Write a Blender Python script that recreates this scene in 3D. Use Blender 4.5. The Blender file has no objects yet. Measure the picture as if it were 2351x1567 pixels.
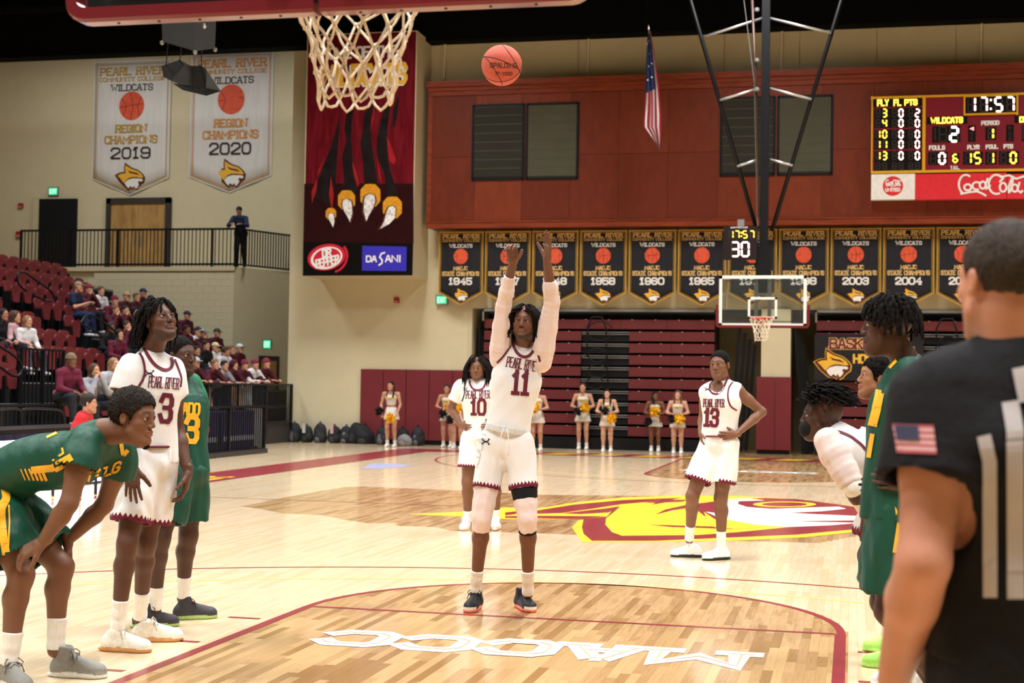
import bpy, bmesh, math, random
import numpy as np
from mathutils import Vector, Matrix
from mathutils.bvhtree import BVHTree
R_ = random.Random(7)
sc = bpy.context.scene
COL = sc.collection
# ------------------------------------------------------------------ camera
FPX, W_, H_ = 3349.2, 2351.0, 1567.0
CAM = np.array([1.8518, -3.7855, 1.545])
YAW, PIT, ROL = .22916, .03059, .01596
fw = np.array([-math.sin(YAW)*math.cos(PIT), math.cos(YAW)*math.cos(PIT), math.sin(PIT)])
_r = np.array([math.cos(YAW), math.sin(YAW), 0.]); _u = np.cross(_r, fw)
rt = math.cos(ROL)*_r + math.sin(ROL)*_u; up = -math.sin(ROL)*_r + math.cos(ROL)*_u
cd = bpy.data.cameras.new('camera'); cam = bpy.data.objects.new('camera', cd); COL.objects.link(cam)
cam.matrix_world = Matrix(((rt[0], up[0], -fw[0], CAM[0]), (rt[1], up[1], -fw[1], CAM[1]), (rt[2], up[2], -fw[2], CAM[2]), (0, 0, 0, 1)))
cd.sensor_width = 36; cd.lens = FPX/W_*36; cd.clip_end = 200
cd.dof.use_dof = True; cd.dof.focus_distance = 9.75; cd.dof.aperture_fstop = 3.6
sc.camera = cam
# ------------------------------------------------------------------ exposure, world
sc.view_settings.view_transform = 'Standard'; sc.view_settings.look = 'None'
sc.view_settings.gamma = 1; sc.view_settings.exposure = 0.0; sc.view_settings.use_curve_mapping = False
sc.cycles.use_denoising = True
sc.cycles.max_bounces = 6; sc.cycles.diffuse_bounces = 3; sc.cycles.glossy_bounces = 3; sc.cycles.transmission_bounces = 4; sc.cycles.transparent_max_bounces = 12
sc.cycles.caustics_reflective = False; sc.cycles.caustics_refractive = False
wd = bpy.data.worlds.new('world'); sc.world = wd; wd.use_nodes = True
wd.node_tree.nodes['Background'].inputs[0].default_value = (.02, .02, .022, 1); wd.node_tree.nodes['Background'].inputs[1].default_value = 1
# the arena's high lamps, then two added fill lamps
LAMPW = 815
for i, X in enumerate((-17, -8.5, 0, 8.5)):
    for j, Y in enumerate((-2, 7.5, 17, 25.5)):
        l = bpy.data.lights.new('arena_light', 'AREA'); l.shape = 'RECTANGLE'; l.size = 1.9; l.size_y = 3.2
        l.energy = LAMPW*(.62 if i == 0 else 1.0)*(.9 if j == 3 else 1.0); l.spread = math.radians(134); l.color = (1, .985, .96)
        o = bpy.data.objects.new('arena_light', l); COL.objects.link(o); o.location = (X, Y, 12.2)
for X in (-21, -13.5):  # fill lamps added to lift the upper left wall
    l = bpy.data.lights.new('arena_light', 'AREA'); l.shape = 'RECTANGLE'; l.size = 1.9; l.size_y = 3.2; l.energy = LAMPW*.58; l.color = (1, .985, .96)
    o = bpy.data.objects.new('arena_light', l); COL.objects.link(o); o.location = (X, 33.6, 12.6)
# ------------------------------------------------------------------ pixel helpers (photo pixel -> world point on a known plane)
def ray(x, y): return fw + (x-W_/2)/FPX*rt - (y-H_/2)/FPX*up
def at(x, y, Y): d = ray(x, y); return CAM + d*((Y-CAM[1])/d[1])
def atX(x, y, X): d = ray(x, y); return CAM + d*((X-CAM[0])/d[0])
def atZ(x, y, z=0.): d = ray(x, y); return CAM + d*((z-CAM[2])/d[2])
def atD(x, y, t): return CAM + ray(x, y)*t
def V(*a): return np.array(a, float)
def nrm(v): v = np.asarray(v, float); return v/(np.linalg.norm(v)+1e-12)
# ------------------------------------------------------------------ materials
def lin(c): return tuple((x/12.92 if x <= .04045 else ((x+.055)/1.055)**2.4) for x in c)
def hexc(h): return tuple(int(h[i:i+2], 16)/255 for i in (0, 2, 4))
MC = {}
def M(name, col, rough=.6, var=.08, scale=12., bump=0., bscale=40., metal=0., emit=0., spec=.3, stretch=(1, 1, 1), attr=None, coat=0.):
    if name in MC: return MC[name]
    m = bpy.data.materials.new(name); m.use_nodes = True; nt = m.node_tree; n = nt.nodes; L = nt.links
    b = n['Principled BSDF']; b.inputs['Roughness'].default_value = rough; b.inputs['Metallic'].default_value = metal
    b.inputs['Specular IOR Level'].default_value = spec
    if coat: b.inputs['Coat Weight'].default_value = coat; b.inputs['Coat Roughness'].default_value = .15
    if isinstance(col, str): col = hexc(col)
    c = lin(col)
    tc = n.new('ShaderNodeTexCoord'); mp = n.new('ShaderNodeMapping'); L.new(tc.outputs['Object'], mp.inputs[0]); mp.inputs['Scale'].default_value = stretch
    nz = n.new('ShaderNodeTexNoise'); nz.inputs['Scale'].default_value = scale; nz.inputs['Detail'].default_value = 3; L.new(mp.outputs[0], nz.inputs['Vector'])
    mr = n.new('ShaderNodeMapRange'); mr.inputs['From Min'].default_value = .25; mr.inputs['From Max'].default_value = .75
    mr.inputs['To Min'].default_value = 1-var; mr.inputs['To Max'].default_value = 1+var; L.new(nz.outputs['Fac'], mr.inputs['Value'])
    mx = n.new('ShaderNodeVectorMath'); mx.operation = 'SCALE'; L.new(mr.outputs[0], mx.inputs['Scale'])
    if attr:
        a = n.new('ShaderNodeAttribute'); a.attribute_name = attr; L.new(a.outputs['Color'], mx.inputs[0])
    else: mx.inputs[0].default_value = c
    L.new(mx.outputs[0], b.inputs['Base Color'])
    if emit: L.new(mx.outputs[0], b.inputs['Emission Color']); b.inputs['Emission Strength'].default_value = emit
    if bump:
        n2 = n.new('ShaderNodeTexNoise'); n2.inputs['Scale'].default_value = bscale; n2.inputs['Detail'].default_value = 4; L.new(mp.outputs[0], n2.inputs['Vector'])
        bp = n.new('ShaderNodeBump'); bp.inputs['Strength'].default_value = bump; bp.inputs['Distance'].default_value = .02
        L.new(n2.outputs['Fac'], bp.inputs['Height']); L.new(bp.outputs[0], b.inputs['Normal'])
    m['n'] = 1; MC[name] = m; return m
# ------------------------------------------------------------------ objects
def tag(o, label=None, cat=None, group=None, kind=None):
    if label: o['label'] = label
    if cat: o['category'] = cat
    if group: o['group'] = group
    if kind: o['kind'] = kind
    return o
def empty(name, loc, label=None, cat=None, group=None, kind=None, rz=0):
    o = bpy.data.objects.new(name, None); COL.objects.link(o); o.location = tuple(loc); o.rotation_euler = (0, 0, rz); o.empty_display_size = .1
    return tag(o, label, cat, group, kind)
def put(name, me, mat, parent=None, smooth=False, kind=None):
    """link a mesh whose vertices are world coordinates; keeps it where it is under an unrotated parent"""
    o = bpy.data.objects.new(name, me); COL.objects.link(o)
    if mat is not None:
        for m in (mat if isinstance(mat, (list, tuple)) else [mat]): me.materials.append(m)
    if smooth: me.polygons.foreach_set('use_smooth', [True]*len(me.polygons))
    if parent is not None:
        o.parent = parent
        q = Vector((0, 0, 0)); p = parent
        while p is not None: q += p.location; p = p.parent
        o.location = -q
    else:                                     # origin to the base of the thing
        n = len(me.vertices); a = np.empty(n*3, np.float32); me.vertices.foreach_get('co', a); a = a.reshape(-1, 3)
        c = (a.min(0)+a.max(0))/2; c[2] = a[:, 2].min(); me.vertices.foreach_set('co', (a-c).ravel()); o.location = tuple(float(x) for x in c)
    if kind: o['kind'] = kind
    return o
class MB:
    """collects simple shapes in world coordinates"""
    def __init__(s): s.v = []; s.f = []; s.mi = []; s.cur = 0
    def add(s, vs, fs):
        k = len(s.v); s.v += [tuple(map(float, v)) for v in vs]; s.f += [tuple(i+k for i in f) for f in fs]; s.mi += [s.cur]*len(fs); return s
    def box(s, a, b, bev=0):
        (x0, y0, z0), (x1, y1, z1) = a, b
        if x0 > x1: x0, x1 = x1, x0
        if y0 > y1: y0, y1 = y1, y0
        if z0 > z1: z0, z1 = z1, z0
        return s.obox(((x0+x1)/2, (y0+y1)/2, (z0+z1)/2), (1, 0, 0), (0, 1, 0), (0, 0, 1), (x1-x0)/2, (y1-y0)/2, (z1-z0)/2)
    def obox(s, c, u, v, w, a, b, d):
        c, u, v, w = map(np.asarray, (c, u, v, w))
        vs = [c+u*a*i+v*b*j+w*d*k for k in (-1, 1) for j in (-1, 1) for i in (-1, 1)]
        return s.add(vs, [(0, 2, 3, 1), (4, 5, 7, 6), (0, 1, 5, 4), (2, 6, 7, 3), (0, 4, 6, 2), (1, 3, 7, 5)])
    def bar(s, p, q, w, h=None, upv=(0, 0, 1)):
        p, q = np.asarray(p, float), np.asarray(q, float); d = q-p; L = np.linalg.norm(d); d = d/L
        sd = np.cross(d, upv); sd = nrm(sd) if np.linalg.norm(sd) > 1e-3 else V(1, 0, 0); uu = np.cross(sd, d)
        return s.obox((p+q)/2, d, sd, uu, L/2, w/2, (h or w)/2)
    def tube(s, pts, r, n=8, cap=True, closed=False):
        pts = [np.asarray(p, float) for p in pts]; m = len(pts); rs = r if isinstance(r, (list, tuple, np.ndarray)) else [r]*m
        vs = []; prev = None
        for i in range(m):
            if closed: t = nrm(pts[(i+1) % m]-pts[i-1])
            else: t = nrm(pts[min(i+1, m-1)]-pts[max(i-1, 0)])
            if prev is None:
                a = np.cross(t, (0, 0, 1)); a = nrm(a) if np.linalg.norm(a) > .05 else V(1, 0, 0)
            else: a = nrm(prev - t*np.dot(prev, t))
            b = np.cross(t, a); prev = a
            vs += [pts[i]+rs[i]*(math.cos(2*math.pi*k/n)*a+math.sin(2*math.pi*k/n)*b) for k in range(n)]
        fs = []
        for i in range(m if closed else m-1):
            j = (i+1) % m
            fs += [(i*n+k, i*n+(k+1) % n, j*n+(k+1) % n, j*n+k) for k in range(n)]
        if cap and not closed: fs += [tuple(range(n-1, -1, -1)), tuple(range((m-1)*n, m*n))]
        return s.add(vs, fs)
    def poly(s, pts, th=None, nv=None):
        """flat polygon, or a prism if th is given"""
        pts = [np.asarray(p, float) for p in pts]; n = len(pts)
        if th is None: return s.add(pts, [tuple(range(n))])
        nv = np.asarray(nv, float)*th
        return s.add(pts+[p+nv for p in pts], [tuple(range(n)), tuple(range(2*n-1, n-1, -1))]+[(i, (i+1) % n, n+(i+1) % n, n+i) for i in range(n)])
    def lathe(s, c, prof, n=20, ax=(0, 0, 1)):
        ax = nrm(ax); a = np.cross(ax, (0, 1, 0)); a = nrm(a) if np.linalg.norm(a) > .1 else V(1, 0, 0); b = np.cross(ax, a); c = np.asarray(c, float)
        vs = [c+ax*z+r*(math.cos(2*math.pi*k/n)*a+math.sin(2*math.pi*k/n)*b) for (r, z) in prof for k in range(n)]
        m = len(prof); fs = [(i*n+k, i*n+(k+1) % n, (i+1)*n+(k+1) % n, (i+1)*n+k) for i in range(m-1) for k in range(n)]
        return s.add(vs, fs+[tuple(range(n-1, -1, -1)), tuple(range((m-1)*n, m*n))])
    def mesh(s, name):
        me = bpy.data.meshes.new(name); me.from_pydata(s.v, [], s.f)
        if any(s.mi): me.polygons.foreach_set('material_index', s.mi)
        me.update(); return me
    def build(s, name, mat, parent=None, smooth=False, kind=None, bev=0):
        me = s.mesh(name)
        if bev:
            bm = bmesh.new(); bm.from_mesh(me); bmesh.ops.bevel(bm, geom=bm.edges[:], offset=bev, segments=2, affect='EDGES', profile=.5); bm.to_mesh(me); bm.free()
        return put(name, me, mat, parent, smooth, kind)
def struct(name, mb, mat, bev=0): return mb.build(name, mat, None, kind='structure', bev=bev)
# ------------------------------------------------------------------ volume modeller (signed distance + surface nets)
class Blob:
    def __init__(s, h): s.h = h; s.ops = []; s.cuts = []
    def _a(s, f, lo, hi, k, sub=False): s.ops.append((f, np.asarray(lo, float), np.asarray(hi, float), k, sub)); return s
    def cone(s, p, q, r0, r1, k=.02, sub=False):
        p, q = np.asarray(p, float), np.asarray(q, float); d = q-p; L2 = d@d+1e-12
        def f(P):
            w = P-p; t = np.clip(w@d/L2, 0, 1); return np.linalg.norm(w-t[..., None]*d, axis=-1)-(r0+(r1-r0)*t)
        r = max(r0, r1); return s._a(f, np.minimum(p, q)-r, np.maximum(p, q)+r, k, sub)
    def chain(s, pts, rs, k=.02):
        for a, b, r0, r1 in zip(pts[:-1], pts[1:], rs[:-1], rs[1:]): s.cone(a, b, r0, r1, k)
        return s
    def ell(s, c, ax, r, k=.02, sub=False):
        c = np.asarray(c, float); A = np.array([nrm(a) for a in ax]); r = np.asarray(r, float)
        def f(P):
            w = (P-c)@A.T; q = w/r; n0 = np.linalg.norm(q, axis=-1); n1 = np.linalg.norm(q/r, axis=-1)+1e-9
            return n0*(n0-1)/n1
        R = np.sqrt(((A.T*r)**2).sum(1)); return s._a(f, c-R, c+R, k, sub)
    def loft(s, C, U, a, b, k=.02, p=2., caps=(0, 0), sub=False, m=4):
        """elliptic cross sections a x b along the smoothed polyline C; U = lateral axis of each; caps 1 = flat cut"""
        C = np.array(C, float); U = np.array(U, float); A = np.array(a, float); Bq = np.array(b, float)
        if len(C) > 2:
            X = np.c_[C, U, A, Bq]; n0 = len(X); Y = []; sl = np.r_[0, np.cumsum(np.linalg.norm(np.diff(C, axis=0), axis=1)+1e-6)]
            mg = [(X[min(i+1, n0-1)]-X[max(i-1, 0)])/(sl[min(i+1, n0-1)]-sl[max(i-1, 0)]) for i in range(n0)]
            for i in range(n0-1):
                hs_ = sl[i+1]-sl[i]
                for j in range(m):
                    t = j/m; Y.append((2*t**3-3*t*t+1)*X[i]+(t**3-2*t*t+t)*hs_*mg[i]+(-2*t**3+3*t*t)*X[i+1]+(t**3-t*t)*hs_*mg[i+1])
            Y.append(X[-1]); Y = np.array(Y); C, U, A, Bq = Y[:, :3], Y[:, 3:6], Y[:, 6], Y[:, 7]
        n = len(C); T = [nrm(C[min(i+1, n-1)]-C[max(i-1, 0)]) for i in range(n)]
        def f(P):
            sh = P.shape[:-1]; P = P.reshape(-1, 3); bd = None
            for i in range(n-1):
                d = C[i+1]-C[i]; L2 = d@d+1e-12; w = P-C[i]; t = w@d/L2; tc = np.clip(t, 0, 1); q = w-tc[:, None]*d; D2 = (q*q).sum(1)
                if bd is None: bd, bi, bt, br = D2, np.zeros(len(P), int), tc, t
                else:
                    mk = D2 < bd; bd = np.where(mk, D2, bd); bi = np.where(mk, i, bi); bt = np.where(mk, tc, bt); br = np.where(mk, t, br)
            lerp = lambda Z: Z[bi]+(Z[bi+1]-Z[bi])*bt[:, None]
            Tn = np.array(T); tn = lerp(Tn); tn /= np.linalg.norm(tn, axis=1, keepdims=True); cc = P-lerp(C)
            u = lerp(U); u = u-tn*(u*tn).sum(1)[:, None]; u /= np.linalg.norm(u, axis=1, keepdims=True); v = np.cross(tn, u)
            al = A[bi]+(A[bi+1]-A[bi])*bt; bl = Bq[bi]+(Bq[bi+1]-Bq[bi])*bt
            x = (cc*u).sum(1); y = (cc*v).sum(1); z = (cc*tn).sum(1); ml = np.minimum(al, bl)
            q = (np.abs(x/al)**p+np.abs(y/bl)**p)**(1/p); dd = (q-1)*ml
            end = ((bi == 0) & (br < 0)) | ((bi == n-2) & (br > 1))
            rnd = (np.sqrt(q*q+(z/ml)**2)-1)*ml
            lo_ = (bi == 0) & (br < 0); flat = np.where(lo_, caps[0], caps[1])
            dd = np.where(end & (flat == 0), rnd, dd)
            if caps[0]: dd = np.where(bi <= 1, np.maximum(dd, -((P-C[0])@T[0])), dd)
            if caps[1]: dd = np.where(bi >= n-3, np.maximum(dd, (P-C[n-1])@T[-1]), dd)
            return dd.reshape(sh)
        mm = max(A.max(), Bq.max()); return s._a(f, np.min(C, 0)-mm, np.max(C, 0)+mm, k, sub)
    def cut(s, p, n): s.cuts.append((np.asarray(p, float), nrm(n))); return s    # removes what lies on the side n points to
    def run(s, pad=.03):
        h = s.h; add = [o for o in s.ops if not o[4]]
        lo = np.min([o[1] for o in add], 0)-pad; hi = np.max([o[2] for o in add], 0)+pad
        N = np.ceil((hi-lo)/h).astype(int)+1; ax = [lo[i]+h*np.arange(N[i]) for i in range(3)]
        D = np.full(N, .5, np.float32)
        for f, a, b, k, sub in s.ops:
            i0 = np.maximum(np.floor((a-pad-k-lo)/h).astype(int), 0); i1 = np.minimum(np.ceil((b+pad+k-lo)/h).astype(int)+1, N)
            if (i1 <= i0).any(): continue
            sl = tuple(slice(i0[j], i1[j]) for j in range(3))
            g = np.stack(np.meshgrid(*[ax[j][sl[j]] for j in range(3)], indexing='ij'), -1)
            d = f(g); D0 = D[sl]
            if sub:
                d = -d; hh = np.maximum(k-np.abs(D0-d), 0)/k if k else 0; D[sl] = np.maximum(D0, d)+hh*hh*k*.25
            else:
                hh = np.maximum(k-np.abs(D0-d), 0)/k if k else 0; D[sl] = np.minimum(D0, d)-hh*hh*k*.25
        if s.cuts:
            g = np.stack(np.meshgrid(*ax, indexing='ij'), -1)
            for p, n in s.cuts: D = np.maximum(D, ((g-p)@n).astype(np.float32))
        return surface(D, lo, h)
def surface(D, lo, h):
    S = D < 0
    c = [S[i:S.shape[0]-1+i, j:S.shape[1]-1+j, k:S.shape[2]-1+k] for i in (0, 1) for j in (0, 1) for k in (0, 1)]
    cnt = sum(x.astype(np.int8) for x in c); act = (cnt > 0) & (cnt < 8)
    I = np.argwhere(act); idx = np.full(act.shape, -1, np.int64); idx[act] = np.arange(len(I))
    val = {}
    for i in (0, 1):
        for j in (0, 1):
            for k in (0, 1): val[i, j, k] = D[I[:, 0]+i, I[:, 1]+j, I[:, 2]+k]
    acc = np.zeros((len(I), 3)); num = np.zeros(len(I))
    for ax in range(3):
        for a in (0, 1):
            for b in (0, 1):
                p = [0, 0, 0]; o = [x for x in range(3) if x != ax]; p[o[0]] = a; p[o[1]] = b; q = list(p); q[ax] = 1
                v0, v1 = val[tuple(p)], val[tuple(q)]; m = (v0 < 0) != (v1 < 0)
                t = np.where(m, v0/(v0-v1+1e-12), 0); pt = np.zeros((len(I), 3)); pt[:, ax] = t; pt[:, o[0]] = a; pt[:, o[1]] = b
                acc += pt*m[:, None]; num += m
    co = lo+h*(I+acc/num[:, None])
    F = []
    for ax in range(3):
        sa = [slice(1, -1)]*3; sb = [slice(1, -1)]*3; sa[ax] = slice(0, -1); sb[ax] = slice(1, None)
        A = S[tuple(sa)]; B = S[tuple(sb)]
        for flip in (0, 1):
            m = (A & ~B) if not flip else (~A & B)
            e = np.argwhere(m)
            if not len(e): continue
            e = e+np.array([1 if x != ax else 0 for x in range(3)])
            o = [(ax+1) % 3, (ax+2) % 3]; q = []
            for da, db in ((0, 0), (1, 0), (1, 1), (0, 1)):
                z = e.copy(); z[:, o[0]] -= 1-da; z[:, o[1]] -= 1-db; q.append(idx[z[:, 0], z[:, 1], z[:, 2]])
            q = np.stack(q, 1)
            if flip: q = q[:, ::-1]
            F.append(q)
    return co, np.concatenate(F)
def mesh_np(name, co, F, attrs=None):
    me = bpy.data.meshes.new(name); n = len(co); m = len(F)
    me.vertices.add(n); me.vertices.foreach_set('co', np.asarray(co, np.float32).ravel())
    me.loops.add(m*4); me.loops.foreach_set('vertex_index', F.astype(np.int32).ravel())
    me.polygons.add(m); me.polygons.foreach_set('loop_start', np.arange(0, m*4, 4, dtype=np.int32))
    try: me.polygons.foreach_set('loop_total', np.full(m, 4, np.int32))
    except Exception: pass
    me.update(calc_edges=True)
    for k, (ty, a) in (attrs or {}).items():
        at_ = me.attributes.new(k, ty, 'POINT')
        at_.data.foreach_set('color' if ty == 'FLOAT_COLOR' else 'vector', np.asarray(a, np.float32).ravel())
    me.validate(); return me
def vnormals(co, F):
    a = co[F[:, 2]]-co[F[:, 0]]; b = co[F[:, 3]]-co[F[:, 1]]; n = np.cross(a, b); N = np.zeros_like(co)
    for i in range(4): np.add.at(N, F[:, i], n)
    return N/(np.linalg.norm(N, axis=1, keepdims=True)+1e-12)
def merge(parts):
    c = []; f = []; k = 0
    for co, F in parts: c.append(co); f.append(F+k); k += len(co)
    return np.concatenate(c), np.concatenate(f)
# ------------------------------------------------------------------ block lettering made of strokes
G = {'A': [[(0, 0), (.4, 1), (.6, 1), (1, 0)], [(.2, .35), (.8, .35)]], 'B': [[(0, 0), (0, 1), (.75, 1), (.95, .85), (.95, .66), (.75, .52), (0, .52)], [(.75, .52), (1, .36), (1, .16), (.8, 0), (0, 0)]],
 'C': [[(1, .80), (.8, 1), (.2, 1), (0, .82), (0, .18), (.2, 0), (.8, 0), (1, .20)]], 'D': [[(0, 0), (0, 1), (.75, 1), (1, .8), (1, .2), (.75, 0), (0, 0)]],
 'E': [[(1, 1), (0, 1), (0, 0), (1, 0)], [(0, .52), (.7, .52)]], 'F': [[(1, 1), (0, 1), (0, 0)], [(0, .52), (.7, .52)]],
 'G': [[(1, .75), (1, .82), (.8, 1), (.2, 1), (0, .82), (0, .18), (.2, 0), (.8, 0), (1, .18), (1, .45), (.6, .45)]], 'H': [[(0, 0), (0, 1)], [(1, 0), (1, 1)], [(0, .5), (1, .5)]],
 'I': [[(.5, 0), (.5, 1)]], 'J': [[(1, 1), (1, .18), (.8, 0), (.2, 0), (0, .18), (0, .3)]], 'K': [[(0, 0), (0, 1)], [(1, 1), (.1, .48)], [(.35, .62), (1, 0)]], 'L': [[(0, 1), (0, 0), (1, 0)]],
 'M': [[(0, 0), (0, 1), (.5, .35), (1, 1), (1, 0)]], 'N': [[(0, 0), (0, 1), (1, 0), (1, 1)]], 'O': [[(.2, 0), (.8, 0), (1, .2), (1, .8), (.8, 1), (.2, 1), (0, .8), (0, .2), (.2, 0)]],
 'P': [[(0, 0), (0, 1), (.8, 1), (1, .85), (1, .6), (.8, .45), (0, .45)]], 'R': [[(0, 0), (0, 1), (.8, 1), (1, .85), (1, .62), (.8, .5), (0, .5)], [(.55, .5), (1, 0)]],
 'S': [[(1, .75), (1, .83), (.8, 1), (.2, 1), (0, .83), (0, .66), (.2, .54), (.8, .46), (1, .34), (1, .17), (.8, 0), (.2, 0), (0, .17), (0, .25)]],
 'T': [[(0, 1), (1, 1)], [(.5, 1), (.5, 0)]], 'U': [[(0, 1), (0, .2), (.2, 0), (.8, 0), (1, .2), (1, 1)]], 'V': [[(0, 1), (.5, 0), (1, 1)]], 'W': [[(0, 1), (.25, 0), (.5, .7), (.75, 0), (1, 1)]],
 'Y': [[(0, 1), (.5, .45), (1, 1)], [(.5, .45), (.5, 0)]], 'X': [[(0, 0), (1, 1)], [(0, 1), (1, 0)]],
 '0': [[(.2, 0), (.8, 0), (1, .2), (1, .8), (.8, 1), (.2, 1), (0, .8), (0, .2), (.2, 0)]], '1': [[(.5, 1), (.5, 0)], [(.12, .80), (.5, .93)], [(.12, 0), (.88, 0)]],
 '2': [[(0, .75), (0, .83), (.2, 1), (.8, 1), (1, .83), (1, .62), (0, .12), (0, 0), (1, 0)]], '3': [[(0, .78), (.2, 1), (.8, 1), (1, .85), (1, .65), (.8, .52), (.35, .52)], [(.8, .52), (1, .38), (1, .15), (.8, 0), (.2, 0), (0, .22)]],
 '4': [[(.75, 0), (.75, 1), (0, .35), (1, .35)]], '5': [[(1, 1), (0, 1), (0, .55), (.8, .6), (1, .45), (1, .15), (.8, 0), (.2, 0), (0, .2)]],
 '6': [[(1, .8), (.8, 1), (.2, 1), (0, .8), (0, .2), (.2, 0), (.8, 0), (1, .2), (1, .4), (.8, .55), (0, .5)]], '7': [[(0, .85), (0, 1), (1, 1), (.4, 0)]],
 '8': [[(.2, .52), (0, .66), (0, .85), (.2, 1), (.8, 1), (1, .85), (1, .66), (.8, .52), (.2, .52), (0, .38), (0, .15), (.2, 0), (.8, 0), (1, .15), (1, .38), (.8, .52)]],
 '9': [[(0, .2), (.2, 0), (.8, 0), (1, .2), (1, .8), (.8, 1), (.2, 1), (0, .8), (0, .6), (.2, .45), (1, .5)]], '-': [[(.2, .5), (.8, .5)]], '.': [[(.4, 0), (.5, 0)]], ':': [[(.5, .25), (.5, .3)], [(.5, .7), (.5, .75)]], "'": [[(.5, 1), (.5, .8)]]}
def strokes(text, w, h, gap=.28, serif=0., narrow={'I': .35, '1': .7, '.': .4, ':': .4, "'": .3, 'M': 1.3, 'W': 1.35, 'N': 1.1}):
    """polylines of a text in a w x h box centred on 0, and the letter width"""
    n = 0
    for c in text: n += (.55 if c == ' ' else narrow.get(c, 1.)) + gap
    n -= gap; lw = w/n; x = -w/2; out = []
    for c in text:
        cw = (.55 if c == ' ' else narrow.get(c, 1.))*lw
        for pl in G.get(c, []):
            q = [(x+(px if c not in 'I' else (px-.5)*.0+.5)*cw, (py-.5)*h) for px, py in pl]; out.append(q)
            if serif:
                for e, o in ((pl[0], pl[1]), (pl[-1], pl[-2])):
                    if e[1] in (0, 1) and abs(o[1]-e[1]) > .3:
                        ex = x+(e[0] if c != 'I' else .5)*cw; out.append([(ex-serif*lw, (e[1]-.5)*h), (ex+serif*lw, (e[1]-.5)*h)])
        x += cw+gap*lw
    return out
def stroke_quads(lines, th, step=None, asp=1.):
    """thick polylines with mitred corners -> list of 2-D quads"""
    Q = []
    for pl in lines:
        P = [np.array(p, float) for p in pl]; P = [p for i, p in enumerate(P) if i == 0 or np.hypot(*(p-P[i-1])) > 1e-9]
        if len(P) < 2: continue
        closed = len(P) > 3 and np.hypot(*(P[0]-P[-1])) < 1e-9
        if not closed:
            d0 = P[0]-P[1]; d1 = P[-1]-P[-2]; P[0] = P[0]+d0/np.hypot(*d0)*th*.48; P[-1] = P[-1]+d1/np.hypot(*d1)*th*.48
        D = [(P[i+1]-P[i])/np.hypot(*(P[i+1]-P[i])) for i in range(len(P)-1)]; Nn = [np.array([-d[1], d[0]]) for d in D]; O = []
        for i in range(len(P)):
            if closed and i in (0, len(P)-1): n1, n2 = Nn[-1], Nn[0]
            else: n1, n2 = Nn[max(i-1, 0)], Nn[min(i, len(Nn)-1)]
            m = n1+n2; L = m@m
            O.append(m*2/max(L, .9)*th/2 if L > 1e-6 else n1*th/2)
        for i in range(len(D)):
            a, b, oa, ob = P[i], P[i+1], O[i], O[i+1]; L = np.hypot(*(b-a)); m = 1 if step is None else max(1, int(math.ceil(L/step)))
            for k in range(m):
                f0, f1 = k/m, (k+1)/m; A0, A1 = (a-oa)*(1-f0)+(b-ob)*f0, (a-oa)*(1-f1)+(b-ob)*f1; B0, B1 = (a+oa)*(1-f0)+(b+ob)*f0, (a+oa)*(1-f1)+(b+ob)*f1
                cr = lambda p, q, r: (q[0]-p[0])*(r[1]-p[1])-(q[1]-p[1])*(r[0]-p[0])
                sg_ = [cr(A0, A1, B1), cr(A1, B1, B0), cr(B1, B0, A0), cr(B0, A0, A1)]
                if min(sg_) < 0 < max(sg_) or max(sg_) <= 0:
                    nn_ = Nn[i]*th/2; A0, A1, B0, B1 = a+(b-a)*f0-nn_, a+(b-a)*f1-nn_, a+(b-a)*f0+nn_, a+(b-a)*f1+nn_
                Q.append([A0, A1, B1, B0])
    return Q
def flat_text(mb, text, c, u, v, w, h, th, off=.004, serif=0., gap=.28, asp=1.):
    c, u, v = map(np.asarray, (c, u, v)); n = np.cross(u, v); k = 0
    for q in stroke_quads(strokes(text, w-th, h-th*asp, gap, serif), th, None, asp):
        k += 1; e = n*(off+.00013*(k % 19)); mb.add([c+u*a[0]+v*a[1]+e for a in q], [(0, 1, 2, 3)])
def font_text(name, text, c, u, v, size, mat, parent, off=.01, ext=.003, sx=1., bold=0.):
    cu = bpy.data.curves.new(name, 'FONT'); cu.body = text; cu.size = size; cu.align_x = 'CENTER'; cu.align_y = 'CENTER'; cu.extrude = ext; cu.offset = bold
    o = bpy.data.objects.new(name, cu); COL.objects.link(o); dg = bpy.context.evaluated_depsgraph_get(); me = bpy.data.meshes.new_from_object(o.evaluated_get(dg)); bpy.data.objects.remove(o)
    me.name = name
    n = len(me.vertices); a = np.empty(n*3, np.float32); me.vertices.foreach_get('co', a); a = a.reshape(-1, 3); nn = np.cross(u, v)
    W = np.asarray(c)+np.outer(a[:, 0]*sx, u)+np.outer(a[:, 1], v)+np.outer(a[:, 2]+off, nn); me.vertices.foreach_set('co', W.astype(np.float32).ravel()); me.materials.clear()
    return put(name, me, mat, parent)
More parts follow.
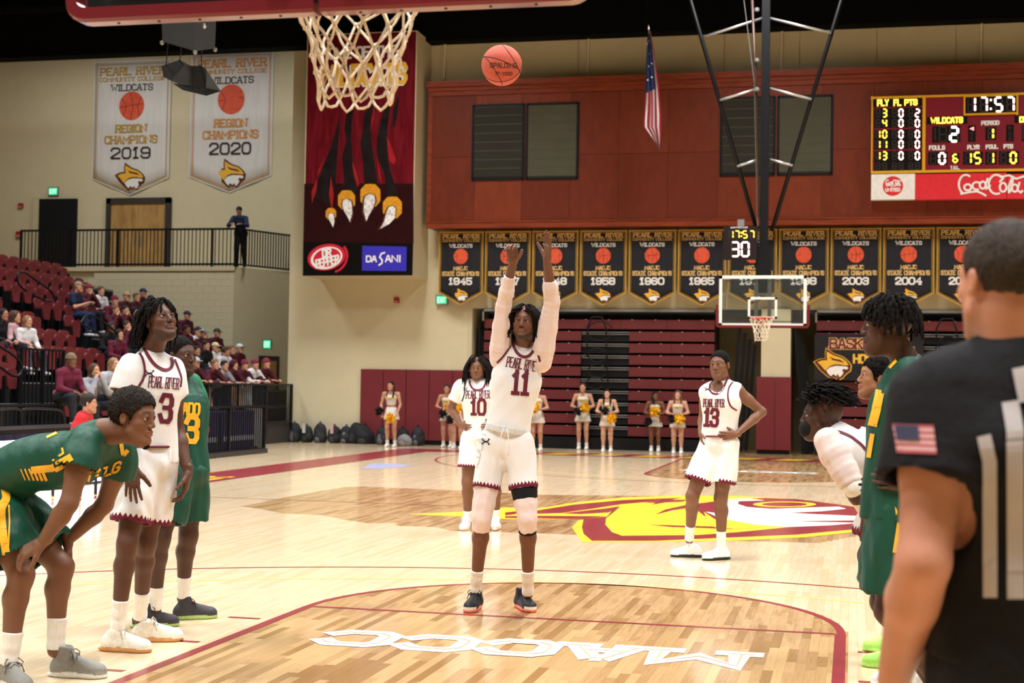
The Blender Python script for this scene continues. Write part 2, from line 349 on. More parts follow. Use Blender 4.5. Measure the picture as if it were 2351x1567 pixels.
class Proj:
    """drapes flat shapes over a garment"""
    def __init__(s, co, F): s.t = BVHTree.FromPolygons([tuple(c) for c in co], [tuple(map(int, f)) for f in F])
    def quads(s, Q, c, u, v, off=.004, back=.6):
        n = nrm(np.cross(u, v)); mb = MB(); u, v = nrm(u), nrm(v)
        cache = {}
        def pt(a):
            key = (round(a[0], 5), round(a[1], 5))
            if key not in cache:
                o = c+u*a[0]+v*a[1]+n*back; h = s.t.ray_cast(Vector(o), Vector(-n), 2*back)
                cache[key] = None if h[0] is None else (np.array(h[0]), n if h[1] is None else np.array(h[1]))
            return cache[key]
        j = 0
        for q in Q:
            P = [pt(a) for a in q]
            if any(p is None for p in P): continue
            ds = [p[0]@n for p in P]
            if max(ds)-min(ds) > .07: continue
            j += 1; e = off+.0001*(j % 19); mb.add([p[0]+(n*.5+(p[1] if p[1]@n > 0 else -p[1])*.5)*e for p in P], [(0, 1, 2, 3)])
        return mb
    def cast(s, Q, off=.004):
        """shapes given in photo pixels (x, -y), laid on the garment where the eye sees them"""
        mb = MB(); cache = {}; j = 0
        def pt(a):
            key = (round(a[0], 2), round(a[1], 2))
            if key not in cache:
                d = nrm(ray(a[0], -a[1])); h = s.t.ray_cast(Vector(CAM), Vector(d), 60); cache[key] = None if h[0] is None else (np.array(h[0]), np.array(h[1]), d)
            return cache[key]
        for q in Q:
            P = [pt(a) for a in q]
            if any(p is None for p in P): continue
            ds = [p[0]@P[0][2] for p in P]
            if max(ds)-min(ds) > .06: continue
            j += 1; e = off+.0001*(j % 19); mb.add([p[0]+nrm((p[1] if p[1]@p[2] < 0 else -p[1])-p[2])*e for p in P], [(0, 1, 2, 3)])
        return mb
class PX(list): pass
# ------------------------------------------------------------------ people
def perp(d, hint):
    d = nrm(d); return nrm(np.asarray(hint, float)-d*np.dot(hint, d))
class Head:
    """head in its own frame: f forward, l to the person's left, u up; origin between the ears at eye height"""
    def __init__(s, c, f, u, sc=1.):
        s.c = np.asarray(c, float); s.f = nrm(f); s.u = perp(s.f, u); s.f = s.f; s.l = np.cross(s.u, s.f); s.s = sc
    def p(s, f, l, u): return s.c+s.s*(f*s.f+l*s.l+u*s.u)
    def loc(s, co): w = (co-s.c)/s.s; return w@s.f, w@s.l, w@s.u
    def shape(s, B, neck, detail=True, nr=.056):
        ax = (s.f, s.l, s.u); S = s.s
        E = lambda f, l, u, rf, rl, ru, k=.02, sub=False: B.ell(s.p(f, l, u), ax, (rf*S, rl*S, ru*S), k*S, sub)
        C = lambda a, b, r0, r1, k=.015, sub=False: B.cone(s.p(*a), s.p(*b), r0*S, r1*S, k*S, sub)
        E(-.016, 0, .036, .098, .076, .086); E(.022, 0, -.028, .066, .061, .088, .03)
        for q in (-1, 1):
            C((.02, q*.050, -.062), (.062, q*.016, -.103), .021, .019, .03)
            C((.074, q*.012, .026), (.060, q*.046, .020), .013, .012, .02)
            E(.052, q*.044, -.022, .022, .020, .017, .025)
        E(.070, 0, -.106, .018, .022, .016, .02); C((.05, 0, -.10), (-.03, 0, -.075), .030, .045, .03)
        if detail:
            for q in (-1, 1): E(.092, q*.031, .003, .018, .0165, .0115, .012, True)
            C((.082, 0, .016), (.103, 0, -.028), .0075, .0105, .014)
            for q in (-1, 1): E(.094, q*.0125, -.033, .0105, .0085, .0075, .006); E(.100, q*.0075, -.0405, .0045, .0035, .004, .003, True)
            E(.079, 0, -.060, .011, .024, .013, .016)
            C((.0905, -.016, -.0575), (.0905, .016, -.0575), .0062, .0062, .005); C((.096, -.004, -.057), (.096, .004, -.057), .0055, .0055, .006)
            C((.0885, -.014, -.0715), (.0885, .014, -.0715), .0075, .0075, .005)
            C((.1, -.019, -.0645), (.1, .019, -.0645), .0032, .0032, .003, True)
            for q in (-1, 1):
                C((.0850, q*.020, .0088), (.0862, q*.032, .0130), .0038, .0044, .004); C((.0862, q*.032, .0130), (.0765, q*.045, .007), .0044, .0034, .004)
                C((.0838, q*.022, -.0045), (.0800, q*.040, -.0055), .0032, .0030, .004)
        else:
            C((.084, 0, .010), (.100, 0, -.028), .009, .012, .014)
            for q in (-1, 1): E(.094, q*.031, .003, .014, .016, .009, .012, True)
            E(.084, 0, -.064, .013, .024, .013, .012)
        for q in (-1, 1):
            E(-.008, q*.080, -.004, .018, .008, .030, .006)
            if detail: E(-.004, q*.0885, -.002, .010, .006, .018, .004, True)
        nk = np.asarray(neck, float); B.cone(s.p(-.030, 0, -.060), nk, nr*S*.98, nr*S*1.1, .025)
    def paint(s, co, N, skin, beard=0., lips=(.62, .40, .36), brow=(.05, .035, .03)):
        f, l, u = s.loc(co); sk = np.array(lin(skin)); C = np.tile(sk, (len(co), 1))
        def mixc(m, c): m = np.clip(m, 0, 1)[:, None]; C[:] = C*(1-m)+np.array(c)*m
        near = (f > -.12) & (f < .13) & (np.abs(l) < .1) & (u > -.14) & (u < .14)
        sm = lambda x: np.clip(x, 0, 1)
        g = lambda cf, cl, cu, rf, rl, ru, e=3.: sm((1-(((f-cf)/rf)**2+((np.abs(l)-cl)/rl)**2+((u-cu)/ru)**2))*e)
        mixc(near*g(.085, .0, -.0645, .03, .023, .0125, 2.2)*.75, np.array(lin(lips)))
        if beard:
            al_ = np.abs(l); line = -.092+.75*np.maximum(al_-.018, 0); mm = sm((line-u)/.012)*sm((f+.005)/.02)*sm((u+.135)/.01)*(f < .12)
            mm = np.maximum(mm, g(.10, 0, -.0480, .025, .026, .0045, 1.5)*.75); mm = np.maximum(mm, g(.09, .026, -.066, .03, .006, .02, 1.5)*.6)
            lp = g(.085, .0, -.0645, .03, .024, .013, 4)
            mixc(near*sm(mm)*(1-lp)*beard, (.02, .014, .012))
        br = sm(1.6-np.abs((u-.0265-.006*(1-((np.abs(l)-.03)/.024)**2))/.0040))*sm((.023-np.abs(np.abs(l)-.033))/.004)*(f > .04)
        mixc(near*br*.8, brow)
        mixc(near*g(.098, .0085, -.041, .01, .006, .004)*.7, sk*.25)
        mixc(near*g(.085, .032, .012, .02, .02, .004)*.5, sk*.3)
        return C
    def eyes(s, parent, iris='2a1a10', name='eye'):
        for q in (-1, 1):
            mb = MB(); c = s.p(.0752, q*.0315, .0035); r = .0118*s.s
            prof = [(r*math.sin(a)+1e-5, -r*math.cos(a)) for a in np.linspace(0, math.pi, 9)]
            mb.lathe(c, prof, 12, s.f); mb.cur = 1; g = nrm(s.f*1.+s.l*(-q*.06)+s.u*.05)
            rr_ = r*1.035; mb.lathe(c, [(rr_*math.sin(a)+1e-5, rr_*math.cos(a)) for a in np.linspace(.62, .02, 5)], 12, g)
            mb.build(name, [M('eye_white', (.74, .70, .66), .3, .02), M('eye_iris', iris, .2, .02)], parent, True)
def hand(B, w, d, n, right, curl=(25, 30, 20), sp=8, s=1., thumb=20, tc=.35):
    d = nrm(d); n = perp(d, n); t = np.cross(d, n)*(1 if right else -1); w = np.asarray(w, float)
    q = lambda a, b, c: w+s*(a*d+b*t+c*n)
    def rot(v, ang): # bend v (in the d-n plane family) towards the palm
        a = math.radians(ang); return v*math.cos(a)
    B.cone(q(-.03, 0, 0), q(.015, 0, 0), .0225*s, .0255*s, .02)
    for kx, r in ((.026, .0155), (.009, .0165), (-.009, .016), (-.025, .0145)): B.cone(q(.008, kx*.62, 0), q(.088-abs(kx-.008)*.3, kx, 0), .017*s, r*s*.86, .012)
    for i, (kx, L, bl) in enumerate(((.028, .074, .092), (.0095, .083, .096), (-.0095, .077, .092), (-.027, .060, .083))):
        p = q(bl, kx, 0); aa = math.radians(sp*(1.5-i)*.8); base = nrm(d*math.cos(aa)+t*math.sin(aa)); ang = 0; r = (.0092 if i < 3 else .008)*s
        cs = curl[i] if isinstance(curl[0], (list, tuple)) else curl
        for j, fr in enumerate((.46, .30, .26)):
            ang += math.radians(cs[j]); dr = base*math.cos(ang)+n*math.sin(ang); p2 = p+dr*L*fr*s; B.cone(p, p2, r, r*.88, .0035); p = p2; r *= .9
    th = math.radians(thumb); b0 = q(.022, .022, .004); dr = nrm(d*math.cos(math.radians(48))+t*math.sin(math.radians(48))+n*math.tan(th)*.6)
    p1 = b0+dr*.040*s; B.cone(b0, p1, .0165*s, .0125*s, .012); dr2 = nrm(dr+n*tc*.6+d*.35); p2 = p1+dr2*.032*s; B.cone(p1, p2, .0115*s, .0105*s, .005); p3 = p2+nrm(dr2+n*tc*.5+d*.2)*.025*s; B.cone(p2, p3, .0104*s, .0085*s, .004)
def wob(co, N, amp, seed=0, wl=.09, vert=True, dirn=None):
    r = np.random.RandomState(seed); out = np.zeros(len(co))
    for i in range(5):
        k = r.normal(size=3); k[2] *= .22 if vert else .8
        if dirn is not None: k = k-np.asarray(dirn)*np.dot(k, dirn)*.8
        k = nrm(k)*2*math.pi/(wl*r.uniform(.7, 1.6)); ph = r.uniform(0, 6.3); m = r.normal(size=3)*6
        out += np.sin(co@k+ph+1.2*np.sin(co@m+ph*2))*r.uniform(.4, 1)
    out = np.sign(out)*np.abs(out)**1.15
    return co+N*(out*amp/2.2)[:, None]
def fin(name, co, F, mat, parent, attrs=None, lay=None):
    me = mesh_np(name, co, F, attrs); return put(name, me, mat, parent, True)
def strand_hair(H, name, parent, n=90, length=.22, r=.0085, seed=1, mat=None, fringe=.3, lift=0., flow=(0, 0, -1), part=.0, amax=1.9, kink=.004, lens=None, face=.42, brow_clear=2., push=.35, clear=False):
    """locs: tapering ropes rooted on the scalp that fall over the head's own shape"""
    rr = random.Random(seed); mb = MB(); S = H.s; flow = np.asarray(flow, float)
    g = (1+5**.5)/2
    for i in range(n):
        th = math.acos(1-(i+.5)/n*(1-math.cos(amax))); ph = 2*math.pi*i/g+rr.uniform(-.1, .1)
        dv = V(math.sin(th)*math.cos(ph), math.sin(th)*math.sin(ph), math.cos(th))   # f,l,u
        if not clear and dv[2] < .45 and dv[0] > face: continue
        if clear and dv[0] > .35 and dv[2] < .35: continue
        if dv[2] < .1 and dv[0] > .1: continue
        if dv[0] > brow_clear: continue
        R = V(.104, .082, .094)
        p = V(-.016, 0, .036)+dv*R*.93; d = dv*1.+V(0, (1 if dv[1] > part else -1)*(push if dv[0] > -.1 else .35), 0)+V(.25*dv[0], 0, 0)
        L = length*rr.uniform(.75, 1.12)
        if dv[0] > .35: L *= fringe
        L /= 1; m = 9; st = L/m; pts = [p]; wx = rr.uniform(0, 6)
        fl = V(flow@H.f, flow@H.l, flow@H.u)
        for j in range(m):
            gr = fl*(.55+.35*j/m)*(1-lift if j < 4 else 1.); d = nrm(nrm(d)+gr+V(rr.uniform(-.15, .15), rr.uniform(-.15, .15), 0)*.6); p = p+d*st
            q = (p-V(-.016, 0, .036))/V(.106, .086, .098); qn = np.linalg.norm(q)     # keep outside the skull
            if qn < 1.04 and p[2] > -.05: p = V(-.016, 0, .036)+q/qn*1.04*V(.106, .086, .098)
            if p[2] <= -.05 and abs(p[1]) < .062 and p[0] > -.06: p[1] = math.copysign(.066, p[1] if abs(p[1]) > .002 else 1)
            if p[2] < .02 and p[0] > .052: p[0] = .052+(p[0]-.052)*.2; p[1] = math.copysign(max(abs(p[1]), .072), p[1])
            if clear and p[0] > .02 and p[2] < .082: p[1] = math.copysign(max(abs(p[1]), .070), p[1])
            pts.append(p.copy())
        W = [H.p(a[0], a[1]+kink*math.sin(j*2.1+wx), a[2]) for j, a in enumerate(pts)]
        k = len(W); rad = [r*S*(.55 if j == 0 else 1.)*(1-.45*(j/(k-1))**2)*(1+.1*math.sin(j*2.7+wx)) for j in range(k)]
        mb.tube(W, rad, 6)
    return mb.build(name, mat, parent, True)
def cap_hair(H, name, parent, mat, h=.006, th=.008, line=.075, low=-.03, extra=None, rough=.0015, seed=3, side=1.):
    B = Blob(h); ax = (H.f, H.l, H.u); S = H.s
    B.ell(H.p(-.018, 0, .038), ax, ((.098+th)*S, (.076+th*side)*S, (.087+th)*S), .01)
    if extra: extra(B, H)
    B.ell(H.p(.085, 0, -.045), ax, (.075*S, .12*S, .115*S), .012, True)       # face opening
    B.cut(H.p(-.06, 0, low), -(H.u)*1.-H.f*.25)
    for q in (-1, 1): B.ell(H.p(-.004, q*.086, -.010), ax, (.024*S, .03*S, .036*S), .005, True)
    co, F = B.run(); N = vnormals(co, F); r = np.random.RandomState(seed); co = co+N*(r.normal(size=(len(co), 1))*rough)
    return fin(name, co, F, mat, parent)
def shoe(a, t, s, cols, name, parent, right, upn=(0, 0, 1), zf=0., lace=None, high=0., h=.006):
    """a ankle, t toe-tip point on the floor plane; cols: upper, sole, toe"""
    upn = nrm(upn); a = np.asarray(a, float); t = np.asarray(t, float); d = t-a; d = nrm(d-upn*np.dot(d, upn)); sd = np.cross(upn, d)
    B = Blob(h); heel = t-d*.285*s; q = lambda x, y, z: heel+s*(x*d+y*sd)+upn*z*s
    B.cone(q(.045, 0, .045), q(.24, 0, .032), .040*s, .040*s, .02)                # body
    B.ell(q(.215, 0, .036), (d, sd, upn), (.072*s, .047*s, .036*s), .02); B.ell(q(.05, 0, .05), (d, sd, upn), (.050*s, .036*s, .052*s), .02)
    B.cone(q(.06, 0, .05), q(.075, 0, .105+high), .039*s, .040*s, .02); B.cone(q(.09, 0, .095), q(.19, 0, .058), .030*s, .026*s, .03)
    B.ell(q(.075, 0, .135+high), (d, sd, upn), (.042*s, .033*s, .03*s), .006, True)
    B.ell(q(.13, 0, .012), (d, sd, upn), (.150*s, .043*s, .02*s), .012); B.ell(q(.21, 0, .012), (d, sd, upn), (.082*s, .052*s, .02*s), .012)
    B.cut(q(.1, 0, 0), -upn); co, F = B.run(); z = (co-heel)@upn/s; x = (co-heel)@d/s
    U, So, T = [np.array(lin(hexc(c) if isinstance(c, str) else c)) for c in cols]
    C = np.where((z < .024+.006*np.sin(x*14))[:, None], So, U); C = np.where(((x > .248) & (z >= .02) & (z < .04))[:, None], T, C)
    o = fin(name, co, F, M('shoe_paint', (.5, .5, .5), .55, .12, 60, .15, 120, attr='Col'), parent, {'Col': ('FLOAT_COLOR', np.c_[C, np.ones(len(C))])})
    if lace:
        mb = MB()
        for i in range(5):
            x0 = .115+.021*i; z0 = .122-.0125*i-.001*i*i
            mb.tube([q(x0-.008, -.024, z0-.012), q(x0, 0, z0+.003), q(x0+.008, .024, z0-.012)], .0028*s, 5); mb.tube([q(x0-.008, .024, z0-.012), q(x0, 0, z0+.004), q(x0+.008, -.024, z0-.012)], .0028*s, 5)
        for sg in (-1, 1):
            mb.tube([q(.105, 0, .125), q(.115, sg*.03, .135), q(.13, sg*.045, .118), q(.13, sg*.04, .095), q(.118, sg*.015, .118)], .0028*s, 5)
            mb.tube([q(.108, 0, .122), q(.13, sg*.035, .11), q(.14, sg*.048, .07)], .0028*s, 5)
        mb.build('lace', M('lace_'+lace, lace, .8), o, True)
    return o
def person(name, label, J, skin, group=None, cat='person', h=.010, hh=.0038, hs=1., beard=0., arm=1., leg=1., nr=.056, det=True, hands=True, brow=(.035, .02, .012), lips=None, curlL=(20, 25, 15), curlR=(20, 25, 15), tor=1., hnd=1.):
    """the body as one surface: torso, neck, head with its face, arms, hands with fingers, legs"""
    base = V(*J['base']) if 'base' in J else V(J['pel'][0], J['pel'][1], 0)
    root = empty(name, base, label, cat, group)
    J = {k: (np.asarray(v, float) if not isinstance(v, dict) else v) for k, v in J.items()}
    lat = nrm(J.get('lat', J['sL']-J['sR'])); latp = nrm(J.get('latp', J['hipL']-J['hipR']))
    B = Blob(h); pel, ch, nk = J['pel'], J['ch'], J['nk']; mid = (pel+ch)/2+J.get('bow', V(0, 0, 0))
    t_ = tor
    B.loft([pel-nrm(ch-pel)*.03, pel+nrm(ch-pel)*.02, mid, ch, ch+(nk-ch)*.62], [latp, latp, nrm(lat+latp), lat, lat], [.115*t_, .150*t_, .132*t_, .168*t_, .14*t_], [.075*t_, .105*t_, .095*t_, .112*t_, .075*t_], .04)
    B.cone(ch+(nk-ch)*.6, nk, .085*t_, .062*t_, .04)
    for s_ in 'LR':
        S, E, Wr = J['s'+s_], J['e'+s_], J['w'+s_]
        B.cone(ch+(nk-ch)*.75, S, .052*t_, .060*arm, .04); B.cone(S, S+(E-S)*.45, .062*arm, .053*arm, .03); B.cone(S+(E-S)*.4, E, .052*arm, .040*arm, .02)
        B.cone(E, E+(Wr-E)*.3, .042*arm, .044*arm, .02); B.cone(E+(Wr-E)*.3, Wr, .044*arm, .0275*arm, .02)
        if 'k'+s_ in J:
            Hp, K, A = J['hip'+s_], J['k'+s_], J['a'+s_]
            B.cone(Hp, Hp+(K-Hp)*.4, .092*leg, .084*leg, .04); B.cone(Hp+(K-Hp)*.4, K, .084*leg, .058*leg, .03); 
            fk = perp(K-A, J.get('kf'+s_, np.cross(latp, V(0, 0, -1)) if 'kf' not in J else J['kf']))
            B.cone(K+fk*.012, K+fk*.012+(A-K)*.08, .050*leg, .046*leg, .03)
            B.cone(K, K+(A-K)*.28-fk*.012, .052*leg, .058*leg, .03); B.cone(K+(A-K)*.28-fk*.012, A, .057*leg, .036*leg, .03)
            B.cone(A, A-nrm(K-A)*.03, .036*leg, .04*leg, .02)
    parts = [B.run()]
    H = Head(J['hd'], J['ff'], J.get('fu', V(0, 0, 1)), hs); HB = Blob(hh); H.shape(HB, nk+(J['hd']-nk)*.0, det, nr); parts.append(HB.run())
    if hands:
        for s_, cu in (('L', curlL), ('R', curlR)):
            if 'hd'+s_ in J:
                d, n = J['hd'+s_]; HB2 = Blob(max(.0028, hh*.8)); hand(HB2, J['w'+s_], d, n, s_ == 'R', cu, s=hnd, sp=J['sp'+s_] if 'sp'+s_ in J else 8); parts.append(HB2.run())
    elif not det:
        for s_ in 'LR':
            d = nrm(J['w'+s_]-J['e'+s_]); HB2 = Blob(.011); hand(HB2, J['w'+s_], d, J.get('pn', V(0, 0, -1)) if abs(d[2]) < .9 else V(0, -1, 0), s_ == 'R', (30, 30, 20)); parts.append(HB2.run())
    co, F = merge(parts); N = vnormals(co, F)
    lp = lips or tuple(min(1, x*y) for x, y in zip(hexc(skin), (1.02, .80, .80)))
    C = H.paint(co, N, hexc(skin), beard, lp, brow)
    me = mesh_np('body', co, F, {'Col': ('FLOAT_COLOR', np.c_[C, np.ones(len(C))])})
    put('body', me, M('skin', (.5, .4, .3), .5, .10, 9, .12, 260, attr='Col', spec=.35), root, True)
    if det: H.eyes(root)
    root_J[root.name] = J
    return root, H, J
root_J = {}
def torso_garment(J, extra=.018, top=.0, bot=None, sleeve=0., sl_r=.082, h=.009, neck=None, armh=None, seed=1, amp=.005, wl=.10, taper=1., t_=1., bag=1., neckcut=True, sl_end=None, capb=1, arm=1., armside='LR'):
    """shirt or jersey shell draped over the torso; returns its surface"""
    lat = nrm(J.get('lat', J['sL']-J['sR'])); latp = nrm(J.get('latp', J['hipL']-J['hipR'])); pel, ch, nk = J['pel'], J['ch'], J['nk']; mid = (pel+ch)/2+J.get('bow', V(0, 0, 0))
    x = extra; B = Blob(h); b0 = pel-nrm(mid-pel)*max(.01, (.06 if bot is None else bot))
    B.loft([b0, mid, ch, ch+(nk-ch)*.62], [latp, nrm(lat+latp), lat, lat], [(.158*t_+x)*bag, (.142*t_+x)*bag, .168*t_+x, .14*t_+x*.6], [(.113*t_+x)*bag, (.104*t_+x)*bag, .115*t_+x, .075*t_+x*.6], .03, 2.2, (capb, 0))
    B.cone(ch+(nk-ch)*.6, nk-(nk-ch)*.08, .088*t_+x*.5, .066*t_+x*.4, .04)
    for s_ in 'LR':
        S, E = J['s'+s_], J['e'+s_]; B.cone(ch+(nk-ch)*.75, S, .052*t_+x*.5, .064*arm+x*.5+(arm-1)*.06, .04)
        if sleeve:
            e = S+(E-S)*sleeve; u = perp(E-S, np.cross(E-S, lat) if abs(np.dot(nrm(E-S), lat)) < .95 else V(0, 0, 1))
            B.loft([S-(E-S)*.12, S+(E-S)*.1, e], [u]*3, [.062, sl_r*.97, sl_r*1.05], [.062, sl_r*.97, sl_r*1.05], .03, 2., (0, 1))
            B.cone(S+(E-S)*(sleeve-.06), S+(E-S)*(sleeve+.2), sl_r-.012, sl_r-.014, .002, True)
        if armh and s_ in armside: B.ell(S+nrm(S-nk)*armh[0], (nrm(S-nk), nrm(ch-nk), np.cross(nrm(S-nk), nrm(ch-nk))), armh[1], .006, True)
    if neck: B.ell(nk+neck[0], (lat, nrm(np.cross(lat, ch-nk)), nrm(nk-ch)), neck[1], .006, True)
    co, F = B.run(); N = vnormals(co, F)
    if amp: co = wob(co, N, amp, seed, wl)
    return co, F
def shorts(J, fr=.78, flare=.118, h=.009, seed=2, amp=.006, top=.07, wr=.165, wb=.122, hemk=1., low=.0, knee=None):
    """two wide legs with open hems, hung from a waistband; also gives hem coordinates"""
    latp = nrm(J.get('latp', J['hipL']-J['hipR'])); pel, ch = J['pel'], J['ch']; upv = nrm(ch-pel)
    B = Blob(h); B.loft([pel+upv*top, pel, pel-upv*.06, pel-upv*.12], [latp]*4, [wr*.93, wr*1.08, wr*.98, wr*.62], [wb*.95, wb*1.12, wb*1.0, wb*.62], .04, 2.2, (1, 0))
    hem = {}
    for s_ in 'LR':
        Hp, K = J['hip'+s_], J['k'+s_]; d = nrm(K-Hp); e = Hp+(K-Hp)*fr+d*low; hem[s_] = (e, d); f1 = flare
        B.loft([Hp-d*.04, Hp+(K-Hp)*.3, e], [latp]*3, [.105, f1*.97, f1], [.112, f1*1.02, f1*1.04], .035, 2.2, (0, 1))
    for s_ in 'LR':
        e, d = hem[s_]; B.cone(e-d*.10, e+d*.1, flare-.022, flare-.013, .002, True)
    co, F = B.run(); N = vnormals(co, F); c2 = wob(co, N, amp, seed, .085)
    dl = (co-hem['L'][0])@hem['L'][1]; dr = (co-hem['R'][0])@hem['R'][1]; L = ((co-pel)@latp) > 0
    att = np.zeros((len(co), 3)); dist = np.where(L, -dl, -dr)
    for s_, m in (('L', L), ('R', ~L)):
        e, d = hem[s_]; u = perp(d, latp); v = np.cross(d, u); w = co-e
        att[m, 1] = np.arctan2((w@v)[m], (w@u)[m]*(-1 if s_ == 'L' else 1))
    att[:, 0] = dist; return c2, F, att, hem
def zig_mat(name, base, trim, band=.028, amp=.022, teeth=26, plain=False):
    if name in MC: return MC[name]
    m = M(name, base, .75, .05, 6, .35, 30, stretch=(1, 1, .25)); nt = m.node_tree; n = nt.nodes; L = nt.links
    a = n.new('ShaderNodeAttribute'); a.attribute_name = 'hem'; s = n.new('ShaderNodeSeparateXYZ'); L.new(a.outputs['Vector'], s.inputs[0])
    def mt(op, x, y=None):
        q = n.new('ShaderNodeMath'); q.operation = op
        for i, z in enumerate((x, y)):
            if z is None: continue
            if isinstance(z, (int, float)): q.inputs[i].default_value = z
            else: L.new(z, q.inputs[i])
        return q.outputs[0]
    fr = mt('PINGPONG', mt('MULTIPLY', s.outputs[1], teeth/6.2832), .5); lim = mt('ADD', mt('MULTIPLY', fr, amp*2), band-amp*.5)
    f = mt('LESS_THAN', s.outputs[0], lim); mx = n.new('ShaderNodeMix'); mx.data_type = 'RGBA'; L.new(f, mx.inputs['Factor'])
    b = n['Principled BSDF']; old = b.inputs['Base Color'].links[0].from_socket; L.new(old, mx.inputs['A']); mx.inputs['B'].default_value = (*lin(hexc(trim)), 1); L.new(mx.outputs['Result'], b.inputs['Base Color'])
    return m
def tube_cloth(pts, rs, name, mat, parent, h=.007, flat=(1, 1), amp=0., seed=1, wl=.04, lat=None):
    """close-fitting sleeve, sock or knee support around a limb"""
    B = Blob(h); B.chain(pts, rs, .015)
    if flat[0]: B.cut(pts[0], pts[0]-pts[1])
    if flat[1]: B.cut(pts[-1], pts[-1]-pts[-2])
    co, F = B.run(); N = vnormals(co, F)
    if amp:
        d = nrm(pts[-1]-pts[0]); r = np.random.RandomState(seed)
        co = wob(co, N, amp*.8, seed, wl*1.4, False, d); amp *= .35; x = (co-pts[0])@d; ph = co@r.normal(size=3)*9
        co = co+N*(amp*(.6*np.sin(x*6.28/wl+1.5*np.sin(ph))*np.clip(.5+.6*np.sin(ph*.7+1), 0, 1)+.4*np.sin(ph*1.7+x*20)))[:, None]
    return fin(name, co, F, mat, parent)
def smooth2(pl, n=5):
    P = [np.array(p, float) for p in pl]; o = []
    for i in range(len(P)-1):
        p0, p1, p2, p3 = P[max(i-1, 0)], P[i], P[i+1], P[min(i+2, len(P)-1)]
        for j in range(n): t = j/n; o.append(tuple(.5*(2*p1+(p2-p0)*t+(2*p0-5*p1+4*p2-p3)*t*t+(3*p1-p0-3*p2+p3)*t**3)))
    return o+[tuple(P[-1])]
def ptx(text, cx, cy, w, h, rot=0., serif=0., gap=.25):
    c_, s_ = math.cos(math.radians(rot)), math.sin(math.radians(rot)); L_ = PX([[(cx+x*c_+y*s_, cy+x*s_-y*c_) for x, y in pl] for pl in strokes(text, w, h, gap, serif)]); L_.raw = True; return L_
def drape(P, name, lines, th, c, u, v, mat, parent, step=.014, off=.004, asp=1.):
    px = isinstance(lines, PX); k_ = FPX/((np.asarray(c, float)-CAM)@fw) if px else 1.; Q = []
    if px: lines = [[(x, -y) for x, y in (smooth2(pl) if len(pl) > 3 and not getattr(lines, 'raw', False) else pl)] for pl in lines]
    for q in stroke_quads(lines, th*k_, step*k_, asp):
        w = np.hypot(*(q[3]-q[0])); k = max(1, int(round(w/(.012*k_))))
        for i in range(k):
            a0, a1 = i/k, (i+1)/k; Q.append([q[0]+(q[3]-q[0])*a0, q[1]+(q[2]-q[1])*a0, q[1]+(q[2]-q[1])*a1, q[0]+(q[3]-q[0])*a1])
    mb = P.cast(Q, off) if px else P.quads(Q, np.asarray(c, float), u, v, off)
    return mb.build(name, mat, parent) if mb.f else None
def move(lines, dx=0, dy=0, arc=0., rot=0.):
    c, s = math.cos(rot), math.sin(rot)
    return [[(x*c-y*s+dx, x*s+y*c+dy-arc*x*x) for x, y in pl] for pl in lines]
def logo_ua(s):
    s = s*1.1; return [[(-.5*s, .34*s), (-.3*s, .10*s), (0, .02*s), (.3*s, .10*s), (.5*s, .34*s)], [(-.5*s, -.34*s), (-.3*s, -.10*s), (0, -.02*s), (.3*s, -.10*s), (.5*s, -.34*s)], [(-.5*s, .34*s), (-.38*s, .36*s)], [(.5*s, .34*s), (.38*s, .36*s)], [(-.5*s, -.34*s), (-.38*s, -.36*s)], [(.5*s, -.34*s), (.38*s, -.36*s)]]
def logo_old(s):    # the small interlocking maker's mark on kit
    return [[(-.5*s, .35*s), (-.15*s, .12*s), (.15*s, .12*s), (.5*s, .35*s)], [(-.5*s, -.35*s), (-.15*s, -.12*s), (.15*s, -.12*s), (.5*s, -.35*s)], [(-.18*s, .12*s), (-.1*s, 0), (-.18*s, -.12*s)], [(.18*s, .12*s), (.1*s, 0), (.18*s, -.12*s)]]
from mathutils.geometry import tessellate_polygon
def tess(P): return [tuple(t) for t in tessellate_polygon([P])]
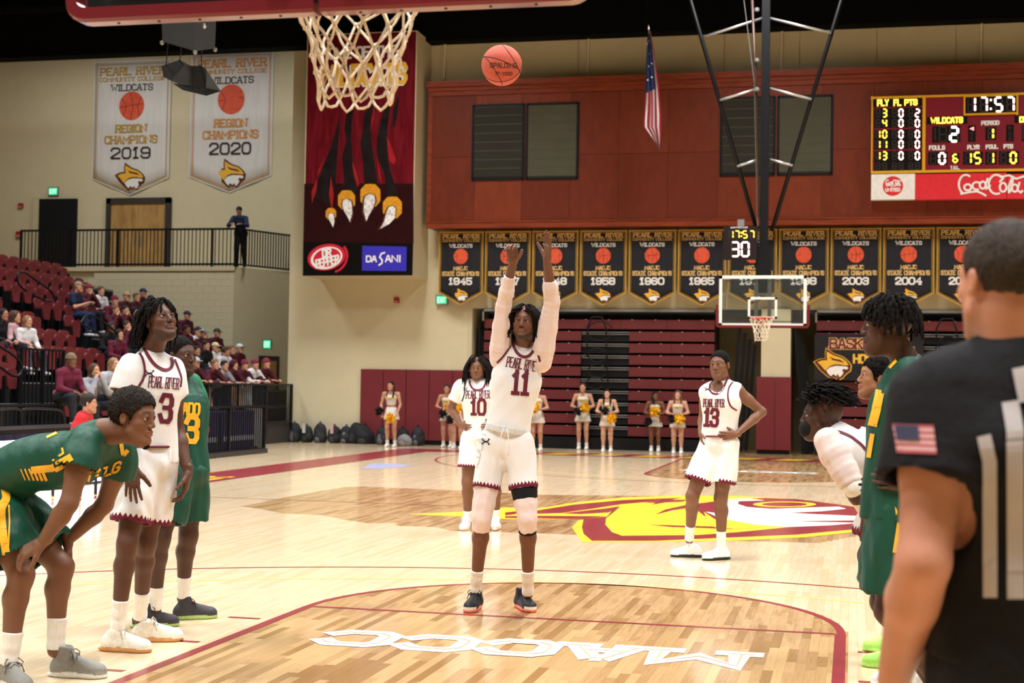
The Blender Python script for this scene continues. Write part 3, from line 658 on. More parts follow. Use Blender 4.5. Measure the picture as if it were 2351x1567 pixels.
# ------------------------------------------------------------------ the hall
BEI = 'd2c8a8'
m_wall = M('painted_block_wall', BEI, .85, .03, 3, .05, 60); m_wall2 = M('painted_wall_panel', 'c9bf9f', .85, .03, 3)
m_ceil = M('black_roof', '070809', 1., .2, 2, spec=.1); m_dark = M('dark_recess', '111113', .85, .2, 3); m_blk = M('black_metal', '15161a', .45, .1, 8, metal=.3)
m_grey = M('grey_metal', '8b8b8b', .45, .08, 8, metal=.4); m_chrome = M('bright_metal', 'c9c9cc', .3, .05, 8, metal=.7)
m_mar = M('maroon_plastic', '66292c', .45, .06, 10); m_pad = M('maroon_vinyl', '742a30', .5, .04, 4)
def wood_mat(name, c1, c2, rough, sc_=(1, 1, 1), ob=False, coat=0.):
    m = M(name, c1, rough, .1, 6, stretch=sc_, coat=coat); nt = m.node_tree; n = nt.nodes; L = nt.links; b = n['Principled BSDF']; old = b.inputs['Base Color'].links[0].from_socket
    mx = n.new('ShaderNodeMix'); mx.data_type = 'RGBA'; L.new(old, mx.inputs['A']); mx.inputs['B'].default_value = (*lin(hexc(c2)), 1)
    tc = n.new('ShaderNodeTexCoord'); mp = n.new('ShaderNodeMapping'); mp.inputs['Scale'].default_value = sc_; L.new(tc.outputs['Object'], mp.inputs[0]); nz = n.new('ShaderNodeTexNoise'); nz.inputs['Scale'].default_value = 5; nz.inputs['Detail'].default_value = 5; nz.inputs['Distortion'].default_value = .8; L.new(mp.outputs[0], nz.inputs['Vector'])
    mr = n.new('ShaderNodeMapRange'); mr.inputs['From Min'].default_value = .42; mr.inputs['From Max'].default_value = .72; L.new(nz.outputs['Fac'], mr.inputs['Value'])
    last = mr.outputs[0]
    if ob:   # every board its own tone
        a = n.new('ShaderNodeAttribute') if ob == 'attr' else n.new('ShaderNodeObjectInfo'); s = a.outputs['Fac'] if ob == 'attr' else a.outputs['Random']
        if ob == 'attr': a.attribute_name = 'tone'
        m2 = n.new('ShaderNodeMath'); m2.operation = 'MULTIPLY'; m2.inputs[1].default_value = .45; L.new(last, m2.inputs[0]); m3 = n.new('ShaderNodeMath'); m3.operation = 'POWER'; m3.inputs[1].default_value = 2.2; L.new(s, m3.inputs[0])
        m4 = n.new('ShaderNodeMath'); m4.operation = 'ADD'; L.new(m2.outputs[0], m4.inputs[0]); L.new(m3.outputs[0], m4.inputs[1]); m4.use_clamp = True; last = m4.outputs[0]
    L.new(last, mx.inputs['Factor']); L.new(mx.outputs['Result'], b.inputs['Base Color']); return m
FR, FRG = .13, (6, .6, 1)
m_maple = wood_mat('maple_court_boards', 'e0cbab', 'd6bd97', FR, FRG, 'attr'); m_stain = wood_mat('stained_court_boards', 'c6a276', '997349', FR, FRG, 'attr'); m_lane = wood_mat('stained_lane_boards', 'cfac7c', '9a754a', FR, FRG, True)
for m in (m_maple, m_stain, m_lane): m.node_tree.nodes['Principled BSDF'].inputs['Specular IOR Level'].default_value = .55
fb = MB(); fb.box((-30, -14, -.06), (22, 46, -.004)); floor = struct('floor', fb, M('floor_under_boards', 'b08d5c', .4)); FL = floor
# painted shapes on the floor: where the stain lies
def inside(x, y, P):
    c = False; j = len(P)-1
    for i in range(len(P)):
        if (P[i][1] > y) != (P[j][1] > y) and x < (P[j][0]-P[i][0])*(y-P[i][1])/(P[j][1]-P[i][1])+P[i][0]: c = not c
        j = i
    return c
STA = [tuple(atZ(*q)[:2]) for q in ((554, 1162), (686, 1134), (793, 1117.5), (829, 1116), (1054, 1125), (1236, 1135), (1500, 1138), (1860, 1148), (2040, 1172), (2060, 1205), (1975, 1228), (1880, 1246), (1811, 1244), (1500, 1236), (1275, 1225), (1160, 1221), (1036, 1218), (1000, 1209), (914, 1207), (907, 1200), (847, 1201), (793, 1193), (739, 1182), (650, 1178), (600, 1168))]
def stained(x, y):
    if abs(x) < 1.83 and (y < 5.79 or y > 22.86): return True
    if y < 7.62 and x*x+(y-5.79)**2 < 1.82**2: return True
    if y > 21.0 and x*x+(y-22.86)**2 < 1.82**2: return True
    return 10.4 < y < 18.4 and -6 < x < 4 and inside(x, y, STA)
bw = .0571; V1, F1, T1, MI = [], [], [], []; lane_cells = []
rb = random.Random(11)
for ci in range(int(25/bw)):
    x0 = -15+ci*bw; x1 = x0+bw-.0007; y = -1.5+rb.uniform(-1, 0)
    xc = x0+bw/2; cuts_ = []
    if abs(xc) < 1.82: q_ = math.sqrt(1.82**2-xc*xc); cuts_ += [5.79+q_, 22.86-q_, 28.65]
    for i_ in range(len(STA)):
        a_, b_ = STA[i_], STA[i_-1]
        if (a_[0] > xc) != (b_[0] > xc): cuts_.append(a_[1]+(b_[1]-a_[1])*(xc-a_[0])/(b_[0]-a_[0]))
    cuts_.sort()
    while y < 33.2:
        lane = abs(x0+bw/2) < 1.84 and y < 7.6
        L_ = rb.uniform(.28, .95) if (lane or y > 10) and abs(x0) < 6 else rb.uniform(.7, 1.7); y1 = y+L_
        for c_ in cuts_:
            if y+.02 < c_ < y1-.02: y1 = c_; break
        L_ = y1-y
        xm, ym = x0+bw/2, y+L_/2; st = stained(xm, ym)
        if abs(xm) < 1.80 and 3.0 < y and y1 < 5.9: lane_cells.append((x0, x1, y, y1)); y = y1; continue
        k = len(V1); V1 += [(x0, y, 0), (x1, y, 0), (x1, y1-.0008, 0), (x0, y1-.0008, 0), (x0, y, -.004), (x1, y, -.004), (x1, y1-.0008, -.004), (x0, y1-.0008, -.004)]
        F1 += [(k, k+1, k+2, k+3), (k+4, k+5, k+1, k), (k+5, k+6, k+2, k+1), (k+6, k+7, k+3, k+2), (k+7, k+4, k, k+3)]; t = rb.random(); T1 += [t]*8; MI += [1 if st else 0]*5; y = y1
me = bpy.data.meshes.new('floor_boards'); me.from_pydata(V1, [], F1); me.polygons.foreach_set('material_index', MI); a = me.attributes.new('tone', 'FLOAT', 'POINT'); a.data.foreach_set('value', T1); me.update()
put('floor_boards', me, [m_maple, m_stain], FL, kind='stuff')
rb.shuffle(lane_cells); keep = sorted(lane_cells[:296], key=lambda c: c[2]); rest = lane_cells[296:]
bx = bpy.data.meshes.new('floor_board'); bx.from_pydata([(x, y, z) for z in (0, -.004) for x, y in ((0, 0), (1, 0), (1, 1), (0, 1))], [], [(0, 1, 2, 3), (4, 5, 1, 0), (5, 6, 2, 1), (6, 7, 3, 2), (7, 4, 0, 3)]); bx.materials.append(m_lane)
for (x0, x1, y, y1) in keep:
    o = bpy.data.objects.new('floor_board', bx); COL.objects.link(o); o.parent = FL; o.location = Vector((x0, y, 0))-FL.location; o.scale = (x1-x0, y1-y-.0008, 1)
mb = MB(); tn = []
for (x0, x1, y, y1) in rest: mb.add([(x0, y, 0), (x1, y, 0), (x1, y1-.0008, 0), (x0, y1-.0008, 0)], [(0, 1, 2, 3)]); tn += [rb.random()]*4
me = mb.mesh('lane_boards'); a = me.attributes.new('tone', 'FLOAT', 'POINT'); a.data.foreach_set('value', tn); put('lane_boards', me, m_stain, FL, kind='stuff')
# painted lines: flat colour on the boards
PZ = .0012
mp_m, mp_g, mp_w, mp_y = [M(n, c, .22, .03, 6) for n, c in (('maroon_court_paint', '8a3038'), ('gold_court_paint', 'f4c73c'), ('white_court_paint', 'f4f2ee'), ('yellow_line_paint', 'f1dd77'))]
def ring(cx, cy, r, w, a0, a1, n=48): 
    mb = MB(); P = [(cx+q*math.cos(math.radians(a0+(a1-a0)*i/n)), cy+q*math.sin(math.radians(a0+(a1-a0)*i/n)), PZ) for q in (r-w/2, r+w/2) for i in range(n+1)]
    return mb.add(P, [(i, i+1, n+2+i, n+1+i) for i in range(n)])
def line(name, mb, m=mp_m): return mb.build(name, m, FL)
def rc(x0, y0, x1, y1, z=PZ): return MB().add([(x0, y0, z), (x1, y0, z), (x1, y1, z), (x0, y1, z)], [(0, 1, 2, 3)])
for e in (0, 1):
    yb, yf, s = (0, 5.79, 1) if e == 0 else (28.65, 22.86, -1)
    for q in (-1, 1): line('lane_line', rc(q*1.83, yb, q*1.76, yf))
    line('free_throw_line', rc(-1.76, yf-.025, 1.76, yf+.025)); line('free_throw_arc', ring(0, yf, 1.80, .055, 0 if e == 0 else 180, 180 if e == 0 else 360))
    cy = 1.575 if e == 0 else 27.075; a = 11.5
    for rr, w, m in ((6.75, .05, mp_m), (6.02, .05, mp_y)):
        q = math.degrees(math.acos(min(1, 6.6/rr if rr > 6.6 else 1))); line('three_point_arc', ring(0, cy, rr, w, 0 if e == 0 else 180, 180 if e == 0 else 360, 90), m)
    for q in (-1, 1):
        line('three_point_line', rc(q*6.75, yb, q*6.70, cy))
        for yy in (3.35, 4.27, 5.18) if e == 0 else (23.5, 24.4, 25.3): line('lane_mark', rc(q*1.90, yy-.025, q*2.12, yy+.025))
line('half_court_line', rc(-7.62, 14.31, 7.62, 14.35)); line('baseline_line', rc(-7.7, -.05, 7.7, 0))
for x0, x1 in ((-8.72, -7.7), (7.7, 8.72)): line('sideline_band', rc(x0, -1, x1, 30.1))
line('baseline_band', rc(-7.7, 28.68, 7.7, 30.1))
for i in range(12): line('band_chevron', MB().add([(-6.2+i*1.05+dx, y, PZ+.0008) for dx, y in ((0, 29.0), (.6, 29.0), (.95, 29.8), (.35, 29.8))], [(0, 1, 2, 3)]), mp_g)
mb = MB(); flat_text(mb, 'PEARL RIVER', V(-8.2, 15.6, PZ), V(0, 1, 0), V(-1, 0, 0), 5.4, .62, .1, .001, .15); line('band_lettering', mb, mp_g)
# lane lettering, read from mid court
for ot, mm, zz, ee in ((.02, mp_w, .0006, .0), (0, mp_m, .0012, .0)):
    pass
mb = MB(); mo = MB(); uL = V(-1, 0, 0); vL = V(0, -1, 0); cL = V(.0, 4.68, PZ)
flat_text(mb, 'MACCC', cL, uL, vL, 2.60, .50, .145, .0006, .20, .42, .62); line('lane_lettering', mb, mp_w)
flat_text(mo, 'MACCC', cL, uL, vL, 2.49, .39, .012, .0032, .20, .42, .8); line('lettering_outline', mo, M('tan_outline', 'd9b184', .3, .05))
# centre emblem, drawn by its corners on the floor
def fpoly(name, pts, mat, z): 
    P_ = [tuple(atZ(x, y)[:2])+(PZ+z,) for x, y in pts]; mb = MB(); mb.add(P_, [t for t in tess([Vector((p[0], p[1], 0)) for p in P_])]); return line(name, mb, mat)
q2 = lambda L_: [(1160+x*.3828, 980+y*.3828) for x, y in L_]
fpoly('emblem_gold', [(935, 1180), (1070, 1174), (1160, 1164)]+q2([(180, 490), (430, 450), (700, 422), (1000, 412), (1350, 412), (1650, 425), (1900, 455), (2140, 480), (2330, 505), (2330, 590), (2130, 625), (1800, 660), (1400, 680), (900, 690), (460, 690), (400, 600), (440, 560), (480, 552), (0, 552)])+[(1100, 1187)], mp_g, .0004)
fpoly('emblem_maroon', q2([(190, 500), (420, 464), (700, 438), (900, 430), (1060, 424), (1000, 436), (700, 462), (520, 490), (330, 516), (190, 520)]), mp_m, .0010)
fpoly('emblem_maroon', q2([(470, 552), (620, 535), (690, 478), (640, 500), (605, 545), (600, 585), (640, 630), (700, 652), (1150, 648), (1400, 630), (1700, 600), (2130, 560), (2330, 540), (2330, 575), (2130, 610), (1750, 645), (1400, 660), (900, 682), (520, 682), (470, 640), (460, 600)]), mp_m, .0010)
fpoly('emblem_maroon', q2([(860, 585), (1150, 594), (1400, 600), (1360, 612), (1150, 604), (1000, 600)]), mp_m, .0012)
fpoly('emblem_maroon', q2([(340, 517), (600, 488), (690, 475), (620, 512), (450, 522)]), mp_m, .0012)
fpoly('emblem_maroon', q2([(830, 452), (1000, 436), (1100, 436), (1060, 448), (960, 452), (880, 466), (900, 455)]), mp_m, .0012)
fpoly('emblem_maroon', q2([(0, 512), (70, 505), (75, 520), (0, 530)]), mp_m, .0010); fpoly('emblem_maroon', q2([(0, 535), (190, 532), (600, 535), (470, 552), (0, 545)]), mp_m, .0010)
fpoly('emblem_maroon', q2([(900, 525), (960, 495), (1070, 470), (1300, 440), (1560, 425), (1750, 432), (1950, 460), (2150, 485), (2330, 510), (2330, 590), (1900, 590), (1500, 560), (1300, 540), (1260, 570), (1190, 530), (1130, 480), (1000, 500)]), mp_m, .0016)
fpoly('emblem_white', q2([(1265, 475), (1290, 450), (1340, 432), (1450, 428), (1560, 440), (1400, 445), (1395, 462), (1450, 480), (1600, 492), (1850, 482), (2000, 478), (2045, 490), (1900, 505), (1700, 515), (1900, 525), (2140, 535), (2330, 545), (2330, 556), (2100, 560), (1700, 565), (2120, 575), (1950, 590), (1700, 600), (1500, 585), (1300, 550), (1200, 508), (1290, 520)]), mp_w, .0022)
fpoly('emblem_gold', q2([(1190, 508), (1260, 555), (1400, 590), (1560, 600), (1380, 612), (1250, 600), (1210, 555)]), mp_g, .0022)
P_ = [(1675+190*math.cos(t)*s, 464+17*math.sin(t)*s) for s in (1, .72) for t in np.linspace(0, 6.2832, 25)]
mb = MB(); W2 = [tuple(atZ(1160+x*.3828, 980+y*.3828)[:2])+(PZ+.0026,) for x, y in P_]; mb.add(W2, [(i, i+1, 26+i, 25+i) for i in range(24)]); line('emblem_gold', mb, mp_g)
mb = MB(); P3 = [(830, 1075), (850, 1065), (875, 1063), (940, 1067), (955, 1066), (920, 1072), (870, 1075)]; fpoly('court_sticker', P3, M('blue_court_sticker', '9aa0c8', .3, .1, 3), .001)
mb = MB(); flat_text(mb, 'MACCC', V(0, 24.2, PZ), V(1, 0, 0), V(0, 1, 0), 2.5, .45, .12, .001, .2, .22, .6); line('lane_lettering', mb, mp_w)
# ------------------------------------------------------------------ walls and roof
def wall(name, a, b, m=m_wall): return struct(name, MB().box(a, b), m)
wall('wall_back', (-30, -14.3, 0), (22, -14, 13.2)); wall('wall_left', (-30.3, -14, 0), (-30, 45, 13.2)); wall('wall_right', (22, -14, 0), (22.3, 45, 13.2))
struct('ceiling', MB().box((-30, -14, 13.2), (22, 45, 13.4)), m_ceil)
YW = 32.3
wf = wall('wall_far', (-12.62, YW, 0), (-7.75, YW+.4, 10.4))
mb = MB(); mb.box((-7.75, YW, 3.52), (22, YW+.3, 10.4)); mb.box((-7.75, YW, 0), (-7.62, YW+2.0, 3.52)); struct('wall_far_header', mb, m_wall2)
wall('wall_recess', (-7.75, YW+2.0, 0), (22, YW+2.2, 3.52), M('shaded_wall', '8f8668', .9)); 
# upper wall panels between the roof and the wooden front
for i in range(9):
    x0 = -8.6+i*1.83; MB().box((x0, YW-.05, 9.25), (x0+1.815, YW-.005, 10.38)).build('panel', m_wall2, wf)
for x, y0, y1 in ((1022, 95, 182), (1352, 70, 170), (1796, 62, 160), (2254, 50, 150)):
    a = at(x, y0, 32.2); b_ = at(x-3, y1, 32.2); MB().tube([a, b_], .03, 6).build('conduit', M('cream_pipe', 'e0d6b8', .5), wf)
struct('trim_1', MB().box((-30, 31.75, 10.32), (22, 32.28, 13.2)), m_ceil)
struct('wall_banner', MB().box((-30, 39.5, 0), (-12.5, 39.8, 13.2)), m_wall)
# roof steelwork
tr = empty('roof_truss', (0, 20, 11.2), 'black steel roof trusses and ducts under the ceiling', 'roof truss', kind='structure')
for i, Y in enumerate((22, 26.5, 31, 35.5)):
    mb = MB(); 
    for z in (11.4, 12.6): mb.bar((-29, Y, z), (21, Y, z), .14)
    for k in range(22): mb.bar((-29+k*2.3, Y, 11.4 if k % 2 else 12.6), (-29+(k+1)*2.3, Y, 12.6 if k % 2 else 11.4), .07)
    mb.build('truss', M('dark_steel', '0d0e10', .9, spec=.15), tr)
for x in (-14, -3, 6): MB().bar((x, 18, 12.7), (x, 40, 12.7), .18).build('purlin', M('dark_steel', ''), tr)
# a hanging lamp, lit
t = empty('ceiling_lamp', atD(110, 40, 40), 'bright white high bay lamp under the black roof', 'lamp')
c = atD(110, 40, 40); mb = MB(); mb.obox(c+V(0, 0, .1), (1, 0, 0), (0, 1, 0), (0, 0, 1), .34, .22, .06); mb.build('lamp_housing', m_blk, t); 
for s in (-.15, .15): MB().lathe(c+V(s, 0, 0), [(.001, -.05), (.13, -.03), (.14, .03), (.1, .05)], 12).build('lamp_lens', M('lamp_glow', 'ffffff', .5, .0, emit=14), t)
MB().tube([c+V(0, 0, .15), V(c[0], c[1], 13.2)], .012, 5).build('cable', m_blk, t)
# ------------------------------------------------------------------ the wooden front (press level) with its louvred openings
YF = 31.6; m_cherry = wood_mat('cherry_veneer', '7d351d', '652714', .42, (1.2, 1, .35), True, .08); m_cherry2 = wood_mat('cherry_trim', '84391f', '692a15', .4, (.3, 1, 3))
wfr = empty('wall_press_front', (-1, YF, 5.5), kind='structure')
X0, X1 = -8.66, 8.4; mb = MB(); mb.box((X0, YF+.02, 5.52), (X1, YF+.66, 9.2)); mb.build('backing', m_cherry2, wfr)
holes = [(-7.49, -6.19), (-6.10, -4.81), (-1.28, -.01), (.08, 1.34)]
xs = [X0]+[x for x in np.arange(X0+1.22, X1, 1.22)]+[X1]
for a, b_ in zip(xs[:-1], xs[1:]):
    for z0, z1 in ((5.66, 7.3), (7.3, 8.86)): MB().box((a+.004, YF, z0+.004), (b_-.004, YF+.03, z1-.004)).build('wood_panel', m_cherry, wfr)
for z0, z1, d in ((8.86, 8.98, .03), (8.98, 9.08, .06), (9.08, 9.22, .11), (5.50, 5.64, .03), (5.64, 5.67, .05)): MB().box((X0-d*.5, YF-d, z0), (X1, YF+.02, z1)).build('trim_board', m_cherry2, wfr)
MB().box((X0-.02, YF-.02, 5.5), (X0+.10, YF+.02, 9.0)).build('corner_board', m_cherry2, wfr)
m_lv = M('shade_fabric', '4b4a3c', .7, .1, 2); m_lv2 = M('dark_shade_fabric', '28281f', .7, .1, 2)
for i, (a, b_) in enumerate(holes):
    w = empty('window_%d' % (i+1), ((a+b_)/2, YF, 6.72), kind='structure')
    MB().box((a, YF-.006, 6.72), (b_, YF-.002, 8.58)).build('opening', m_lv if i in (1, 3) else m_lv2, w)
    for x0, x1, z0, z1 in ((a-.03, a+.03, 6.70, 8.60), (b_-.03, b_+.03, 6.70, 8.60), (a, b_, 6.69, 6.75), (a, b_, 8.55, 8.61)): MB().box((x0, YF-.03, z0), (x1, YF, z1)).build('window_frame', m_blk, w)
    for k in range(8):
        z = 6.78+k*.222; MB().box((a+.03, YF-.02, z), (b_-.03, YF-.012, z+.205)).build('slat', m_lv if i in (1, 3) else m_lv2, w)
        MB().box((a+.03, YF-.026, z+.205), (b_-.03, YF-.01, z+.219)).build('slat_rail', M('slat_rail', '77745f' if i in (1, 3) else '55533f', .5), w)
# ------------------------------------------------------------------ boxed column with the printed banner
mb = MB(); mb.box((-11.75, 31.0, 4.26), (-8.83, YW, 10.41)); col = struct('wall_column_box', mb, m_wall)
Yp = 30.985; bn = empty('column_banner', at(827, 632, Yp), 'tall glossy maroon banner with claws and wildcats title', 'banner')
mb = MB(); a, b_ = V(-11.72, Yp, 4.29), V(-8.85, Yp, 10.38); mb.box((a[0], Yp, a[2]), (b_[0], Yp+.012, b_[2])); 
m_pr = wood_mat('printed_maroon_vinyl', '5c1019', '731a26', .22, (1.5, 1, .25)); mb.build('vinyl_sheet', m_pr, bn)
def pp(name, pts, mat, Y, off, parent, kind=None):
    mb = MB(); P_ = [at(x, y, Y)-V(0, off, 0) for x, y in pts]; mb.add(P_, tess([Vector((p[0], p[2], 0)) for p in P_])); return mb.build(name, mat, parent)
m_pd, m_pb, m_torn, m_torn2 = M('print_dark', '2a0d10', .25, .2, 3), M('print_black', '0d0c0e', .25, .1), M('print_torn_black', '1d1718', .3, .5, 4), M('print_red', '9a2024', .3, .2, 6)
q3 = lambda L_: [(680+x*.4213, y*.4213) for x, y in L_]
pp('dark_ground', q3([(45, 1000), (640, 1000), (640, 1325), (38, 1325)]), m_pd, Yp, .002, bn); pp('sponsor_band', q3([(38, 1318), (638, 1325), (634, 1500), (36, 1502)]), m_pb, Yp, .004, bn)
for L_ in ([(245, 600), (225, 680), (190, 800), (150, 900), (100, 1030), (80, 1120), (140, 1080), (190, 1150), (215, 1000), (225, 850), (235, 700)],
  [(320, 560), (275, 620), (262, 700), (275, 760), (250, 850), (262, 1000), (240, 1010), (300, 1060), (330, 1040), (310, 880), (300, 760), (305, 650)],
  [(425, 555), (370, 620), (365, 700), (348, 780), (365, 880), (375, 1010), (420, 1000), (450, 1040), (430, 900), (410, 780), (405, 650)],
  [(515, 520), (480, 600), (455, 680), (440, 760), (440, 850), (480, 950), (500, 1070), (555, 1060), (520, 950), (500, 860), (495, 720), (510, 600)], [(556, 510), (530, 590), (525, 680), (535, 700), (548, 640), (558, 560)]): pp('torn_print', q3(L_), m_torn, Yp, .006, bn)
for L_ in ([(160, 850), (120, 930), (110, 1040), (85, 1110), (85, 1040), (120, 960)], [(190, 960), (205, 1060), (195, 1150), (180, 1060)], [(305, 880), (330, 940), (345, 1000), (335, 1020), (315, 950)], [(495, 740), (520, 800), (545, 870), (535, 895), (510, 880), (500, 820)], [(430, 570), (420, 650), (405, 720), (412, 650)], [(440, 850), (455, 930), (470, 1010), (450, 960)]): pp('torn_edge', q3(L_), m_torn2, Yp, .008, bn)
m_fur = wood_mat('print_gold_fur', 'e0a02c', 'a8651a', .3, (6, 6, 6)); m_claw = wood_mat('print_claw_white', 'f0eeec', 'a59a98', .3, (3, 3, 3)); m_clawd = M('print_claw_shade', '4a2420', .3)
for cx, cy, s, fl_ in ((190, 1165, .55, -1), (275, 1090, .9, -1), (405, 1065, 1.05, 1), (525, 1130, 1., 1)):
    pp('paw_fur', q3([(cx+s*(52+7*(k % 2))*math.cos(k*.5236/1), cy+s*(60+7*((k+1) % 2))*math.sin(k*.5236)) for k in range(12)]), m_fur, Yp, .010, bn)
    sh_ = [(-35, 20), (-30, -5), (-5, -20), (22, -10), (28, 20), (15, 60), (-10, 100), (-22, 130), (-38, 75)]
    if fl_ < 0: sh_ = [(-x, y) for x, y in sh_]
    if cx == 525: sh_ = [(20, 0), (5, -22), (-22, -12), (-35, 15), (-48, 70), (-72, 112), (-20, 85), (15, 50)]
    pp('claw_shade', q3([(cx+s*(x*1.18), cy+s*(y*1.05+8)) for x, y in sh_]), m_clawd, Yp, .012, bn); pp('claw', q3([(cx+s*x*.92, cy+s*(y*.95+10)) for x, y in sh_]), m_claw, Yp, .014, bn)
uX, uZ = V(1, 0, 0), V(0, 0, 1)
def ptext(name, text, x0, y0, x1, y1, Y, th, mat, parent, off=.016, serif=0., gap=.28, asp=1.):
    a, b_ = at(x0, y1, Y), at(x1, y0, Y); mb = MB(); flat_text(mb, text, (a+b_)/2, uX, uZ, b_[0]-a[0], b_[2]-a[2], th, off, serif, gap, asp); return mb.build(name, mat, parent)
m_wt, m_yt, m_gt = M('print_white', 'ecebe8', .5, .03), M('print_yellow', 'e9b63c', .5, .05), M('print_tan_gold', 'dcb877', .6, .05)
ptext('title', 'HOME OF THE', 738, 103, 912, 138, Yp, .055, m_wt, bn, .016, 0, .3)
ptext('title_shadow', 'WILDCATS', 733, 145, 934, 203, Yp, .13, m_wt, bn, .010, 0, .32); ptext('title', 'WILDCATS', 735, 142, 937, 200, Yp, .10, m_yt, bn, .018, 0, .32)
# sponsors
def ell_px(name, cx, cy, rx, ry, rot, Y, off, mat, parent, a0=0, a1=360, inner=None, n=32):
    c_, s_ = math.cos(math.radians(rot)), math.sin(math.radians(rot)); P = []
    for f in ((1,) if inner is None else (1, inner)):
        for k in range(n+1 if inner is not None else n):
            t = math.radians(a0+(a1-a0)*k/n); x, y = rx*f*math.cos(t), ry*f*math.sin(t); P.append(at(cx+x*c_-y*s_, cy+x*s_+y*c_, Y)-V(0, off, 0))
    mb = MB()
    if inner is None: mb.poly(P)
    else: mb.add(P, [(i, i+1, n+2+i, n+1+i) for i in range(n)])
    return mb.build(name, mat, parent)
m_rp = M('print_bright_red', 'c8283a', .3, .1, 4)
sp = empty('sponsor_sign', at(752, 622, Yp)-V(0, .006, 0), 'oval red soft drink logo at the foot of the claw banner', 'sign'); 
ell_px('ring', 750, 590, 44, 30, -12, Yp, .008, m_rp, sp); ell_px('ring', 750, 592, 37, 25, -15, Yp, .010, m_wt, sp); ell_px('ground', 751, 591, 32, 21, -15, Yp, .012, m_rp, sp); ell_px('swoosh', 770, 592, 28, 36, 25, Yp, .009, m_rp, sp, -75, 60, .84)
for nm, tx, x0, y0, x1, y1, th in (('lettering', 'DR', 739, 571, 762, 590, .05), ('lettering', 'PEPPER', 724, 590, 780, 610, .045)):
    a, b_ = at(x0, y1, Yp), at(x1, y0, Yp); mb = MB(); r_ = math.radians(12); flat_text(mb, tx, (a+b_)/2, V(math.cos(r_), 0, math.sin(r_)), V(-math.sin(r_)+.15, 0, math.cos(r_)), b_[0]-a[0], (b_[2]-a[2])*1.1, th, .016); mb.build(nm, m_wt, sp)
sp = empty('sponsor_sign', at(884, 622, Yp)-V(0, .006, 0), 'blue rectangular bottled water sign on the claw banner', 'sign')
pp('ground', [(832, 564), (934, 566), (933, 622), (831, 621)], M('print_royal_blue', '3a33b4', .3, .04, 4), Yp, .008, sp)
ptext('lettering', 'DA', 840, 586, 866, 602, Yp, .035, m_wt, sp, .012); ptext('lettering', 'ANI', 884, 585, 922, 602, Yp, .035, m_wt, sp, .012)
mb = MB(); L_ = [[(883, 580), (876, 582), (872, 590), (878, 597), (877, 604), (871, 608)]]
c0 = at(877, 594, Yp)
for k, qd in enumerate(stroke_quads([[((at(x, y, Yp)-c0)[0], (at(x, y, Yp)-c0)[2]) for x, y in L_[0]]], .04)): mb.add([c0+uX*a[0]+uZ*a[1]-V(0, .013+.0003*(k % 3), 0) for a in qd], [(0, 1, 2, 3)])
mb.build('lettering', m_wt, sp)
# ------------------------------------------------------------------ padding, bleachers, alcove
wp = empty('wall_padding', (-8.6, YW, 0), 'maroon vinyl wall pads behind the left cheerleaders', 'wall pad')
a, b_ = at(828, 848, YW-.06)[0], at(1067, 848, YW-.06)[0]+.3
for i in range(5): MB().box((a+(b_-a)*i/5+.006, YW-.07, .12), (a+(b_-a)*(i+1)/5-.006, YW-.002, 1.93)).build('pad', m_pad, wp, bev=.012)
MB().box((a, YW-.03, 0), (b_, YW-.002, .12)).build('kick_board', m_blk, wp)
wall('wall_pier', (-.30, 32.15, 0), (.40, 34.3, 3.52)); wp = empty('wall_padding', (.05, 32.1, 0), 'maroon vinyl pads round the pier under the far hoop', 'wall pad')
for x0, x1 in ((-.40, .04), (.05, .43)): MB().box((x0, 32.05, .1), (x1, 32.148, 1.87)).build('pad', m_pad, wp, bev=.012)
MB().box((-.38, 32.1, 0), (.41, 32.148, .1)).build('kick_board', m_blk, wp)
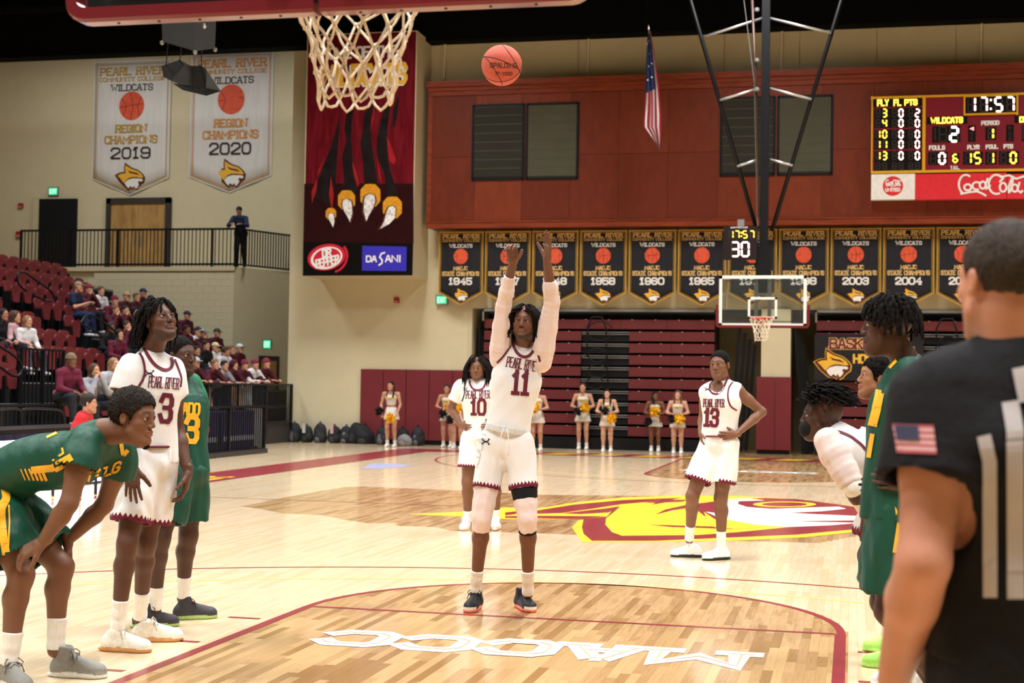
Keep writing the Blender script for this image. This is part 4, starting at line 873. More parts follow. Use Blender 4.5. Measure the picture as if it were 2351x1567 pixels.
def bleacher(name, x0, x1, aisle, label, cover=True, Y=32.2):
    t = empty(name, ((x0+x1)/2, Y, 0), label, 'bleachers', 'folded bleachers under the wooden front'); MB().box((x0, Y+.5, 0), (x1, Y+1.5, 3.4)).build('frame', m_dark, t); MB().box((x0, Y-.02, 0), (x1, Y+.5, .30)).build('kick_board', m_blk, t)
    MB().box((x0-.02, Y-.03, 3.44), (x1, Y+.02, 3.50)).build('top_rail', m_grey, t); MB().box((x0-.02, Y-.03, 3.2), (x0+.02, Y+.02, 3.5)).build('top_rail', m_grey, t)
    for r in range(10):
        z = .355+r*.2955; yy = Y+r*.012; seg = [(x0, aisle[0]), (aisle[1], x1)] if r < 9 else [(x0, x1)]
        for s0, s1 in seg:
            if s1-s0 < .1: continue
            n = max(1, int(round((s1-s0)/1.25)))
            for k in range(n):
                MB().box((s0+(s1-s0)*k/n+.003, yy, z), (s0+(s1-s0)*(k+1)/n-.003, yy+.3, z+.232)).build('seat_board', m_mar, t)
                for f in (.25, .75): MB().box((s0+(s1-s0)*(k+f)/n-.02, yy-.008, z+.222), (s0+(s1-s0)*(k+f)/n+.02, yy+.02, z+.238)).build('clip', m_chrome, t)
        if r < 9:
            MB().box((aisle[0]+.01, yy+.12, z-.02), (aisle[1]-.01, yy+.5, z+.20)).build('riser', m_blk, t); MB().box((aisle[0]+.01, yy+.05, z+.205), (aisle[1]-.01, yy+.35, z+.225)).build('tread', m_grey, t); MB().box((aisle[0]+.01, yy+.06, z+.155), (aisle[1]-.01, yy+.10, z+.172)).build('tread_edge', m_grey, t)
    xa = (aisle[0]+aisle[1])/2
    for zc, r_, xc in ((1.65, .2, xa-.2), (1.95, .22, xa-.15), (2.35, .22, xa-.15), (2.95, .30, xa-.1)) if cover else ((2.3, .2, xa-.2), (2.7, .22, xa-.15)):
        MB().tube([V(xc+r_*1.05*math.cos(a_), Y-.12, zc+r_*.8*math.sin(a_)) for a_ in np.linspace(.3, 5.9, 18)], .018, 6).build('aisle_rail', m_blk, t, True)
    MB().tube([V(xa-.42, Y-.1, 2.3), V(xa-.42, Y-.1, 3.05), V(xa-.3, Y-.12, 3.3), V(xa-.05, Y-.12, 3.3), V(xa+.05, Y-.1, 3.0), V(xa+.12, Y-.1, 1.6)], .02, 6).build('aisle_rail', m_blk, t, True)
    return t
bleacher('folded_bleachers', -7.3, -1.45, (-4.78, -3.56), 'long maroon folded bleacher bank behind the cheerleaders')
b2 = bleacher('folded_bleachers', 1.0, 9.2, (3.52, 4.9), 'maroon folded bleacher bank behind the basketball sign', False)
for nm, xs_, lab in (('strut_stack', (-1.05, -.92, -.80, -.68), 'stack of leaning black bleacher struts left of the pier'), ('strut_stack', (.68, .75, .82, .89), 'stack of leaning black bleacher struts right of the pier'), ('strut_stack', (-7.46, -7.42, -7.38), 'dark folded struts at the left end of the alcove')):
    t = empty(nm, (xs_[0], 32.6, 0), lab, 'frame')
    for k, x in enumerate(xs_): MB().bar((x+(.04 if 'right' in lab else 0), 32.5+k*.05, .05), (x-(.18 if 'right' in lab else (-.2 if 'left of' in lab else 0)), 32.5+k*.05, 3.1-.15*k), .05, .09).build('strut', m_blk, t)
# sign over the right bank
bs = empty('basketball_sign', at(1985, 872, 32.1), 'black vinyl banner with a wildcat head hung on the right bleachers', 'banner'); Yb = 32.08
a, b_ = at(1869, 872, Yb), at(2120, 768, Yb); MB().box((a[0], Yb, a[2]), (b_[0], Yb+.015, b_[2])).build('vinyl_sheet', M('black_vinyl', '222126', .35, .25, 3), bs)
ptext('title_edge', 'BASKETBALL', 1903, 776, 2100, 802, Yb, .085, m_gt, bs, .004, .15); ptext('title', 'BASKETBALL', 1904, 777, 2099, 801, Yb, .045, m_maroonp if 'm_maroonp' in globals() else M('print_wine', '6b2030', .5), bs, .008, .12)
ptext('lettering', 'HOME OF', 1958, 813, 2062, 834, Yb, .05, m_yt, bs, .006); ptext('lettering', '6TH MAN', 1978, 842, 2070, 866, Yb, .05, m_yt, bs, .006)
CAT_O = [(270, 443), (345, 495), (420, 520), (470, 560), (497, 600), (490, 650), (470, 665), (440, 690), (425, 715), (395, 730), (375, 700), (365, 725), (335, 705), (325, 733), (270, 690), (215, 640), (185, 600), (160, 570), (215, 543), (265, 538), (262, 490)]
CAT_G = [(276, 470), (340, 508), (415, 532), (455, 562), (478, 598), (440, 600), (400, 592), (350, 592), (310, 605), (275, 640), (262, 650), (220, 600), (190, 575), (225, 558), (280, 552), (276, 510)]
CAT_W = [(272, 650), (310, 618), (360, 605), (425, 608), (465, 612), (474, 630), (455, 640), (432, 632), (418, 645), (432, 668), (415, 695), (396, 712), (378, 682), (362, 702), (336, 682), (318, 706), (290, 680)]
CAT_D = [(300, 520), (350, 540), (400, 548), (440, 575), (420, 572), (380, 562), (330, 552)]
def cat(parent, c, s, n=V(0, -1, 0), u=uX, v=uZ, off=.006, dark=None, gold=None):
    for nm, P, m, o in (('emblem_edge', CAT_O, dark or M('emblem_maroon_print', '5a2018', .5), 0), ('emblem', CAT_G, gold or m_yt, .003), ('emblem', CAT_W, m_wt, .004), ('emblem_edge', CAT_D, dark or M('emblem_maroon_print', ''), .006)):
        MB().add([c+u*((x-328)/337*s)+v*(-(y-588)/337*s)+n*(off+o) for x, y in P], tess([Vector((x, -y, 0)) for x, y in P])).build(nm, m, parent)
c = at(1911, 835, Yb); MB().poly([c+uX*((x-328)/337*.86*1.06)+uZ*(-(y-588)/337*.86*1.06)-V(0, .004, 0) for x, y in CAT_O]).build('emblem_edge', m_yt, bs); cat(bs, c, .86, off=.008)
# ------------------------------------------------------------------ hanging championship banners
m_bk, m_bw = M('black_banner_cloth', '1e1e24', .75, .15, 3, .2, 8, stretch=(4, 1, .5)), M('white_banner_cloth', 'dcdad8', .75, .06, 3, .3, 8, stretch=(4, 1, .4))
m_or = M('print_ball_orange', 'd9583a', .6, .12, 12); m_orl = M('print_ball_line', '8a3320', .6); m_gb = M('gold_braid', 'b9923e', .5, .1, 20)
def champ(x0, w, zt, zs, zp, Y, lines, base, mats, label, group, border, yr, serif=.16, name='championship_banner'):
    t = empty(name, (x0+w/2, Y, zp), label, 'banner', group); xm = x0+w/2; n = 12
    def wave(x, z): return .018*math.sin((x-x0)/w*15+x0*3)*(.35+.65*(zt-z)/(zt-zp))
    mb = MB(); X = [x0+w*i/n for i in range(n+1)]; zb = [zs+(zp-zs)*(1-abs(x-xm)/(w/2)) for x in X]; m = 8
    mb.add([(x, Y+wave(x, zt+(z-zt)*j/m), zt+(z-zt)*j/m) for x, z in zip(X, zb) for j in range(m+1)], [(i*(m+1)+j, i*(m+1)+j+1, (i+1)*(m+1)+j+1, (i+1)*(m+1)+j) for i in range(n) for j in range(m)])
    cl = mb.build('cloth', base, t, True); md = cl.modifiers.new('thick', 'SOLIDIFY'); md.thickness = .004
    def off(P, o): 
        return [V(x, Y-o+wave(x, z)-.004, z) for x, z in P]
    g = .035*w; 
    for q, (bw_, mm) in enumerate(border):
        O = [(x0+g*q, zt-g*q), (x0+w-g*q, zt-g*q), (x0+w-g*q, zs+g*q*.5), (xm, zp+g*q*1.2), (x0+g*q, zs+g*q*.5)]; mb = MB()
        for qd in stroke_quads([O+[O[0]]], bw_*w, w/8): mb.add(off([tuple(a) for a in qd], .003), [(0, 1, 2, 3)])
        mb.build('border', mm, t)
    H = zt-zp
    for tx, cy, wd, hh, th, mi in lines:
        mb = MB(); 
        for k, qd in enumerate(stroke_quads(strokes(tx, wd*w-th*w, hh*H-th*w*.6, .34, serif), th*w*.72, None, .85)): mb.add(off([(xm+a[0], zt-cy*H+a[1]) for a in qd], .009+.00025*(k % 13)), [(0, 1, 2, 3)])
        mb.build('lettering', mats[mi], t)
    r = .108*H; zc = zt-.335*H
    MB().poly(off([(xm+r*math.cos(a)*.95, zc+r*math.sin(a)) for a in np.linspace(0, 6.2832, 25)[:-1]], .008)).build('ball_emblem', m_or, t)
    mb = MB()
    for P in ([(xm-r*.9, zc-.1*r), (xm, zc+.05*r), (xm+r*.9, zc+.1*r)], [(xm-.1*r, zc+r*.95), (xm+.1*r, zc), (xm-.05*r, zc-r*.95)], [(xm-.75*r, zc+.55*r), (xm-.4*r, zc), (xm-.6*r, zc-.7*r)], [(xm+.7*r, zc+.6*r), (xm+.45*r, zc), (xm+.6*r, zc-.7*r)]):
        for qd in stroke_quads([P], r*.05): mb.add(off([tuple(a) for a in qd], .011), [(0, 1, 2, 3)])
    mb.build('ball_seams', m_orl, t)
    cat(t, V(xm, Y-.01+wave(xm, zp), zt-.865*H), .40*w, off=.012)
    MB().tube([V(x0-.03, Y, zt+.01), V(x0+w+.03, Y, zt+.01)], .014, 6).build('pole', m_gb if base is m_bk else m_wt, t)
    return t
ORD = 'first second third fourth fifth sixth seventh eighth ninth tenth eleventh twelfth'.split()
years = ['1945', '1947', '1948', '1958', '1960', '1965', '1971', '1998', '2003', '2004', '2005', '2007']
for i, yv in enumerate(years):
    champ(-8.42+i*1.2215, 1.135, 5.43, 3.90, 3.60, 31.95, [('PEARL RIVER', .055, .86, .062, .028, 1), ('COMMUNITY COLLEGE', .115, .87, .036, .014, 1), ('WILDCATS', .188, .54, .050, .020, 0), ('MACJC', .50, .34, .056, .026, 1), ('STATE CHAMPIONS', .575, .87, .062, .027, 1), (yv, .680, .56, .10, .048, 0)],
      m_bk, (m_wt, m_gt), 'black pennant banner for %s, %s in the row from the claw banner' % (yv, ORD[i]), 'black state champions banners', ((.030, m_gb), (.008, m_gb)), yv)
    MB().tube([V(-8.42+i*1.2215-.045, 31.98, 5.49), V(-8.42+i*1.2215-.045, 31.98, 5.36)], .01, 5).build('hanger', m_blk, wfr)
for xl, xr, yt, ysd, yp, yr, gm in ((218, 393, 147, 410, 447, '2019', M('old_gold_print', 'b8933c', .6)), (441, 627, 128, 405, 441, '2020', M('orange_gold_print', 'cf8f45', .6))):
    a = at(xl, yt, 39.46); b_ = at(xr, yt, 39.46); zs, zp = at(xl, ysd, 39.46)[2], at((xl+xr)/2, yp, 39.46)[2]
    champ(a[0], b_[0]-a[0], a[2]+.05, zs, zp, 39.46, [('PEARL RIVER', .075, .86, .062, .026, 1), ('COMMUNITY COLLEGE', .135, .87, .032, .012, 1), ('WILDCATS', .198, .55, .050, .017, 0), ('REGION', .505, .42, .062, .028, 1), ('CHAMPIONS', .588, .70, .062, .026, 1), (yr, .688, .53, .088, .032, 0)],
      m_bw, (M('print_brown_black', '2b2022', .6), gm), 'large white region champions banner reading %s, %s' % (yr, 'nearer the exit door' if yr == '2019' else 'nearer the claw banner'), 'white region champions banners', ((.010, m_wt), (.012, gm)), yr)
# ------------------------------------------------------------------ scoreboard
YS = 31.30; S = lambda x, y: (1990+x*.1691, 205+y*.1691)
def sp_(x, y): return at(*S(x, y), YS)
sb = empty('scoreboard', sp_(1000, 1495), 'maroon and gold electronic scoreboard showing 17:57 on the wooden front', 'scoreboard')
m_sg, m_sm, m_sd = M('scoreboard_gold', 'd9a31d', .5, .04), M('scoreboard_maroon', '7a1a28', .4, .05), M('digit_window', '14100f', .3, .1)
m_off = M('unlit_segment', '37302f', .5); m_am, m_rd, m_wh = M('amber_led', 'ffd24a', .5, 0, emit=2.2), M('red_white_led', 'ffd9d2', .5, 0, emit=2.6), M('white_led', 'fff8f2', .5, 0, emit=2.2)
m_rglow = M('red_led', 'ff3b2f', .5, 0, emit=1.6)
def sbox(name, x0, y0, x1, y1, d0, d1, m, parent=sb): a, b_ = sp_(x0, y1), sp_(x1, y0); xm_ = min((x0+x1)/2, x0+300); a[2] = sp_(xm_, y1)[2]; b_[2] = sp_(xm_, y0)[2]; return MB().box((a[0], YS-d1, a[2]), (b_[0], YS-d0, b_[2])).build(name, m, parent)
XE = 3300
sbox('cabinet', 55, 95, XE, 1130, -.28, 0, m_sm)
for x0, y0, x1, y1 in ((55, 95, XE, 125), (55, 1105, XE, 1140), (55, 95, 85, 1130), (752, 95, 800, 1130)): sbox('frame', x0, y0, x1, y1, 0, .02 if x1-x0 > 300 else .023, m_sg)
for x0, y0, x1, y1 in ((1312, 75, 2055, 100), (1312, 325, 2055, 350), (1312, 75, 1337, 350), (2030, 75, 2055, 350)): sbox('frame', x0, y0, x1, y1, .0, .04 if x1-x0 > 100 else .043, m_sg)
for x0, y0, x1, y1 in ((85, 120, 752, 235), (100, 255, 745, 520), (100, 545, 745, 810), (100, 835, 745, 1105), (1337, 98, 2030, 328), (815, 372, 1365, 472), (2005, 350, 2500, 452), (888, 500, 1272, 718), (1375, 490, 1478, 712), (1610, 512, 1758, 688), (1892, 482, 1996, 702), (833, 850, 1098, 1025), (1148, 868, 1258, 1000), (1308, 845, 1578, 1020), (1610, 845, 1762, 1018), (1794, 840, 2066, 1016), (2105, 480, 2500, 700)): sbox('digit_window', x0, y0, x1, y1, .0, .008, m_sd)
SEG = {'0': 'abcdef', '1': 'bc', '2': 'abged', '3': 'abgcd', '4': 'fgbc', '5': 'afgcd', '6': 'afgedc', '7': 'abc', '8': 'abcdefg', ' ': '', '-': 'g'}
def digit(ch, x0, y0, x1, y1, lit, th=13, full=True):
    w, h = x1-x0, y1-y0; ym = y0+h/2; P = {'a': ((x0, y0), (x1, y0)), 'b': ((x1, y0), (x1, ym)), 'c': ((x1, ym), (x1, y1)), 'd': ((x0, y1), (x1, y1)), 'e': ((x0, ym), (x0, y1)), 'f': ((x0, y0), (x0, ym)), 'g': ((x0, ym), (x1, ym))}
    L_, D_ = MB(), MB()
    for k, (a, b_) in P.items():
        on = k in SEG[ch]; mb = L_ if on else D_
        if not on and not full: continue
        A, B_ = sp_(*a), sp_(*b_); d = nrm(B_-A); s = th*.1691*.0106*(1. if on else .7); n_ = V(-d[2], 0, d[0]); A = A+d*s*.55; B_ = B_-d*s*.55; o = V(0, -.012 if on else -.010, 0)
        mb.add([A-d*s*.3+o, A-n_*s/2+o, B_-n_*s/2+o, B_+d*s*.3+o, B_+n_*s/2+o, A+n_*s/2+o], [(0, 1, 2, 3, 4, 5)])
    if L_.f: L_.build('lit_digit', lit, sb)
    if D_.f: D_.build('unlit_digit', m_off, sb)
rows = [(270, 375, ' 3', ' 0', ' 2'), (410, 510, ' 4', ' 0', ' 0'), (560, 660, '10', ' 0', ' 0'), (698, 798, '11', ' 0', ' 0'), (850, 952, '13', ' 0', ' 0'), (995, 1085, '  ', '  ', '  ')]
for y0, y1, a, b_, c in rows:
    for s_, xs_, lit in ((a, (128, 218), m_am), (b_, (350, 440), m_rd), (c, (572, 662), m_rd)):
        for k in (0, 1): digit(s_[k], xs_[k], y0, xs_[k]+50, y1, lit, 17)
for k, (ch_, x) in enumerate(zip('1757', (1385, 1540, 1745, 1900))):
    pass
digit(' ', 1375, 115, 1440, 300, m_rd, 16); digit('1', 1400, 112, 1470, 300, m_rd, 24, False); digit('7', 1545, 112, 1630, 300, m_rd, 24); digit('5', 1745, 112, 1835, 300, m_rd, 26); digit('7', 1905, 108, 1995, 295, m_rd, 24)
for y in (145, 265): sbox('lit_digit', 1672, y-14, 1696, y+14, .008, .012, m_rd)
digit('1', 880, 515, 928, 700, m_off, 14, False); digit(' ', 985, 515, 1080, 705, m_rd, 18); digit('2', 1135, 515, 1235, 705, m_wh, 32)
digit('1', 1650, 530, 1715, 670, m_am, 24); digit(' ', 865, 870, 935, 1010, m_rd, 14); digit('0', 985, 868, 1060, 1010, m_rd, 26); digit('6', 1172, 885, 1228, 990, m_am, 20)
digit(' ', 1340, 865, 1395, 1005, m_am, 13); digit('1', 1350, 862, 1415, 1005, m_am, 20, False); digit('5', 1465, 860, 1540, 1005, m_am, 22); digit('1', 1645, 860, 1718, 1003, m_am, 20); digit(' ', 1822, 860, 1890, 1003, m_am, 14); digit('0', 1952, 858, 2025, 1000, m_am, 24)
digit(' ', 2125, 495, 2200, 680, m_rd, 18); digit('0', 2250, 495, 2340, 680, m_rd, 30)
for x in (1424, 1944):
    for y in (600, 670): digit(' ', x-13, y-22, x+13, y+22, m_off, 9)
a = sp_(1392, 535); MB().poly([sp_(1392, 535)-V(0, .012, 0), sp_(1455, 562)-V(0, .012, 0), sp_(1455, 508)-V(0, .012, 0)]).build('lit_arrow', M('pink_led', 'ff9aa0', .5, 0, emit=1.4), sb)
MB().poly([sp_(1925, 500)-V(0, .012, 0), sp_(1962, 522)-V(0, .012, 0), sp_(1925, 545)-V(0, .012, 0)]).build('unlit_arrow', m_off, sb)
def stext(tx, x0, y0, x1, y1, m, th): 
    a, b_ = sp_(x0, y1), sp_(x1, y0); mb = MB(); flat_text(mb, tx, (a+b_)/2, uX, uZ, b_[0]-a[0], b_[2]-a[2], th, .012, 0, .35); mb.build('lettering', m, sb)
stext('PLY', 140, 135, 300, 232, m_am, .030); stext('FL', 362, 133, 470, 228, m_am, .030); stext('PTS', 510, 130, 690, 222, m_am, .030); stext('WILDCATS', 865, 372, 1308, 470, m_am, .030); stext('DELGADO', 2070, 360, 2450, 452, m_am, .030)
stext('PERIOD', 1552, 422, 1802, 490, m_wt, .025); stext('FOULS', 842, 758, 1065, 828, m_wt, .025); stext('PLYR', 1362, 752, 1532, 820, m_wt, .025); stext('FOUL', 1612, 748, 1785, 812, m_wt, .025); stext('PTS', 1855, 742, 1988, 808, m_wt, .025); stext('T.O.L.', 1132, 1036, 1265, 1088, m_wt, .018)
sb2 = empty('sponsor_sign', sp_(350, 1495), 'white panel with a round red soft drink disc under the scoreboard', 'sign')
sbox('panel', 58, 1146, 655, 1495, -.2, 0, M('white_panel', 'e9e8e4', .4), sb2)
r0 = abs((sp_(352, 1180)-sp_(352, 1445))[2])/2; cc = sp_(355, 1312)
MB().poly([cc+V(r0*math.cos(a), -.006, r0*math.sin(a)) for a in np.linspace(0, 6.2832, 33)[:-1]]).build('disc', M('soft_drink_red', 'd8323c', .35), sb2)
m_sr = M('soft_drink_red', '')
def scr(L_, th, parent, name='lettering', d=.010, fn=sp_):
    mb = MB(); c0 = fn(*L_[0][0])
    for k, qd in enumerate(stroke_quads([[((fn(x, y)-c0)[0], (fn(x, y)-c0)[2]) for x, y in pl] for pl in L_], th)): mb.add([c0+uX*a[0]+uZ*a[1]-V(0, d+.0002*(k % 17), 0) for a in qd], [(0, 1, 2, 3)])
    return mb.build(name, m_wt, parent)
def script_small(ox, oy, s): return [[(ox+x*s, oy+y*s) for x, y in pl] for pl in COCA]
def arc(cx, cy, rx, ry, a0, a1, n=12): return [(cx+rx*math.cos(math.radians(a0+(a1-a0)*k/n)), cy+ry*math.sin(math.radians(a0+(a1-a0)*k/n))) for k in range(n+1)]
COCA = [arc(1345, 1290, 95, 130, -60, -250, 14)+[(1270, 1420), (1400, 1395), (1500, 1385), (1560, 1410), (1610, 1440)], arc(1370, 1330, 48, 42, 0, 360, 14), arc(1490, 1310, 55, 52, -60, -290, 12), arc(1575, 1300, 42, 48, 0, 360, 14), [(1640, 1215), (1610, 1300), (1625, 1345), (1670, 1310)],
 arc(1760, 1290, 105, 130, -70, -290, 16), [(1790, 1170), (1830, 1180), (1850, 1210), (1810, 1250)], arc(1850, 1330, 45, 60, 0, 360, 14), [(1930, 1400), (1925, 1330), (1960, 1230), (1990, 1180), (1980, 1260), (1950, 1380)], arc(2010, 1340, 40, 50, 0, 360, 12), [(2070, 1270), (2045, 1370), (2090, 1400), (2110, 1380)], [(1820, 1190), (1930, 1165), (2030, 1215), (2135, 1180)]]
scr([[(352+(x-1650)*.23, 1275+(y-1300)*.32) for x, y in pl] for pl in COCA], .022, sb2); stext2 = flat_text
mb = MB(); a, b_ = sp_(248, 1390), sp_(455, 1335); flat_text(mb, 'UNITED', (a+b_)/2, uX, uZ, b_[0]-a[0], b_[2]-a[2], .022, .010, 0, .3); mb.build('lettering', m_wt, sb2)
sb3 = empty('sponsor_sign', sp_(1500, 1495), 'long red panel with white script under the scoreboard', 'sign'); sbox('panel', 655, 1146, 1900, 1495, -.2, 0, m_sr, sb3); sbox('panel', 1905, 1146, XE, 1480, -.2, 0, m_sr, sb3)
scr(COCA, .045, sb3)
# ------------------------------------------------------------------ flag, exit signs, alarms, ceiling speakers
fg = empty('us_flag', at(1495, 342, 30), 'United States flag hanging still in front of the wooden wall', 'flag')
a, b_ = at(1488, 50, 30), at(1497, 340, 30)
MB().tube([at(1484, 60, 30.1), V(at(1484, 60, 30.1)[0], 30.1, 13.2)], .012, 5).build('hanging_wire', m_blk, fg); MB().lathe(at(1489, 66, 30), [(.001, -.03), (.03, -.02), (.02, .05), (.001, .09)], 8).build('finial', m_chrome, fg); MB().tube([at(1489, 58, 30), at(1508, 330, 30.05)], .018, 6).build('pole', m_chrome, fg)
edL = [(1486, 88), (1484, 130), (1482, 170), (1481, 215), (1479, 250), (1476, 275), (1476, 292), (1495, 316), (1508, 330), (1512, 344)]; edR = [(1493, 70), (1502, 110), (1506, 150), (1513, 200), (1516, 235), (1518, 262), (1518, 290), (1517, 315), (1515, 335), (1513, 344)]
NF, MF = 12, 9
def fpt(i, j): 
    f = i/NF; g_ = j/MF; yy = [np.interp(f, np.linspace(0, 1, 10), [p[k] for p in e]) for e in (edL, edR) for k in (0, 1)]
    x = yy[0]+(yy[2]-yy[0])*g_; y = yy[1]+(yy[3]-yy[1])*g_; return at(x, y, 30-.05+.07*math.sin(j*2.1+i*.25))
for j in range(MF):
    mb = MB(); st = 4 if j < 6 else 3
    mb.add([fpt(i, jj) for i in range(st if j < 7 else 0, NF+1) for jj in (j, j+1)], [(2*k, 2*k+1, 2*k+3, 2*k+2) for k in range(NF-(st if j < 7 else 0))]); mb.build('red_stripe' if j % 2 == 0 else 'white_stripe', M('flag_cloth_red', 'a82a3c', .8) if j % 2 == 0 else M('flag_cloth_white', 'd8d2d4', .8), fg, True)
mb = MB(); mb.add([fpt(i, j)-V(0, .0, 0) for i in range(0, 5) for j in range(0, 8)], [(i*8+j, i*8+j+1, (i+1)*8+j+1, (i+1)*8+j) for i in range(4) for j in range(7)]); mb.build('canton', M('flag_cloth_blue', '2c3560', .8), fg, True)
for k in range(10):
    c = fpt(.5+(k % 4)*.9, 1+(k*2.3) % 6)-V(0, .03, 0); MB().poly([c+V(.028*(1 if i % 2 else .45)*math.cos(i*.628), 0, .028*(1 if i % 2 else .45)*math.sin(i*.628)) for i in range(10)]).build('star', m_wt, fg)
def exit_sign(x, y, Y, lab, w=.30, h=.22):
    c = at(x, y, Y); t = empty('exit_sign', c, lab, 'exit sign', 'green exit signs'); MB().box((c[0]-w/2-.03, Y, c[2]-h/2-.03), (c[0]+w/2+.03, Y+.06, c[2]+h/2+.03)).build('housing', m_grey, t)
    MB().box((c[0]-w/2, Y-.005, c[2]-h/2), (c[0]+w/2, Y+.001, c[2]+h/2)).build('lit_face', M('exit_green', '35c98a', .5, .0, emit=1.1), t)
    mb = MB(); flat_text(mb, 'EXIT', c-V(0, .005, 0), uX, uZ, w*.86, h*.68, .022, .003); mb.build('lettering', M('exit_lettering', 'a9f2cf', .5, 0, emit=1.3), t)
exit_sign(122, 439, 39.44, 'green exit sign above the dark upper doorway'); exit_sign(1014, 688, YW-.1, 'green exit sign at the corner of the bleacher alcove', .26, .20); exit_sign(613, 790, 37.2, 'green exit sign above the ground level side door', .22, .24)
for x, y, Y, s, lab in ((48, 472, 39.47, .16, 'small red alarm box high on the upper left wall'), (911, 689, YW-.03, .13, 'small red alarm box on the beige wall under the claw banner'), (44, 538, 39.47, .2, 'red fire alarm strobe beside the upper doorway')):
    c = at(x, y, Y); t = empty('fire_alarm', c, lab, 'fire alarm'); MB().box((c[0]-s/2, Y-.05, c[2]-s/2), (c[0]+s/2, Y+.03, c[2]+s/2)).build('housing', M('alarm_red', 'a3252c', .5), t); MB().box((c[0]-s/3, Y-.065, c[2]-s*.42), (c[0]+s/3, Y-.05, c[2]-s*.1)).build('lens', M('alarm_lens', 'c98a86', .3), t)
sk = empty('ceiling_speaker', atD(437, 60, 21), 'dark grey projector housing hanging from the roof', 'speaker box'); m_sk = M('speaker_grey', '35373a', .55, .06, 10)
A = lambda x, y, t: atD(x, y, t)
pts = [A(367, 62, 21), A(448, 66, 20.4), A(498, 48, 21.4), A(415, 45, 22)]; lo = [A(372, 96, 21), A(448, 118, 20.4), A(494, 112, 21.4), A(418, 92, 22)]; hi = [p+V(0, 0, .45) for p in pts]
mb = MB(); mb.add(lo+hi, [(3, 2, 1, 0), (4, 5, 6, 7), (0, 1, 5, 4), (1, 2, 6, 5), (2, 3, 7, 6), (3, 0, 4, 7)]); mb.build('housing', m_sk, sk, bev=.02)
for p in lo[:3]: MB().lathe(p-V(0, 0, .03), [(.001, -.02), (.03, 0), (.03, .04), (.001, .05)], 8).build('foot', m_grey, sk)
MB().tube([hi[0]*.5+hi[2]*.5, (hi[0]*.5+hi[2]*.5)*V(1, 1, 0)+V(0, 0, 13.2)], .05, 8).build('mount_pole', m_blk, sk); MB().lathe(A(466, 62, 20.8), [(.001, -.04), (.05, 0), (.03, .05)], 10).build('lens', m_chrome, sk)
hs_ = empty('hanging_speaker', A(437, 180, 22), 'angled grey horn speaker cluster hung on wires below the housing', 'speaker')
T = 22
def pris(name, front, depth, mat):
    F_ = [A(x, y, T) for x, y in front]; Bk = [A(x, y, T+depth)+V(0, 0, 0) for x, y in front]; n = len(F_); mb = MB(); mb.add(F_+Bk, [tuple(range(n)), tuple(range(2*n-1, n-1, -1))]+[(i, (i+1) % n, n+(i+1) % n, n+i) for i in range(n)]); return mb.build(name, mat, hs_, bev=.006)
m_s2, m_s3 = M('speaker_dark', '202326', .6, .08, 10), M('speaker_light', '50575a', .5, .06, 10)
pris('cabinet', [(371, 152), (413, 138), (422, 150), (402, 172), (396, 186), (376, 176)], .5, m_s2); pris('cabinet', [(413, 138), (438, 152), (438, 203), (396, 186), (402, 172), (422, 150)], .45, m_sk); pris('cabinet', [(438, 152), (462, 152), (474, 160), (472, 200), (438, 203)], .45, m_s2)
pris('side_panel', [(455, 148), (470, 156), (505, 208), (474, 216), (466, 172)], .3, m_s3); pris('grille', [(399, 192), (472, 202), (505, 209), (474, 219), (420, 206)], .4, M('speaker_grille', '22262a', .7))
pris('edge', [(437, 152), (440, 152), (440, 205), (437, 205)], -.02, m_s2)
for a, b_ in (((386, 98), (381, 150)), ((418, 92), (413, 140)), ((463, 112), (462, 154))): MB().tube([A(*a, 21.2), A(*b_, 22)], .008, 5).build('wire', m_blk, hs_)
# ------------------------------------------------------------------ the ball in flight
bc = atD(1152, 150, 8.74); ba = empty('basketball', bc-V(0, 0, .121), 'orange basketball in flight at the top of the picture', 'ball'); R = .1215
mb = MB(); mb.lathe(bc, [(R*math.sin(a)+1e-5, -R*math.cos(a)) for a in np.linspace(0, math.pi, 33)], 48); mb.build('cover', M('basketball_leather', 'd2604a', .55, .06, 20, .5, 500), ba, True)
def gc(axis, off=0., n=60, name='seam'):
    axis = nrm(axis); a = perp(axis, V(.3, .5, .8)); b_ = np.cross(axis, a); rr = math.sqrt(R*R-off*off); MB().tube([bc+axis*off+(rr*1.001)*(math.cos(t)*a+math.sin(t)*b_) for t in np.linspace(0, 6.2832, n)[:-1]], .0022, 5, closed=True).build(name, M('ball_seam', '3a2320', .6), ba, True)
cdir = nrm(CAM-bc); gc(V(.35, .1, 1)); gc(V(.05, -.75, .35), .0); gc(V(.7, .2, .5), .062); gc(V(.7, .2, .5), -.065)
bm_ = Proj(*(lambda v, f: (np.array(v), f))([tuple(bc+R*V(math.sin(a)*math.cos(p), math.sin(a)*math.sin(p), math.cos(a))) for a in np.linspace(.02, 3.12, 30) for p in np.linspace(0, 6.2832, 41)[:-1]], [(i*40+j, i*40+(j+1) % 40, (i+1)*40+(j+1) % 40, (i+1)*40+j) for i in range(29) for j in range(40)]))
ub = nrm(np.cross(-cdir, V(0, 0, 1))); ub = ub if ub@rt > 0 else -ub; vb = np.cross(cdir, ub) if np.cross(cdir, ub)[2] > 0 else -np.cross(cdir, ub)
ml = M('ball_print', '4a2a22', .6)
for qd, m in ((move(strokes('SPALDING', .155, .026, .35), .01, .0), .0045), (move(strokes('TF-1000', .10, .018, .35), .012, -.048), .0032)):
    o = bm_.quads(stroke_quads(qd, m, .012), bc, ub, vb, .0012, .3); 
    if o.f: o.build('lettering', ml, ba)
